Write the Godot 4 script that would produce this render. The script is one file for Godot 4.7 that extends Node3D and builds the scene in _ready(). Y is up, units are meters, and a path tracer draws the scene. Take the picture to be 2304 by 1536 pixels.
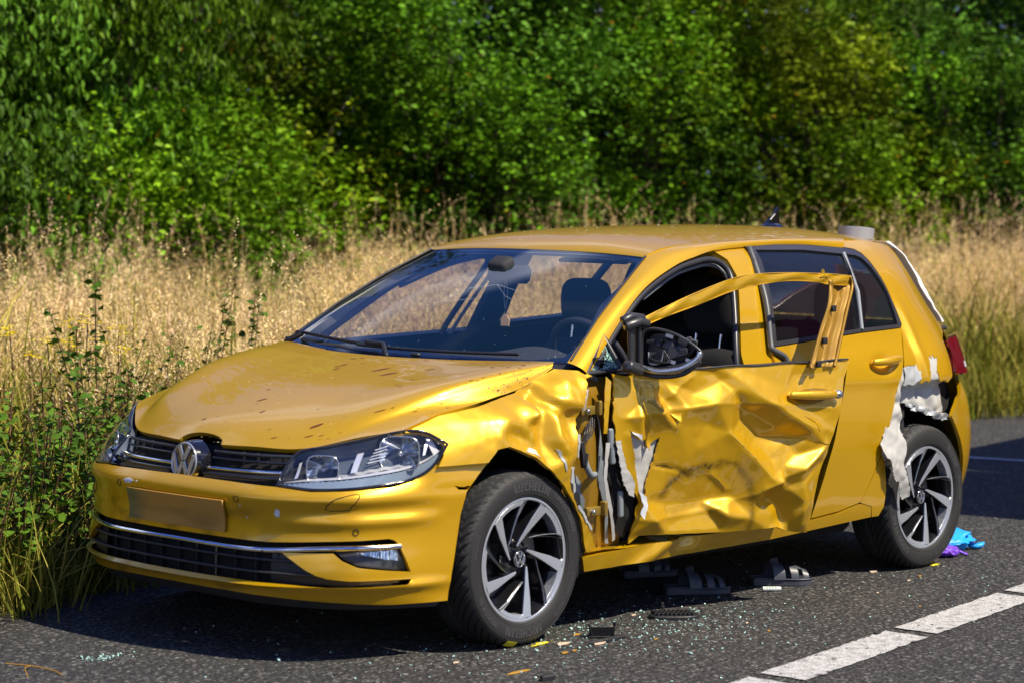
extends Node3D
# A damaged yellow hatchback on an asphalt road beside dry grass and a hedge. Car axes: x runs from the front axle to the rear, y up, +z is the car's left side.
const SUN := Vector3(0.17, 1.0, 0.70)
var M := {}
var rng := RandomNumberGenerator.new()
var crum := FastNoiseLite.new()
var fine := FastNoiseLite.new()
var used := {}

class MB:
	var v := PackedVector3Array()
	var n := PackedVector3Array()
	var uv := PackedVector2Array()
	var col := PackedColorArray()
	var ix := PackedInt32Array()
	var ids := {}
	var tp := PackedVector3Array()
	var tt := PackedInt32Array()
	var tc := PackedColorArray()
	var cmap = null
	# joins points and triangles; hint is the side that faces out (zero: worked out from the enclosed volume)
	func add(pts: PackedVector3Array, tris: PackedInt32Array, hint := Vector3.ZERO, c := Color.WHITE, uvs := PackedVector2Array(), cols := PackedColorArray()) -> void:
		var nn := PackedVector3Array()
		nn.resize(pts.size())
		var mid := Vector3.ZERO
		for p in pts: mid += p
		mid /= maxf(1.0, pts.size())
		var sum := 0.0
		for i in range(0, tris.size(), 3):
			var a := pts[tris[i]]
			var b := pts[tris[i + 1]]
			var d := pts[tris[i + 2]]
			var g := (b - a).cross(d - a)
			nn[tris[i]] += g
			nn[tris[i + 1]] += g
			nn[tris[i + 2]] += g
			sum += g.dot(hint) if hint != Vector3.ZERO else g.dot(a - mid)
		var s := 1.0 if sum >= 0.0 else -1.0
		var at := v.size()
		for i in pts.size():
			v.append(pts[i])
			var q := nn[i] * s
			n.append(q.normalized() if q.length_squared() > 1e-24 else Vector3.UP)
			uv.append(uvs[i] if uvs.size() else Vector2(pts[i].x, pts[i].y))
			col.append(cols[i] if cols.size() else c)
		for i in range(0, tris.size(), 3):
			ix.append(at + tris[i])
			if s > 0.0:
				ix.append(at + tris[i + 2])
				ix.append(at + tris[i + 1])
			else:
				ix.append(at + tris[i + 1])
				ix.append(at + tris[i + 2])
	func mesh() -> ArrayMesh:
		var a := []
		a.resize(Mesh.ARRAY_MAX)
		a[Mesh.ARRAY_VERTEX] = v
		a[Mesh.ARRAY_NORMAL] = n
		a[Mesh.ARRAY_TEX_UV] = uv
		a[Mesh.ARRAY_COLOR] = col
		a[Mesh.ARRAY_INDEX] = ix
		var m := ArrayMesh.new()
		if v.size(): m.add_surface_from_arrays(Mesh.PRIMITIVE_TRIANGLES, a)
		return m
	func face(q: Array, hint := Vector3.ZERO, c := Color.WHITE) -> void:
		var t := PackedInt32Array()
		for i in range(1, q.size() - 1):
			t.append(0)
			t.append(i)
			t.append(i + 1)
		add(PackedVector3Array(q), t, hint, c)
	func grid(nu: int, nv: int, f: Callable, hint := Vector3.ZERO, c := Color.WHITE) -> void:
		var p := PackedVector3Array()
		var t := PackedInt32Array()
		var u := PackedVector2Array()
		for j in nv + 1:
			for i in nu + 1:
				p.append(f.call(float(i) / nu, float(j) / nv))
				u.append(Vector2(float(i) / nu, float(j) / nv))
		for j in nv:
			for i in nu:
				var a := j * (nu + 1) + i
				for k in [a, a + 1, a + nu + 2, a, a + nu + 2, a + nu + 1]: t.append(k)
		add(p, t, hint, c, u)
	func box(c: Vector3, s: Vector3, b := Basis(), bev := 0.004, color := Color.WHITE) -> void:
		bev = minf(bev, minf(s.x, minf(s.y, s.z)) * 0.45)
		var h := s / 2.0
		var k := h - Vector3(bev, bev, bev)
		var id := {}
		var p := PackedVector3Array()
		for x in [-1, 1]:
			for y in [-1, 1]:
				for z in [-1, 1]:
					for ax in 3:
						var q := Vector3(k.x * x, k.y * y, k.z * z)
						q[ax] = h[ax] * [x, y, z][ax]
						id[Vector4i(x, y, z, ax)] = p.size()
						p.append(c + b * q)
		var t := PackedInt32Array()
		var quads := []
		for ax in 3:
			var o := [(ax + 1) % 3, (ax + 2) % 3]
			for s1 in [-1, 1]:
				var q := []
				for st in [[-1, -1], [1, -1], [1, 1], [-1, 1]]:
					var w := [0, 0, 0]
					w[ax] = s1
					w[o[0]] = st[0]
					w[o[1]] = st[1]
					q.append(id[Vector4i(w[0], w[1], w[2], ax)])
				quads.append(q if s1 > 0 else [q[3], q[2], q[1], q[0]])
			for s1 in [-1, 1]:
				for s2 in [-1, 1]:
					var q := []
					for e in [[-1, 0], [1, 0], [1, 1], [-1, 1]]:
						var w := [0, 0, 0]
						w[ax] = e[0]
						w[o[0]] = s1
						w[o[1]] = s2
						q.append(id[Vector4i(w[0], w[1], w[2], o[e[1]])])
					quads.append(q if s1 * s2 > 0 else [q[3], q[2], q[1], q[0]])
		for q in quads:
			for i in [0, 1, 2, 0, 2, 3]: t.append(q[i])
		for x in [-1, 1]:
			for y in [-1, 1]:
				for z in [-1, 1]:
					var q := [id[Vector4i(x, y, z, 0)], id[Vector4i(x, y, z, 1)], id[Vector4i(x, y, z, 2)]]
					if x * y * z < 0: q.reverse()
					for i in q: t.append(i)
		# orient every triangle outward on its own
		var mid := c
		for i in range(0, t.size(), 3):
			var g := (p[t[i + 1]] - p[t[i]]).cross(p[t[i + 2]] - p[t[i]])
			if g.dot((p[t[i]] + p[t[i + 1]] + p[t[i + 2]]) / 3.0 - mid) < 0.0:
				var w := t[i + 1]
				t[i + 1] = t[i + 2]
				t[i + 2] = w
		add(p, t, Vector3.ZERO, color)
	func tube(path: Array, r, sides := 8, closed := false, c := Color.WHITE, flat := 1.0) -> void:
		var p := PackedVector3Array()
		var t := PackedInt32Array()
		var m := path.size()
		var up := Vector3.UP
		var d0: Vector3 = path[1] - path[0]
		if absf(d0.normalized().dot(up)) > 0.9: up = Vector3.RIGHT
		for i in m:
			var d: Vector3
			if closed: d = path[(i + 1) % m] - path[(i + m - 1) % m]
			else: d = path[mini(i + 1, m - 1)] - path[maxi(i - 1, 0)]
			d = d.normalized()
			var a := d.cross(up).normalized()
			var b := a.cross(d).normalized()
			up = b
			var rr: float = r[i] if r is Array else r
			for k in sides:
				var th := TAU * k / sides
				p.append(path[i] + (a * cos(th) + b * sin(th) * flat) * rr)
		var rings := m if closed else m - 1
		for i in rings:
			for k in sides:
				var a := i * sides + k
				var b := i * sides + (k + 1) % sides
				var cc := ((i + 1) % m) * sides + k
				var d := ((i + 1) % m) * sides + (k + 1) % sides
				for q in [a, b, d, a, d, cc]: t.append(q)
		if not closed:
			for e in [0, m - 1]:
				var at := p.size()
				p.append(path[e])
				for k in sides:
					var a: int = e * sides + k
					var b: int = e * sides + (k + 1) % sides
					for q in ([at, b, a] if e == 0 else [at, a, b]): t.append(q)
		add(p, t, Vector3.ZERO, c)
	# profile of (radius, along) turned about local z
	func lathe(prof: Array, xf: Transform3D, segs := 48, c := Color.WHITE, sharp := false) -> void:
		var runs := []
		if sharp:
			for i in prof.size() - 1: runs.append([prof[i], prof[i + 1]])
		else: runs.append(prof)
		for run in runs:
			var p := PackedVector3Array()
			var t := PackedInt32Array()
			for i in run.size():
				for k in segs:
					var th := TAU * k / segs
					p.append(xf * Vector3(run[i].x * cos(th), run[i].x * sin(th), run[i].y))
			for i in run.size() - 1:
				for k in segs:
					var a: int = i * segs + k
					var b: int = i * segs + (k + 1) % segs
					for q in [a, b, b + segs, a, b + segs, a + segs]: t.append(q)
			add(p, t, Vector3.ZERO, c)
	# polygon in local xy pushed out to depth along local z
	func prism(poly: PackedVector2Array, depth: float, xf: Transform3D, bev := 0.0, c := Color.WHITE, dish = null) -> void:
		if Geometry2D.is_polygon_clockwise(poly): poly.reverse()
		var m := poly.size()
		var inner := PackedVector2Array()
		for i in m:
			var e1 := (poly[i] - poly[(i + m - 1) % m]).normalized()
			var e2 := (poly[(i + 1) % m] - poly[i]).normalized()
			var q := Vector2(-e1.y - e2.y, e1.x + e2.x).normalized()
			inner.append(poly[i] + q * bev)
		var tri := Geometry2D.triangulate_polygon(inner)
		var up := xf.basis.z
		var top := PackedVector3Array()
		var mids := PackedVector3Array()
		var low := PackedVector3Array()
		for i in m:
			var dz: float = dish.call(poly[i]) if dish != null else 0.0
			top.append(xf * Vector3(inner[i].x, inner[i].y, depth + dz))
			mids.append(xf * Vector3(poly[i].x, poly[i].y, depth - bev + dz))
			low.append(xf * Vector3(poly[i].x, poly[i].y, 0.0))
		add(top, tri, up, c)
		var mp := xf * Vector3(0, 0, 0)
		for i in m:
			var j := (i + 1) % m
			var e := poly[j] - poly[i]
			var out := xf.basis * Vector3(e.y, -e.x, 0)
			if bev > 0.0: face([mids[i], mids[j], top[j], top[i]], out, c)
			face([low[i], low[j], mids[j], mids[i]], out, c)
		add(low, Geometry2D.triangulate_polygon(poly), -up, c)
	func pt(p: Vector2, map: Callable) -> int:
		var k := Vector2i(roundi(p.x * 20000.0), roundi(p.y * 20000.0))
		if not ids.has(k):
			ids[k] = tp.size()
			tp.append(map.call(p))
			if cmap != null: tc.append(cmap.call(p))
		return ids[k]
	# a sheet cut to a polygon of surface coordinates, with turned-in edges of depth thick
	func panel(poly: PackedVector2Array, holes: Array, step: Vector2, map: Callable, hint: Vector3, thick := 0.012, c := Color.WHITE) -> void:
		ids = {}
		tp = PackedVector3Array()
		tt = PackedInt32Array()
		tc = PackedColorArray()
		var lo := poly[0]
		var hi := poly[0]
		for p in poly:
			lo = lo.min(p)
			hi = hi.max(p)
		var nx := maxi(1, ceili((hi.x - lo.x) / step.x))
		var ny := maxi(1, ceili((hi.y - lo.y) / step.y))
		step = Vector2((hi.x - lo.x) / nx, (hi.y - lo.y) / ny)
		var mark := PackedByteArray()
		mark.resize(nx * ny)
		for lp in [poly] + holes:
			for i in lp.size():
				var a: Vector2 = lp[i]
				var b: Vector2 = lp[(i + 1) % lp.size()]
				var k := maxi(1, ceili(((b - a) / step).length() * 6.0))
				for j in k + 1:
					var q := ((a.lerp(b, float(j) / k) - lo) / step)
					var x := clampi(int(q.x), 0, nx - 1)
					var y := clampi(int(q.y), 0, ny - 1)
					mark[y * nx + x] = 1
					if q.x - x < 0.03 and x > 0: mark[y * nx + x - 1] = 1
					if q.y - y < 0.03 and y > 0: mark[(y - 1) * nx + x] = 1
		for y in ny:
			for x in nx:
				var a := lo + Vector2(x, y) * step
				var cell := PackedVector2Array([a, a + Vector2(step.x, 0), a + step, a + Vector2(0, step.y)])
				if mark[y * nx + x] == 0:
					var m := a + step / 2.0
					if not Geometry2D.is_point_in_polygon(m, poly): continue
					var gone := false
					for h in holes: gone = gone or Geometry2D.is_point_in_polygon(m, h)
					if gone: continue
					var q := [pt(cell[0], map), pt(cell[1], map), pt(cell[2], map), pt(cell[3], map)]
					for i in [0, 1, 2, 0, 2, 3]: tt.append(q[i])
				else:
					var big := PackedVector2Array()
					var src := PackedVector2Array()
					for p in cell: big.append((p - lo) / step)
					for p in poly: src.append((p - lo) / step)
					var parts := Geometry2D.intersect_polygons(big, src)
					for h in holes:
						var hs := PackedVector2Array()
						for p in h: hs.append((p - lo) / step)
						var left := []
						for p in parts:
							for q in Geometry2D.clip_polygons(p, hs): left.append(q)
						parts.assign(left)
					for p in parts:
						var tr := Geometry2D.triangulate_polygon(p)
						for i in range(0, tr.size(), 3):
							var w := [p[tr[i]], p[tr[i + 1]], p[tr[i + 2]]]
							var ar: float = (w[1] - w[0]).cross(w[2] - w[0])
							if absf(ar) < 1e-7: continue
							if ar < 0.0: w.reverse()
							for q in w: tt.append(pt(lo + q * step, map))
		if tt.is_empty(): return
		add(tp, tt, hint, c, PackedVector2Array(), tc)
		if thick == 0.0: return
		var e := step * 0.05
		for lp in [poly] + holes:
			var ring := []
			for i in lp.size():
				var a: Vector2 = lp[i]
				var b: Vector2 = lp[(i + 1) % lp.size()]
				var k := maxi(1, ceili(((b - a) / step).length()))
				for j in k: ring.append(a.lerp(b, float(j) / k))
			var p := PackedVector3Array()
			var t := PackedInt32Array()
			for q in ring:
				var w: Vector3 = map.call(q)
				var g: Vector3 = (map.call(q + Vector2(e.x, 0)) - w).cross(map.call(q + Vector2(0, e.y)) - w).normalized()
				if g.dot(hint) < 0.0: g = -g
				p.append(w)
				p.append(w - g * thick)
			var m := ring.size()
			for i in m:
				var a := i * 2
				var b := ((i + 1) % m) * 2
				for q in [a, b, b + 1, a, b + 1, a + 1]: t.append(q)
			add(p, t, Vector3.ZERO, c)

func numbered(s: String) -> String:
	if not used.has(s):
		used[s] = 0
		return s
	used[s] += 1
	return "%s_%03d" % [s, used[s]]

func tag(o: Node, label: String, category: String, group := "", kind := "") -> Node:
	if label: o.set_meta("label", label)
	if category: o.set_meta("category", category)
	if group: o.set_meta("group", group)
	if kind: o.set_meta("kind", kind)
	return o

func root(s: String, label: String, category: String, at := Vector3.ZERO, group := "", turn := 0.0) -> Node3D:
	var o := Node3D.new()
	o.name = numbered(s)
	add_child(o)
	o.position = at
	o.rotation.y = turn
	tag(o, label, category, group)
	return o

func obj(s: String, b: MB, m: Material, parent: Node = null, label := "") -> MeshInstance3D:
	var o := MeshInstance3D.new()
	o.mesh = b.mesh()
	o.material_override = m
	var par: Node = parent if parent else self
	if parent == null: o.name = numbered(s)
	else:
		var nm := s
		var k := 0
		while par.has_node(NodePath(nm)):
			k += 1
			nm = "%s_%03d" % [s, k]
		o.name = nm
	par.add_child(o, true)
	if label: o.set_meta("label", label)
	return o

func hang(s: String, parent: Node, at := Vector3.ZERO) -> Node3D:
	var o := Node3D.new()
	var nm := s
	var k := 0
	while parent.has_node(NodePath(nm)):
		k += 1
		nm = "%s_%03d" % [s, k]
	o.name = nm
	parent.add_child(o, true)
	o.position = at
	return o

func mm(s: String, mesh: Mesh, xs: Array, cols: PackedColorArray, m: Material, parent: Node = null, kind := "") -> MultiMeshInstance3D:
	var k := MultiMesh.new()
	k.transform_format = MultiMesh.TRANSFORM_3D
	k.use_colors = cols.size() > 0
	k.mesh = mesh
	k.instance_count = xs.size()
	for i in xs.size():
		k.set_instance_transform(i, xs[i])
		if cols.size(): k.set_instance_color(i, cols[i])
	var o := MultiMeshInstance3D.new()
	o.multimesh = k
	o.material_override = m
	o.name = numbered(s) if parent == null else s
	(parent if parent else self).add_child(o, true)
	if kind: o.set_meta("kind", kind)
	return o

func V2(a: Array) -> PackedVector2Array:
	var p := PackedVector2Array()
	for i in range(0, a.size(), 2): p.append(Vector2(a[i], a[i + 1]))
	return p

func V3(a: Array) -> Array:
	var p := []
	for i in range(0, a.size(), 3): p.append(Vector3(a[i], a[i + 1], a[i + 2]))
	return p

# smooth curve through points, t from 0 to 1 over their count
func spl(p: Array, t: float):
	var n := p.size()
	var x := clampf(t, 0.0, 1.0) * (n - 1)
	var i := mini(int(x), n - 2)
	var f := x - i
	var a = p[maxi(i - 1, 0)]
	var b = p[i]
	var c = p[i + 1]
	var d = p[mini(i + 2, n - 1)]
	if i == 0: a = b * 2.0 - c
	if i == n - 2: d = c * 2.0 - b
	return (b * 2.0 + (c - a) * f + (a * 2.0 - b * 5.0 + c * 4.0 - d) * f * f + (b * 3.0 - a - c * 3.0 + d) * f * f * f) * 0.5

func curve(p: Array, k: int) -> Array:
	var r := []
	for i in k + 1: r.append(spl(p, float(i) / k))
	return r

func smooth_poly(a: Array, k := 4) -> PackedVector2Array:
	var p := []
	for q in V2(a): p.append(q)
	var n := p.size()
	var r := PackedVector2Array()
	for i in n:
		for j in k:
			var f := float(j) / k
			var q0: Vector2 = p[(i + n - 1) % n]
			var q1: Vector2 = p[i]
			var q2: Vector2 = p[(i + 1) % n]
			var q3: Vector2 = p[(i + 2) % n]
			r.append((q1 * 2.0 + (q2 - q0) * f + (q0 * 2.0 - q1 * 5.0 + q2 * 4.0 - q3) * f * f + (q1 * 3.0 - q0 - q2 * 3.0 + q3) * f * f * f) * 0.5)
	return r

# jagged torn edge through points
func torn(a: Array, amp: float, seg: float, shut := false) -> PackedVector2Array:
	var p := V2(a)
	var r := PackedVector2Array()
	var last := p.size() if shut else p.size() - 1
	for i in last:
		var q0 := p[i]
		var q1 := p[(i + 1) % p.size()]
		var k := maxi(1, roundi(q0.distance_to(q1) / seg))
		var nn := (q1 - q0).normalized().orthogonal()
		for j in k:
			var o := 0.0 if j == 0 else rng.randf_range(-amp, amp)
			r.append(q0.lerp(q1, (j + (0.0 if j == 0 else rng.randf_range(-0.3, 0.3))) / k) + nn * o)
	if not shut: r.append(p[p.size() - 1])
	return r

func herm(xs: Array, ys, x: float) -> float:
	var n := xs.size()
	var i := 0
	while i < n - 2 and x > xs[i + 1]: i += 1
	var h: float = xs[i + 1] - xs[i]
	var t: float = (x - xs[i]) / h
	var s := (ys[i + 1] - ys[i]) / h as float
	var m0 := s
	var m1 := s
	if i > 0:
		var w0: float = xs[i] - xs[i - 1]
		m0 = ((ys[i] - ys[i - 1]) / w0 * h + s * w0) / (h + w0)
	if i < n - 2:
		var w1: float = xs[i + 2] - xs[i + 1]
		m1 = ((ys[i + 2] - ys[i + 1]) / w1 * h + s * w1) / (h + w1)
	if t < 0.0: return ys[i] + m0 * (x - xs[i])
	if t > 1.0: return ys[i + 1] + m1 * (x - xs[i + 1])
	var t2 := t * t
	var t3 := t2 * t
	return (2 * t3 - 3 * t2 + 1) * ys[i] + (t3 - 2 * t2 + t) * m0 * h + (3 * t2 - 2 * t3) * ys[i + 1] + (t3 - t2) * m1 * h

func line_dist(p: Vector2, l: PackedVector2Array) -> float:
	var d := 1e9
	for i in l.size() - 1: d = minf(d, p.distance_squared_to(Geometry2D.get_closest_point_to_segment(p, l[i], l[i + 1])))
	return sqrt(d)

func lin(r: float, g: float, b: float, a := 1.0) -> Color:
	var c := Color(r, g, b).linear_to_srgb()
	c.a = a
	return c

func mat(key: String, c: Color, rough := 0.6, metal := 0.0, coat := 0.0) -> StandardMaterial3D:
	var m := StandardMaterial3D.new()
	m.resource_name = key
	m.albedo_color = c
	m.roughness = rough
	m.metallic = metal
	if coat > 0.0:
		m.clearcoat_enabled = true
		m.clearcoat = coat
		m.clearcoat_roughness = 0.02
	m.cull_mode = BaseMaterial3D.CULL_DISABLED
	M[key] = m
	return m

func noise_tex(freq: float, size: int, kind: int, octaves: int, ramp: Gradient, normal := false, bump := 4.0, sd := 1) -> NoiseTexture2D:
	var f := FastNoiseLite.new()
	f.noise_type = kind
	f.frequency = freq
	f.fractal_octaves = octaves
	f.seed = sd
	var t := NoiseTexture2D.new()
	t.width = size
	t.height = size
	t.seamless = true
	t.noise = f
	t.as_normal_map = normal
	t.bump_strength = bump
	if ramp: t.color_ramp = ramp
	return t

func ramp(stops: Array) -> Gradient:
	var g := Gradient.new()
	var o := PackedFloat32Array()
	var c := PackedColorArray()
	for s in stops:
		o.append(s[0])
		c.append(s[1])
	g.offsets = o
	g.colors = c
	return g

func word(b: MB, text: String, size: float, depth: float, place: Callable, fontname := "Droid Sans", weight := 700) -> void:
	var f := SystemFont.new()
	f.font_names = PackedStringArray([fontname])
	f.font_weight = weight
	var t := TextMesh.new()
	t.font = f
	t.text = text
	t.font_size = 32
	t.pixel_size = size / 24.0
	t.depth = depth
	t.curve_step = 4.0
	var a := t.get_mesh_arrays()
	var p := PackedVector3Array()
	var hint := Vector3.ZERO
	for q in a[Mesh.ARRAY_VERTEX]: p.append(place.call(q))
	var at := b.v.size()
	for i in p.size():
		b.v.append(p[i])
		var q: Vector3 = a[Mesh.ARRAY_VERTEX][i]
		var e: Vector3 = a[Mesh.ARRAY_NORMAL][i]
		b.n.append((place.call(q + e * 0.001) - p[i]).normalized())
		b.uv.append(Vector2.ZERO)
		b.col.append(Color.WHITE)
	for i in a[Mesh.ARRAY_INDEX]: b.ix.append(at + i)

func _ready() -> void:
	rng.seed = 7
	crum.seed = 3
	crum.frequency = 3.2
	crum.fractal_octaves = 2
	fine.seed = 9
	fine.frequency = 14.0
	fine.fractal_octaves = 2
	# camera: an 85 mm lens at eye height, in front of the car and to its left
	var cam := Camera3D.new()
	cam.name = "camera"
	cam.transform = Transform3D(Basis(Vector3(0.675383, 0.012363, 0.737364), Vector3(0.037202, 0.998015, -0.050809), Vector3(-0.736528, 0.061747, 0.673582)).orthonormalized(), Vector3(-6.3387, 1.6168, 6.5945))
	var lens := CameraAttributesPhysical.new()
	lens.frustum_focal_length = 85.0
	lens.frustum_focus_distance = 9.6
	lens.frustum_near = 0.1
	lens.frustum_far = 900.0
	lens.exposure_aperture = 3.0
	cam.attributes = lens
	cam.fov = 16.07
	cam.near = 0.1
	cam.far = 900.0
	add_child(cam)
	cam.current = true
	var we := WorldEnvironment.new()
	we.name = "environment"
	var env := Environment.new()
	env.background_mode = Environment.BG_SKY
	env.tonemap_mode = Environment.TONE_MAPPER_LINEAR
	env.tonemap_exposure = 1.58
	env.sdfgi_enabled = true
	env.ssao_enabled = true
	env.ssil_enabled = true
	var sk := ProceduralSkyMaterial.new()
	sk.sky_top_color = Color(0.22, 0.42, 0.86)
	sk.sky_horizon_color = Color(0.62, 0.74, 0.88)
	sk.sky_curve = 0.13
	sk.sky_energy_multiplier = 0.70
	sk.ground_bottom_color = Color(0.12, 0.13, 0.1)
	sk.ground_horizon_color = Color(0.4, 0.45, 0.42)
	sk.sky_cover = clouds()
	sk.sky_cover_modulate = Color(1.3, 1.3, 1.3, 1)
	var sky := Sky.new()
	sky.sky_material = sk
	env.sky = sky
	we.environment = env
	add_child(we)
	var sun := DirectionalLight3D.new()
	sun.name = "sun"
	sun.light_color = Color(1.0, 0.955, 0.87)
	sun.light_energy = 1.5
	sun.light_angular_distance = 0.5
	sun.shadow_enabled = true
	sun.sky_mode = DirectionalLight3D.SKY_MODE_LIGHT_ONLY
	add_child(sun)
	sun.look_at_from_position(SUN * 40.0, Vector3.ZERO, Vector3.UP)
	materials()
	ground()
	car()
	litter()
	plants()
	fire_engine()

func clouds() -> ImageTexture:
	var f := FastNoiseLite.new()
	f.noise_type = FastNoiseLite.TYPE_SIMPLEX_SMOOTH
	f.frequency = 1.6
	f.fractal_octaves = 3
	f.seed = 12
	var im := Image.create_empty(512, 256, false, Image.FORMAT_RGBA8)
	for y in 256:
		var el := (0.5 - (y + 0.5) / 256.0) * PI
		for x in 512:
			var az := (x + 0.5) / 512.0 * TAU
			var d := Vector3(cos(el) * cos(az), sin(el), cos(el) * sin(az))
			var k := smoothstep(-0.30 + 0.6 * d.y, 0.46 + 0.6 * d.y, f.get_noise_3d(d.x, d.y * 2.2, d.z)) * clampf(d.y * 9.0, 0.0, 1.0)
			im.set_pixel(x, y, Color(0.93, 0.95, 0.98, k * 0.85))
	return ImageTexture.create_from_image(im)

func materials() -> void:
	mat("paint", lin(0.64, 0.365, 0.002), 0.36, 0.45, 0.75)
	M["paint"].vertex_color_use_as_albedo = true
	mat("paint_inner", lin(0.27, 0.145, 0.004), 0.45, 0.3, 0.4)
	mat("hinge", lin(0.26, 0.17, 0.03), 0.4, 0.4)
	mat("primer", lin(0.44, 0.435, 0.41), 0.45, 0.0, 0.3)
	mat("steel_torn", lin(0.50, 0.52, 0.52), 0.35, 0.35)
	mat("grey_inner", lin(0.22, 0.25, 0.27), 0.5, 0.2)
	mat("black", lin(0.012, 0.012, 0.013), 0.55)
	mat("black_gloss", lin(0.008, 0.008, 0.01), 0.12, 0.0, 0.8)
	mat("black_trim", lin(0.028, 0.028, 0.032), 0.36)
	mat("plastic", lin(0.016, 0.016, 0.018), 0.5)
	mat("rubber", lin(0.016, 0.016, 0.016), 0.68)
	mat("tyre_text", lin(0.048, 0.048, 0.05), 0.6)
	mat("void", lin(0.004, 0.004, 0.004), 0.9)
	mat("alloy", lin(0.46, 0.49, 0.54), 0.36, 0.6, 0.3)
	mat("rim_black", lin(0.010, 0.010, 0.012), 0.22, 0.0, 1.0)
	mat("disc", lin(0.25, 0.24, 0.23), 0.4, 0.8)
	mat("lamp_silver", lin(0.78, 0.80, 0.84), 0.22, 0.55)
	mat("lamp_strip", lin(0.20, 0.26, 0.34), 0.2)
	mat("lamp_house", lin(0.07, 0.09, 0.125), 0.2)
	mat("chrome", lin(0.78, 0.79, 0.80), 0.06, 1.0)
	mat("silver", lin(0.55, 0.57, 0.60), 0.25, 0.9)
	mat("interior", lin(0.018, 0.019, 0.022), 0.8)
	mat("fabric", lin(0.022, 0.023, 0.026), 0.95)
	mat("headliner", lin(0.32, 0.33, 0.33), 0.9)
	mat("trim_grey", lin(0.20, 0.22, 0.24), 0.6)
	mat("chip_tan", lin(0.62, 0.48, 0.20), 0.7)
	mat("badge", lin(0.50, 0.52, 0.55), 0.25, 0.6)
	mat("road_dark", lin(0.10, 0.098, 0.095), 0.9)
	mat("seal_grey", lin(0.07, 0.075, 0.08), 0.45)
	mat("mirror_grey", lin(0.06, 0.06, 0.065), 0.45)
	mat("orange_lens", lin(0.7, 0.2, 0.02), 0.3)
	mat("red_lens", lin(0.10, 0.003, 0.005), 0.08, 0.0, 1.0)
	mat("white_lens", lin(0.6, 0.6, 0.62), 0.1, 0.0, 0.8)
	mat("blood", lin(0.10, 0.016, 0.005), 0.35)
	mat("dirt_white", lin(0.62, 0.63, 0.66), 0.6)
	mat("plate", lin(0.46, 0.235, 0.045), 0.5)
	mat("tape", lin(0.36, 0.37, 0.39), 0.35, 0.3)
	mat("sheet", lin(0.75, 0.77, 0.80), 0.45)
	M["sheet"].backlight_enabled = true
	M["sheet"].backlight = Color(0.3, 0.3, 0.3)
	mat("card", lin(0.36, 0.24, 0.13), 0.9)
	mat("wood", lin(0.55, 0.42, 0.30), 0.8)
	mat("ochre", lin(0.42, 0.22, 0.02), 0.5)
	mat("yellow_spray", lin(0.72, 0.62, 0.02), 0.9)
	mat("glove_blue", lin(0.015, 0.34, 0.90), 0.4)
	mat("glove_violet", lin(0.16, 0.05, 0.55), 0.45)
	mat("sandal", lin(0.055, 0.060, 0.075), 0.42)
	mat("white_plastic", lin(0.7, 0.72, 0.7), 0.4)
	mat("green_print", lin(0.1, 0.4, 0.12), 0.5)
	mat("road_paint", lin(0.40, 0.40, 0.39), 0.85)
	mat("fire_red", lin(0.42, 0.012, 0.01), 0.3, 0.0, 0.8)
	for k in [["glass_screen", 0.06, lin(0.03, 0.12, 0.14)], ["glass_clear", 0.30, lin(0.14, 0.42, 0.28)], ["glass_dark", 0.45, lin(0.01, 0.014, 0.016)], ["glass_lamp", 0.004, lin(0.5, 0.5, 0.5)]]:
		var m := mat(k[0], k[2], 0.02)
		m.transparency = BaseMaterial3D.TRANSPARENCY_ALPHA
		m.albedo_color.a = k[1]
		m.metallic_specular = 0.6
	var shard := mat("shard", lin(0.42, 0.66, 0.60), 0.08)
	shard.metallic_specular = 0.7
	for k in ["leaf", "leaf_weed", "straw", "petal", "seed"]:
		var m := mat(k, Color.WHITE, 0.45 if k == "leaf" else 0.6)
		m.vertex_color_use_as_albedo = true
		m.metallic_specular = 0.22
		m.backlight_enabled = true
		m.backlight = Color(0.55, 0.55, 0.45) if k != "straw" else Color(0.35, 0.35, 0.3)
	mat("bark", lin(0.07, 0.05, 0.035), 0.9)
	mat("red_stem", lin(0.10, 0.04, 0.025), 0.7)
	# asphalt: stones in dark binder, worn light and dark patches come from the sheet's vertex colours
	var a := mat("asphalt", Color.WHITE, 0.86)
	a.vertex_color_use_as_albedo = true
	a.albedo_texture = aggregate()
	a.normal_enabled = true
	a.normal_scale = 1.6
	a.normal_texture = noise_tex(0.075, 1024, FastNoiseLite.TYPE_CELLULAR, 2, null, true, 7.0, 5)
	a.uv1_triplanar = true
	a.uv1_world_triplanar = true
	a.uv1_scale = Vector3.ONE * 0.46
	var rp: StandardMaterial3D = M["road_paint"]
	rp.albedo_texture = noise_tex(0.02, 512, FastNoiseLite.TYPE_SIMPLEX_SMOOTH, 5, ramp([[0.0, lin(0.20, 0.20, 0.195)], [0.42, lin(0.38, 0.38, 0.37)], [1.0, lin(0.52, 0.52, 0.51)]]))
	rp.albedo_color = Color.WHITE
	rp.normal_enabled = true
	rp.normal_texture = noise_tex(0.09, 512, FastNoiseLite.TYPE_CELLULAR, 2, null, true, 5.0, 8)
	rp.uv1_triplanar = true
	rp.uv1_world_triplanar = true
	rp.uv1_scale = Vector3.ONE * 1.7
	var so := mat("soil", Color.WHITE, 0.95)
	so.albedo_texture = noise_tex(0.03, 512, FastNoiseLite.TYPE_SIMPLEX, 5, ramp([[0.0, lin(0.03, 0.035, 0.008)], [0.5, lin(0.08, 0.085, 0.022)], [1.0, lin(0.18, 0.15, 0.06)]]))
	so.uv1_triplanar = true
	so.uv1_world_triplanar = true
	so.uv1_scale = Vector3.ONE * 0.8

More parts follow.
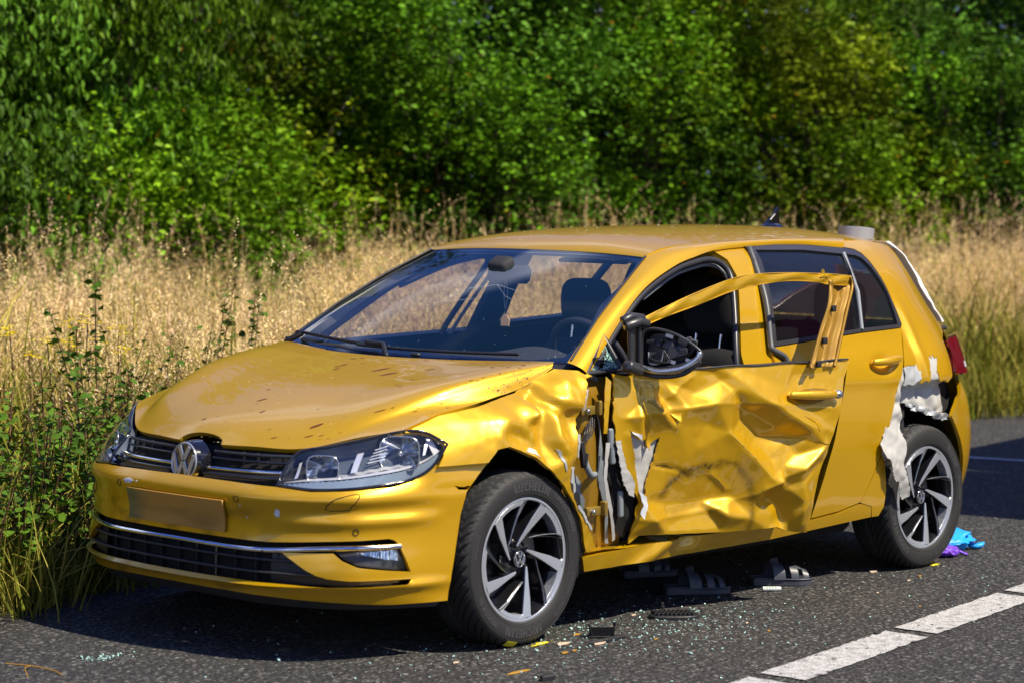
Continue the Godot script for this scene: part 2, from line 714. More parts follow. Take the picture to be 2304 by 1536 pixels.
# small stones of mixed greys in dark binder
func aggregate() -> ImageTexture:
	var r := RandomNumberGenerator.new()
	r.seed = 21
	var n := 1024
	var im := Image.create_empty(n, n, false, Image.FORMAT_RGB8)
	im.fill(lin(0.020, 0.0195, 0.019))
	for i in 24000:
		var x := r.randi_range(0, n - 1)
		var y := r.randi_range(0, n - 1)
		var k := r.randf()
		var g := 0.022 + 0.15 * k * k * k + (0.10 if r.randf() < 0.025 else 0.0)
		var c := lin(g * 1.03, g, g * r.randf_range(0.86, 0.98))
		var a := r.randi_range(3, 8)
		var b := r.randi_range(3, 7)
		im.fill_rect(Rect2i(x - a / 2, y - b / 2 + 1, a, maxi(1, b - 2)), c)
		im.fill_rect(Rect2i(x - a / 2 + 1, y - b / 2, maxi(1, a - 2), b), c)
	return ImageTexture.create_from_image(im)

func edge_z(x: float) -> float:
	return herm([-30.0, -8.0, -3.0, -0.97, -0.04, 2.0, 5.0, 8.9, 9.6, 12.0, 18.0, 60.0], [-0.3, -0.2, -0.45, -0.951, -1.234, -1.62, -2.2, -2.88, -2.72, -2.1, -0.6, 9.0], x)

func ground_y(x: float, z: float) -> float:
	var d := edge_z(x) - z
	if d < 0.0: return -0.02
	return -0.02 * (1.0 - minf(1.0, d / 0.15)) + 0.02 + 0.22 * (1.0 - exp(-d / 2.5)) + clampf(d - 4.0, 0.0, 40.0) * 0.03

func coords(parts: Array) -> PackedFloat32Array:
	var r := PackedFloat32Array()
	for p in parts:
		var k: int = p[2]
		for i in k: r.append(lerpf(p[0], p[1], float(i) / k))
	r.append(parts[-1][1])
	return r

func ground() -> void:
	var b := MB.new()
	var xs := coords([[-400, -40, 6], [-40, -4, 12], [-4, 20, 80], [20, 60, 14], [60, 500, 6]])
	var zs := coords([[-500, -60, 6], [-60, -14, 10], [-14, 1, 75], [1, 40, 8], [40, 400, 6]])
	b.grid(xs.size() - 1, zs.size() - 1, func(u: float, v: float):
		var x := xs[roundi(u * (xs.size() - 1))]
		var z := zs[roundi(v * (zs.size() - 1))]
		return Vector3(x, ground_y(x, z), z), Vector3.UP)
	tag(obj("ground", b, M["soil"]), "", "", "", "structure")
	# asphalt sheet with a ragged edge against the verge
	var rx := coords([[-60, -6, 20], [-6, 14, 240], [14, 60, 30]])
	var rv := coords([[0, 1, 6], [1, 6, 70], [6, 14, 20], [14, 40, 6]])
	var p := PackedVector3Array()
	var t := PackedInt32Array()
	var cs := PackedColorArray()
	var nx := rx.size()
	var wear := FastNoiseLite.new()
	wear.frequency = 0.5
	wear.fractal_octaves = 4
	for j in rv.size():
		for i in nx:
			var x := rx[i]
			var z := edge_z(x) + rv[j]
			if j == 0: z += 0.05 * fine.get_noise_2d(x * 0.6, 3.0) * 2.0 - 0.03
			p.append(Vector3(x, 0.0, z))
			var k := 1.55 + 0.5 * wear.get_noise_2d(x, z * 1.6) + 0.12 * fine.get_noise_2d(x * 0.4, z * 0.4)
			# tyre streak rubbed into the road in front of the car
			var streak := absf(z - 0.18 + (x + 1.0) * 0.5)
			if x < -0.7: k *= 1.0 - 0.25 * exp(-streak * streak / 0.006) * clampf((-0.7 - x) * 3.0, 0.0, 1.0)
			cs.append(Color(k, k * 0.99, k * 0.975))
	for j in rv.size() - 1:
		for i in nx - 1:
			var a := j * nx + i
			for q in [a, a + 1, a + nx + 1, a, a + nx + 1, a + nx]: t.append(q)
	b = MB.new()
	b.add(p, t, Vector3.UP, Color.WHITE, PackedVector2Array(), cs)
	var road := obj("road", b, M["asphalt"])
	tag(road, "", "", "", "structure")
	for k in range(-7, 9):
		b = MB.new()
		var o := Vector2(0.214, 1.761) + Vector2(1.06, -0.165) * k
		var poly := torn([o.x, o.y, o.x + 0.98, o.y - 0.152, o.x + 0.985, o.y + 0.032, o.x + 0.01, o.y + 0.182], 0.005, 0.035, true)
		b.add(PackedVector3Array(Array(poly).map(func(q): return Vector3(q.x, 0.0045, q.y))), Geometry2D.triangulate_polygon(poly), Vector3.UP)
		var dash := obj("road_dash", b, M["road_paint"], road)
		if k > -2 and k < 3:
			b = MB.new()
			for i in 34:
				var c := o + Vector2(0.98, -0.152) * rng.randf() + Vector2(0.0, 0.18) * (rng.randf() if i < 18 else roundf(rng.randf()))
				var e := 0.002 + 0.009 * pow(rng.randf(), 3.0)
				var ring := []
				for j in 7: ring.append(Vector3(c.x + cos(TAU * j / 7) * e * rng.randf_range(0.6, 2.2), 0.006, c.y + sin(TAU * j / 7) * e * rng.randf_range(0.5, 1.2)))
				b.face(ring, Vector3.UP)
			tag(obj("worn_spots", b, M["road_dark"], dash), "", "", "", "stuff")
	# white edge line of the side road behind the car
	b = MB.new()
	var q0 := Vector3(6.05, 0.0045, -3.35)
	var dir := Vector3(0.275, 0, 0.96).normalized()
	var sd := Vector3(dir.z, 0, -dir.x) * 0.10
	b.face([q0, q0 + sd, q0 + dir * 4.6 + sd, q0 + dir * 4.6], Vector3.UP)
	obj("edge_line", b, M["road_paint"], road)
	# yellow marks sprayed where the wheels stand
	for s in [[0.085, 0.885, 0.026], [0.03, 0.90, 0.012], [2.72, 0.85, 0.025]]:
		b = MB.new()
		var poly := PackedVector2Array()
		for i in 40:
			var th := TAU * i / 40.0
			poly.append(Vector2(s[0], s[1]) + Vector2(cos(th) * 1.5, sin(th) * 0.6 - cos(th) * 0.2) * s[2] * (0.7 + 0.5 * rng.randf()))
		b.add(PackedVector3Array(Array(poly).map(func(q): return Vector3(q.x, 0.0035, q.y))), Geometry2D.triangulate_polygon(poly), Vector3.UP)
		for i in 30:
			var c: Vector2 = Vector2(s[0], s[1]) + Vector2(rng.randfn(), rng.randfn() * 0.5) * s[2] * 1.6
			b.face([Vector3(c.x, 0.004, c.y), Vector3(c.x + 0.004, 0.004, c.y), Vector3(c.x + 0.003, 0.004, c.y + 0.004)], Vector3.UP)
		obj("yellow_spray_mark", b, M["yellow_spray"], road)

# ---------- the car's surfaces ----------
const SY := [0.20, 0.30, 0.45, 0.60, 0.75, 0.84, 0.92, 1.00, 1.15, 1.30, 1.38, 1.44]
const SX := [-0.45, -0.20, 0.10, 0.40, 0.80, 1.4, 2.0, 2.4, 2.8, 3.1, 3.3]
const ST := [
	[0.77, 0.80, 0.825, 0.83, 0.775, 0.69, 0.66, 0.65, 0.64, 0.62, 0.60, 0.58],
	[0.80, 0.83, 0.858, 0.863, 0.843, 0.765, 0.69, 0.68, 0.66, 0.64, 0.62, 0.6],
	[0.83, 0.855, 0.880, 0.888, 0.883, 0.845, 0.745, 0.71, 0.69, 0.65, 0.60, 0.57],
	[0.835, 0.862, 0.886, 0.895, 0.892, 0.885, 0.855, 0.79, 0.715, 0.63, 0.575, 0.53],
	[0.835, 0.862, 0.886, 0.897, 0.895, 0.890, 0.866, 0.828, 0.752, 0.665, 0.60, 0.53],
	[0.835, 0.862, 0.886, 0.899, 0.898, 0.893, 0.870, 0.835, 0.775, 0.695, 0.635, 0.545],
	[0.835, 0.862, 0.886, 0.898, 0.898, 0.893, 0.872, 0.835, 0.772, 0.69, 0.63, 0.545],
	[0.835, 0.860, 0.884, 0.895, 0.895, 0.890, 0.868, 0.83, 0.765, 0.675, 0.60, 0.52],
	[0.80, 0.83, 0.862, 0.875, 0.875, 0.868, 0.840, 0.795, 0.70, 0.60, 0.53, 0.45],
	[0.70, 0.735, 0.772, 0.775, 0.742, 0.69, 0.66, 0.63, 0.52, 0.40, 0.33, 0.25],
	[0.56, 0.60, 0.63, 0.63, 0.60, 0.56, 0.54, 0.50, 0.40, 0.30, 0.23, 0.15]]
var prof := {}

# half-width of the body at a length and a height
func sz(x: float, y: float) -> float:
	var k := roundi(x * 5000.0)
	if not prof.has(k):
		var r := []
		var col := []
		col.resize(SX.size())
		for j in SY.size():
			for i in SX.size(): col[i] = ST[i][j]
			r.append(herm(SX, col, x))
		prof[k] = r
	var z := herm(SY, prof[k], y)
	var g := y - herm([-0.4, 0.4, 1.4, 2.4, 3.0], [0.80, 0.835, 0.842, 0.835, 0.82], x)
	if g < 0.0: z -= 0.010 * (1.0 - exp(g / 0.018)) * exp(g / 0.10)
	return z

const FX := [-0.895, -0.890, -0.862, -0.793, -0.70, -0.56, -0.40, -0.2, -0.05]
const FZ := [0.0, 0.2, 0.43, 0.597, 0.713, 0.78, 0.82, 0.85, 0.868]
const NY := [0.16, 0.20, 0.25, 0.30, 0.36, 0.40, 0.47, 0.54, 0.565, 0.60, 0.64, 0.70, 0.76, 0.82]
const NV := [0.065, 0.035, 0.01, 0.0, 0.006, 0.015, 0.022, 0.008, 0.004, 0.030, 0.080, 0.112, 0.145, 0.20]
var fu := []

func plan(u: float) -> Vector2:
	if fu.is_empty():
		var us := [0.0]
		for i in range(1, FX.size()): us.append(us[i - 1] + Vector2(FX[i] - FX[i - 1], FZ[i] - FZ[i - 1]).length())
		var a := []
		var b := []
		var c := []
		for i in range(us.size() - 1, 0, -1):
			a.append(-us[i])
			b.append(FX[i])
			c.append(-FZ[i])
		fu = [a + us, b + FX, c + FZ]
	return Vector2(herm(fu[0], fu[1], u), herm(fu[0], fu[2], u))

# the front end wrapped round from side to side; off moves it inwards
func fr(u: float, y: float, off := 0.0) -> Vector3:
	var p := plan(u)
	var t := plan(u + 0.001) - plan(u - 0.001)
	var n := Vector2(t.y, -t.x).normalized()
	var w := clampf(1.0 - (absf(u) - 0.75) / 0.45, 0.25, 1.0)
	var lean := herm(NY, NV, y)
	lean = lerpf(lean, minf(lean, 0.02), smoothstep(0.98, 1.12, absf(u)))
	var q := p + n * (lean * w + off)
	return Vector3(q.x, y, q.y)

const D_FB := Vector3(0.598, 0.325, 0.85)
const D_FT := Vector3(0.477, 0.95, 0.87)
const D_RB := Vector3(1.486, 0.283, 1.035)
const D_RT := Vector3(1.666, 0.961, 1.10)
var door_ridges := []
var door_folds: Creased
var fender_folds: Creased
const D_N := Vector3(-0.2, 0, 0.98)

# creased sheet metal: flat facets between measured points (x, y, depth), laid out on a fine lattice with slightly rounded creases
class Creased:
	var lo: Vector2
	var step: Vector2
	var nx: int
	var ny: int
	var h := PackedFloat32Array()
	func _init(pts: Array, lo_: Vector2, hi: Vector2, nx_: int, ny_: int, metric: Vector2, passes: int) -> void:
		lo = lo_
		nx = nx_
		ny = ny_
		step = (hi - lo) / Vector2(nx - 1, ny - 1)
		h.resize(nx * ny)
		var p := PackedVector2Array()
		for q in pts: p.append(Vector2(q.x, q.y) * metric)
		var tri := Geometry2D.triangulate_delaunay(p)
		for i in range(0, tri.size(), 3):
			var a := p[tri[i]] / metric
			var b := p[tri[i + 1]] / metric
			var c := p[tri[i + 2]] / metric
			var ar := (b - a).cross(c - a)
			if absf(ar) < 1e-9: continue
			var x0 := maxi(0, floori((minf(a.x, minf(b.x, c.x)) - lo.x) / step.x))
			var x1 := mini(nx - 1, ceili((maxf(a.x, maxf(b.x, c.x)) - lo.x) / step.x))
			var y0 := maxi(0, floori((minf(a.y, minf(b.y, c.y)) - lo.y) / step.y))
			var y1 := mini(ny - 1, ceili((maxf(a.y, maxf(b.y, c.y)) - lo.y) / step.y))
			for y in range(y0, y1 + 1):
				for x in range(x0, x1 + 1):
					var q := lo + Vector2(x, y) * step
					var w1 := (q - a).cross(c - a) / ar
					var w2 := (b - a).cross(q - a) / ar
					if w1 < -0.001 or w2 < -0.001 or w1 + w2 > 1.001: continue
					h[y * nx + x] = pts[tri[i]].z * (1.0 - w1 - w2) + pts[tri[i + 1]].z * w1 + pts[tri[i + 2]].z * w2
		for k in passes:
			var g := h.duplicate()
			for y in range(1, ny - 1):
				for x in range(1, nx - 1):
					var i := y * nx + x
					h[i] = g[i] * 0.28 + (g[i - 1] + g[i + 1] + g[i - nx] + g[i + nx]) * 0.13 + (g[i - nx - 1] + g[i - nx + 1] + g[i + nx - 1] + g[i + nx + 1]) * 0.05
	func at(p: Vector2) -> float:
		var q := (p - lo) / step
		if q.x < 0.0 or q.y < 0.0 or q.x >= nx - 1 or q.y >= ny - 1: return 0.0
		var x := int(q.x)
		var y := int(q.y)
		var i := y * nx + x
		return lerpf(lerpf(h[i], h[i + 1], q.x - x), lerpf(h[i + nx], h[i + nx + 1], q.x - x), q.y - y)

func folds() -> void:
	door_folds = Creased.new(V3([
		-0.15, -0.06, 0, 1.1, -0.06, 0, -0.15, 1.06, 0, 1.1, 1.06, 0, -0.15, 0.5, 0, 1.1, 0.5, 0, 0, 1.0, 0, 0.25, 1.0, 0, 0.5, 1.0, 0, 0.75, 1.0, 0, 1.0, 1.0, 0,
		0.0, 0.94, -0.004, 0.2, 0.945, -0.016, 0.45, 0.93, -0.006, 0.75, 0.935, -0.010, 0.97, 0.94, -0.004, 0.10, 0.85, 0.0, 0.197, 0.832, -0.022, 0.32, 0.86, -0.014, 0.50, 0.87, 0.016, 0.72, 0.86, 0.002, 0.95, 0.85, 0,
		0.02, 0.74, 0.0, 0.065, 0.75, 0.030, 0.11, 0.74, 0.006, 0.155, 0.765, 0.040, 0.27, 0.785, 0.030, 0.39, 0.80, 0.032, 0.56, 0.775, 0.006, 0.64, 0.79, 0.034, 0.80, 0.75, 0.010, 1.0, 0.73, 0,
		0.0, 0.64, 0, 0.065, 0.60, 0.018, 0.11, 0.62, -0.006, 0.22, 0.67, 0.006, 0.38, 0.68, -0.010, 0.55, 0.69, -0.042, 0.75, 0.69, 0.032, 0.88, 0.66, 0.012, 0.985, 0.66, 0,
		0.482, 0.614, -0.006, 0.64, 0.58, -0.052, 0.78, 0.56, -0.036, 0.86, 0.60, 0.034, 0.97, 0.53, 0.006,
		0.03, 0.45, 0, 0.30, 0.50, -0.014, 0.44, 0.36, -0.040, 0.24, 0.30, -0.040, 0.22, 0.20, -0.046, 0.40, 0.21, -0.060, 0.54, 0.23, -0.046, 0.56, 0.50, 0.006, 0.606, 0.451, 0.018, 0.70, 0.46, -0.014, 0.82, 0.47, -0.012, 0.945, 0.51, 0.024, 0.985, 0.40, 0,
		0.04, 0.34, 0, 0.69, 0.34, 0.026, 0.76, 0.40, -0.006, 0.848, 0.39, 0.040, 0.93, 0.36, 0.006,
		0.05, 0.25, 0, 0.673, 0.273, 0.022, 0.748, 0.317, 0.038, 0.80, 0.26, -0.014, 0.87, 0.27, 0.040, 0.95, 0.25, 0,
		0.06, 0.15, 0.010, 0.65, 0.18, 0.0, 0.735, 0.21, -0.030, 0.81, 0.165, -0.036, 0.86, 0.16, 0.004, 0.915, 0.177, 0.036, 0.985, 0.15, 0,
		0.127, 0.109, 0.024, 0.5, 0.13, 0.024, 0.65, 0.10, 0.012, 0.76, 0.09, -0.008, 0.84, 0.08, -0.030, 0.885, 0.09, 0.020, 0.955, 0.07, 0.010, 0.0, 0.02, 0, 0.2, 0.03, -0.002, 0.5, 0.04, -0.004, 0.75, 0.04, 0.004, 0.86, 0.03, -0.008, 0.93, 0.03, 0.006, 1.0, 0.0, 0, 0.0, 0.1, 0]), Vector2(-0.14, -0.05), Vector2(1.05, 1.05), 230, 150, Vector2(1.05, 0.68), 3)
	fender_folds = Creased.new(V3([
		-0.6, 0.6, 0, -0.6, 1.1, 0, 0.6, 1.1, 0, 0.6, 0.2, 0, 0.25, 0.2, 0, -0.3, 0.6, 0, -0.47, 0.79, 0, -0.31, 0.835, 0, -0.15, 0.86, 0, -0.03, 0.885, 0, 0.06, 0.90, 0, 0.16, 0.935, 0, 0.26, 0.98, 0, 0.33, 0.965, 0.008,
		-0.35, 0.745, 0, -0.40, 0.69, 0, -0.28, 0.76, 0, -0.25, 0.70, -0.005, -0.18, 0.685, 0, -0.165, 0.80, 0.010, -0.06, 0.85, 0.014, 0.06, 0.87, 0.018, -0.15, 0.741, 0.0, -0.12, 0.765, 0.018, -0.068, 0.808, 0.030, 0.07, 0.827, 0.034,
		-0.05, 0.757, -0.014, -0.02, 0.752, -0.026, 0.054, 0.705, -0.022, 0.01, 0.79, 0.008, -0.14, 0.715, 0, -0.086, 0.722, 0.004, -0.029, 0.703, 0, 0.034, 0.677, 0.010, 0.10, 0.626, 0.018, 0.177, 0.564, 0.010, 0.244, 0.495, 0, 0.306, 0.397, 0, 0.342, 0.304, 0,
		0.192, 0.95, -0.012, 0.15, 0.90, -0.036, 0.133, 0.875, -0.038, 0.11, 0.79, -0.032, 0.095, 0.73, -0.032, 0.076, 0.69, -0.016, 0.17, 0.885, 0.012, 0.19, 0.878, 0.028, 0.228, 0.870, 0.034, 0.30, 0.845, 0.014, 0.22, 0.925, 0.024, 0.255, 0.93, 0.042, 0.31, 0.905, 0.022, 0.35, 0.94, 0.018, 0.39, 0.947, 0.008,
		0.20, 0.835, -0.020, 0.25, 0.81, -0.030, 0.30, 0.80, -0.016, 0.16, 0.80, 0.020, 0.15, 0.74, 0.032, 0.19, 0.66, 0.030, 0.20, 0.76, -0.012, 0.24, 0.77, -0.026, 0.24, 0.70, 0.010, 0.22, 0.62, 0.008, 0.207, 0.57, 0.010, 0.23, 0.53, 0.004, 0.30, 0.43, 0.004, 0.36, 0.37, 0, 0.40, 0.31, 0, 0.13, 0.68, 0.0]), Vector2(-0.5, 0.25), Vector2(0.45, 1.0), 190, 150, Vector2(1, 1), 3)
	for f in [
		[[0.396, 1.0, 0.547, 0.763, 0.758, 0.593, 0.951, 0.514], -0.026, 0.05], [[0.47, 0.97, 0.62, 0.80, 0.80, 0.66, 1.0, 0.58], 0.014, 0.035],
		[[0.021, 0.74, 0.166, 0.766, 0.272, 0.784, 0.389, 0.801, 0.688, 0.772, 0.95, 0.733], 0.012, 0.02], [[0.081, 0.893, 0.062, 0.644, 0.064, 0.5], 0.016, 0.02], [[0.148, 0.914, 0.153, 0.76, 0.166, 0.745, 0.227, 0.671], 0.018, 0.02],
		[[0.112, 0.92, 0.112, 0.60], -0.012, 0.02], [[0.197, 0.832, 0.14, 0.96], -0.014, 0.02], [[0.197, 0.832, 0.31, 0.96], 0.014, 0.02], [[0.135, 0.446, 0.251, 0.412, 0.313, 0.36], -0.012, 0.010],
		[[0.421, 0.377, 0.513, 0.276], 0.012, 0.014], [[0.482, 0.614, 0.606, 0.451, 0.695, 0.338], 0.020, 0.022], [[0.735, 0.212, 0.822, 0.155, 0.872, 0.06], -0.022, 0.025],
		[[0.80, 0.28, 0.88, 0.2, 0.94, 0.05], 0.022, 0.025], [[0.945, 0.514, 0.848, 0.39, 0.748, 0.317, 0.673, 0.273], 0.022, 0.03], [[0.95, 0.42, 0.86, 0.32, 0.72, 0.22], -0.018, 0.03],
		[[0.015, 0.126, 0.127, 0.109, 0.424, 0.152, 0.642, 0.248], 0.013, 0.025], [[0.55, 0.62, 0.70, 0.45], -0.012, 0.02]]:
		door_ridges.append([V2(Array(f[0])), f[1], f[2]])

func fold_at(p: Vector2, set: Array) -> float:
	var z := 0.0
	for f in set:
		var d := line_dist(p, f[0])
		if d < f[2] * 6.0: z += f[1] * exp(-(sqrt(d * d + 6e-6) - 0.0025) / f[2])
	return z

func door(p: Vector2, off := 0.0) -> Vector3:
	var b := D_FB.lerp(D_RB, p.x).lerp(D_FT.lerp(D_RT, p.x), p.y)
	var q := Vector2(p.x, p.y * 0.68)
	var h := 0.035 * pow(maxf(sin(PI * clampf(p.y, 0.0, 1.0)), 0.0), 0.8)
	var edge := smoothstep(1.02, 0.93, p.x) * smoothstep(-0.02, 0.05, p.y) * smoothstep(1.02, 0.96, p.y)
	h += 0.9 * door_folds.at(p) + edge * 0.5 * fold_at(p, door_ridges) - 0.004 * exp(-((p - Vector2(0.36, 0.40)) / Vector2(0.26, 0.28)).length_squared()) + 0.0022 * (absf(crum.get_noise_2d(q.x * 2.2, q.y * 2.2)) - 0.25) * smoothstep(1.0, 0.94, p.x) + 0.0004 * fine.get_noise_2d(q.x * 0.6, q.y * 0.6)
	return b + D_N * (h + off)

func left(p: Vector2, off := 0.0) -> Vector3:
	var z := sz(p.x, p.y)
	if p.x < 0.45 and p.y > 0.3:
		var k := smoothstep(-0.42, 0.05, p.x)
		z += fender_folds.at(p) + k * (0.006 * (absf(crum.get_noise_2d(p.x * 3.0 + 5.0, p.y * 3.0)) - 0.2) + 0.0008 * fine.get_noise_2d(p.x, p.y))
	elif p.x > 1.3 and p.x < 2.6: z += 0.0035 * crum.get_noise_2d(p.x * 0.7, p.y * 0.7)
	return Vector3(p.x, p.y, z - off)

func sill(p: Vector2) -> Vector3:
	var q := Vector3(p.x, p.y, sz(p.x, p.y))
	var k := smoothstep(1.5, 0.9, p.x)
	q.z += k * (0.02 * exp(-pow((p.x - 0.78 - (p.y - 0.27) * 2.0) / 0.07, 2)) - 0.03 * exp(-pow((p.x - 0.95) / 0.08, 2)) * smoothstep(0.24, 0.31, p.y) + 0.008 * crum.get_noise_2d(p.x * 2.0, p.y))
	return q

func right(p: Vector2, off := 0.0) -> Vector3:
	return Vector3(p.x, p.y, -sz(p.x, p.y) + off)

const HE := [-0.474, 0.792, 0.72, -0.31, 0.838, 0.73, -0.15, 0.862, 0.738, -0.03, 0.886, 0.746, 0.06, 0.902, 0.75, 0.16, 0.932, 0.756, 0.263, 0.977, 0.757]
const HC := [-0.67, 0.728, 0.48, -0.57, 0.778, 0.53, -0.43, 0.848, 0.585, -0.18, 0.930, 0.655, 0.06, 0.972, 0.70, 0.20, 0.988, 0.715, 0.29, 0.997, 0.725]
const HM := [-0.775, 0.716, 0.0, -0.70, 0.778, 0.0, -0.55, 0.835, 0.0, -0.30, 0.905, 0.0, 0.0, 0.962, 0.0, 0.08, 0.976, 0.0, 0.13, 0.985, 0.0]
var he := []
var hc := []
var hm := []

func hood(p: Vector2) -> Vector3:
	var a := absf(p.x)
	var e: Vector3 = spl(he, p.y)
	var c: Vector3 = spl(hc, p.y)
	var m: Vector3 = spl(hm, p.y)
	if p.x < 0.0 and p.y > 0.7: e.y -= (p.y - 0.7) * 0.02
	var mid := m.lerp(c, 0.5)
	mid.y = m.y - (m.y - c.y) * 0.25
	mid.x = m.x + (c.x - m.x) * 0.28
	var ec := e.lerp(c, 0.5) + Vector3(0, 0.006, 0.008)
	var k := [0.0, 0.3, 0.62, 0.8, 1.0]
	var r := Vector3.ZERO
	for i in 3: r[i] = herm([-0.3] + k, [mid[i] if i != 2 else -mid[i], m[i], mid[i], c[i], ec[i], e[i]], a)
	if p.x < 0.0: r.z = -r.z
	return r

const WL := [0.335, 0.994, 0.768, 0.30, 0.992, 0.60, 0.22, 0.985, 0.30, 0.19, 0.982, 0.0]
const WU := [1.005, 1.366, 0.58, 0.99, 1.373, 0.45, 0.965, 1.382, 0.22, 0.955, 1.385, 0.0]

func screen(p: Vector2, off := 0.0) -> Vector3:
	var a := absf(p.x)
	var l: Vector3 = spl(he_w[0], 1.0 - a)
	var u: Vector3 = spl(he_w[1], 1.0 - a)
	var r := l.lerp(u, p.y)
	r += Vector3(-0.48, 0.87, 0) * (0.035 * sin(PI * clampf(p.y, 0, 1)) * (1.0 - 0.5 * a * a) + off)
	if p.x < 0.0: r.z = -r.z
	return r
var he_w := []

# edge of the roof skin along the car: (x, y, z)
const RS := [1.005, 1.366, 0.58, 1.2, 1.407, 0.575, 1.5, 1.426, 0.57, 2.0, 1.435, 0.56, 2.4, 1.43, 0.545, 2.75, 1.405, 0.51, 2.95, 1.375, 0.46]
var rs := []

func roof(p: Vector2, off := 0.0) -> Vector3:
	var e: Vector3 = spl(rs, p.y)
	var a := absf(p.x)
	var front: Vector3 = spl(he_w[1], 1.0 - a)
	var k := exp(-p.y * 9.0)
	var x := lerpf(e.x + 0.07 * (1.0 - a * a) * p.y, front.x, k)
	var crown := lerpf(0.047 * sin(PI * clampf(p.y * 0.75 + 0.25, 0, 1)), front.y - e.y, k) if a < 1.0 else 0.0
	if a < 1.0: crown = lerpf(0.047, 0.019, k) * (1.0 - pow(a, 2.4))
	return Vector3(x, e.y + crown + off, p.x * e.z)

# ---------- the car ----------
func mir(a: Array) -> PackedVector2Array:
	var p := V2(a)
	var r := PackedVector2Array(p)
	for i in range(p.size() - 1, -1, -1):
		if p[i].x != 0.0: r.append(Vector2(-p[i].x, p[i].y))
	return r

func sheet_obj(s: String, poly: PackedVector2Array, holes: Array, step: float, f: Callable, hint: Vector3, m: String, par: Node, thick := 0.012, label := "") -> MeshInstance3D:
	var b := MB.new()
	b.panel(poly, holes, Vector2(step, step), f, hint, thick)
	return obj(s, b, M[m], par, label)

func car() -> void:
	folds()
	he = V3(Array(HE))
	hc = V3(Array(HC))
	hm = V3(Array(HM))
	rs = V3(Array(RS))
	he_w = [V3(Array(WL)), V3(Array(WU))]
	var c := root("hatchback_car", "yellow-gold five-door hatchback standing on the road, its left side crushed and torn", "car")
	front_end(c)
	hood_parts(c)
	glasshouse(c)
	left_side(c)
	front_door(c)
	right_side(c)
	rear_end(c)
	cabin(c)
	underbody(c)
	for k in [[0.0, 0.7745, 0], [2.62, 0.762, 0], [0.0, -0.7745, 1], [2.62, -0.762, 1]]: wheel(c, k[0], k[1], k[2] == 1)

# the bumper skin: the front surface with its pressed lines
func bf(u: float, y: float, off := 0.0) -> Vector3:
	var w := 0.014 * exp(-pow((y - 0.268) / 0.016, 2)) * smoothstep(1.2, 1.0, absf(u))
	var k := smoothstep(0.35, 0.8, absf(u)) * smoothstep(1.15, 0.95, absf(u))
	off += 0.007 * smoothstep(1.0, 1.12, absf(u)) * smoothstep(0.60, 0.67, y)
	w += 0.012 * k * (exp(-pow((y - 0.475 - absf(u) * 0.02) / 0.022, 2)) - exp(-pow((y - 0.51 - absf(u) * 0.02) / 0.03, 2)))
	return fr(u, y, off - w)

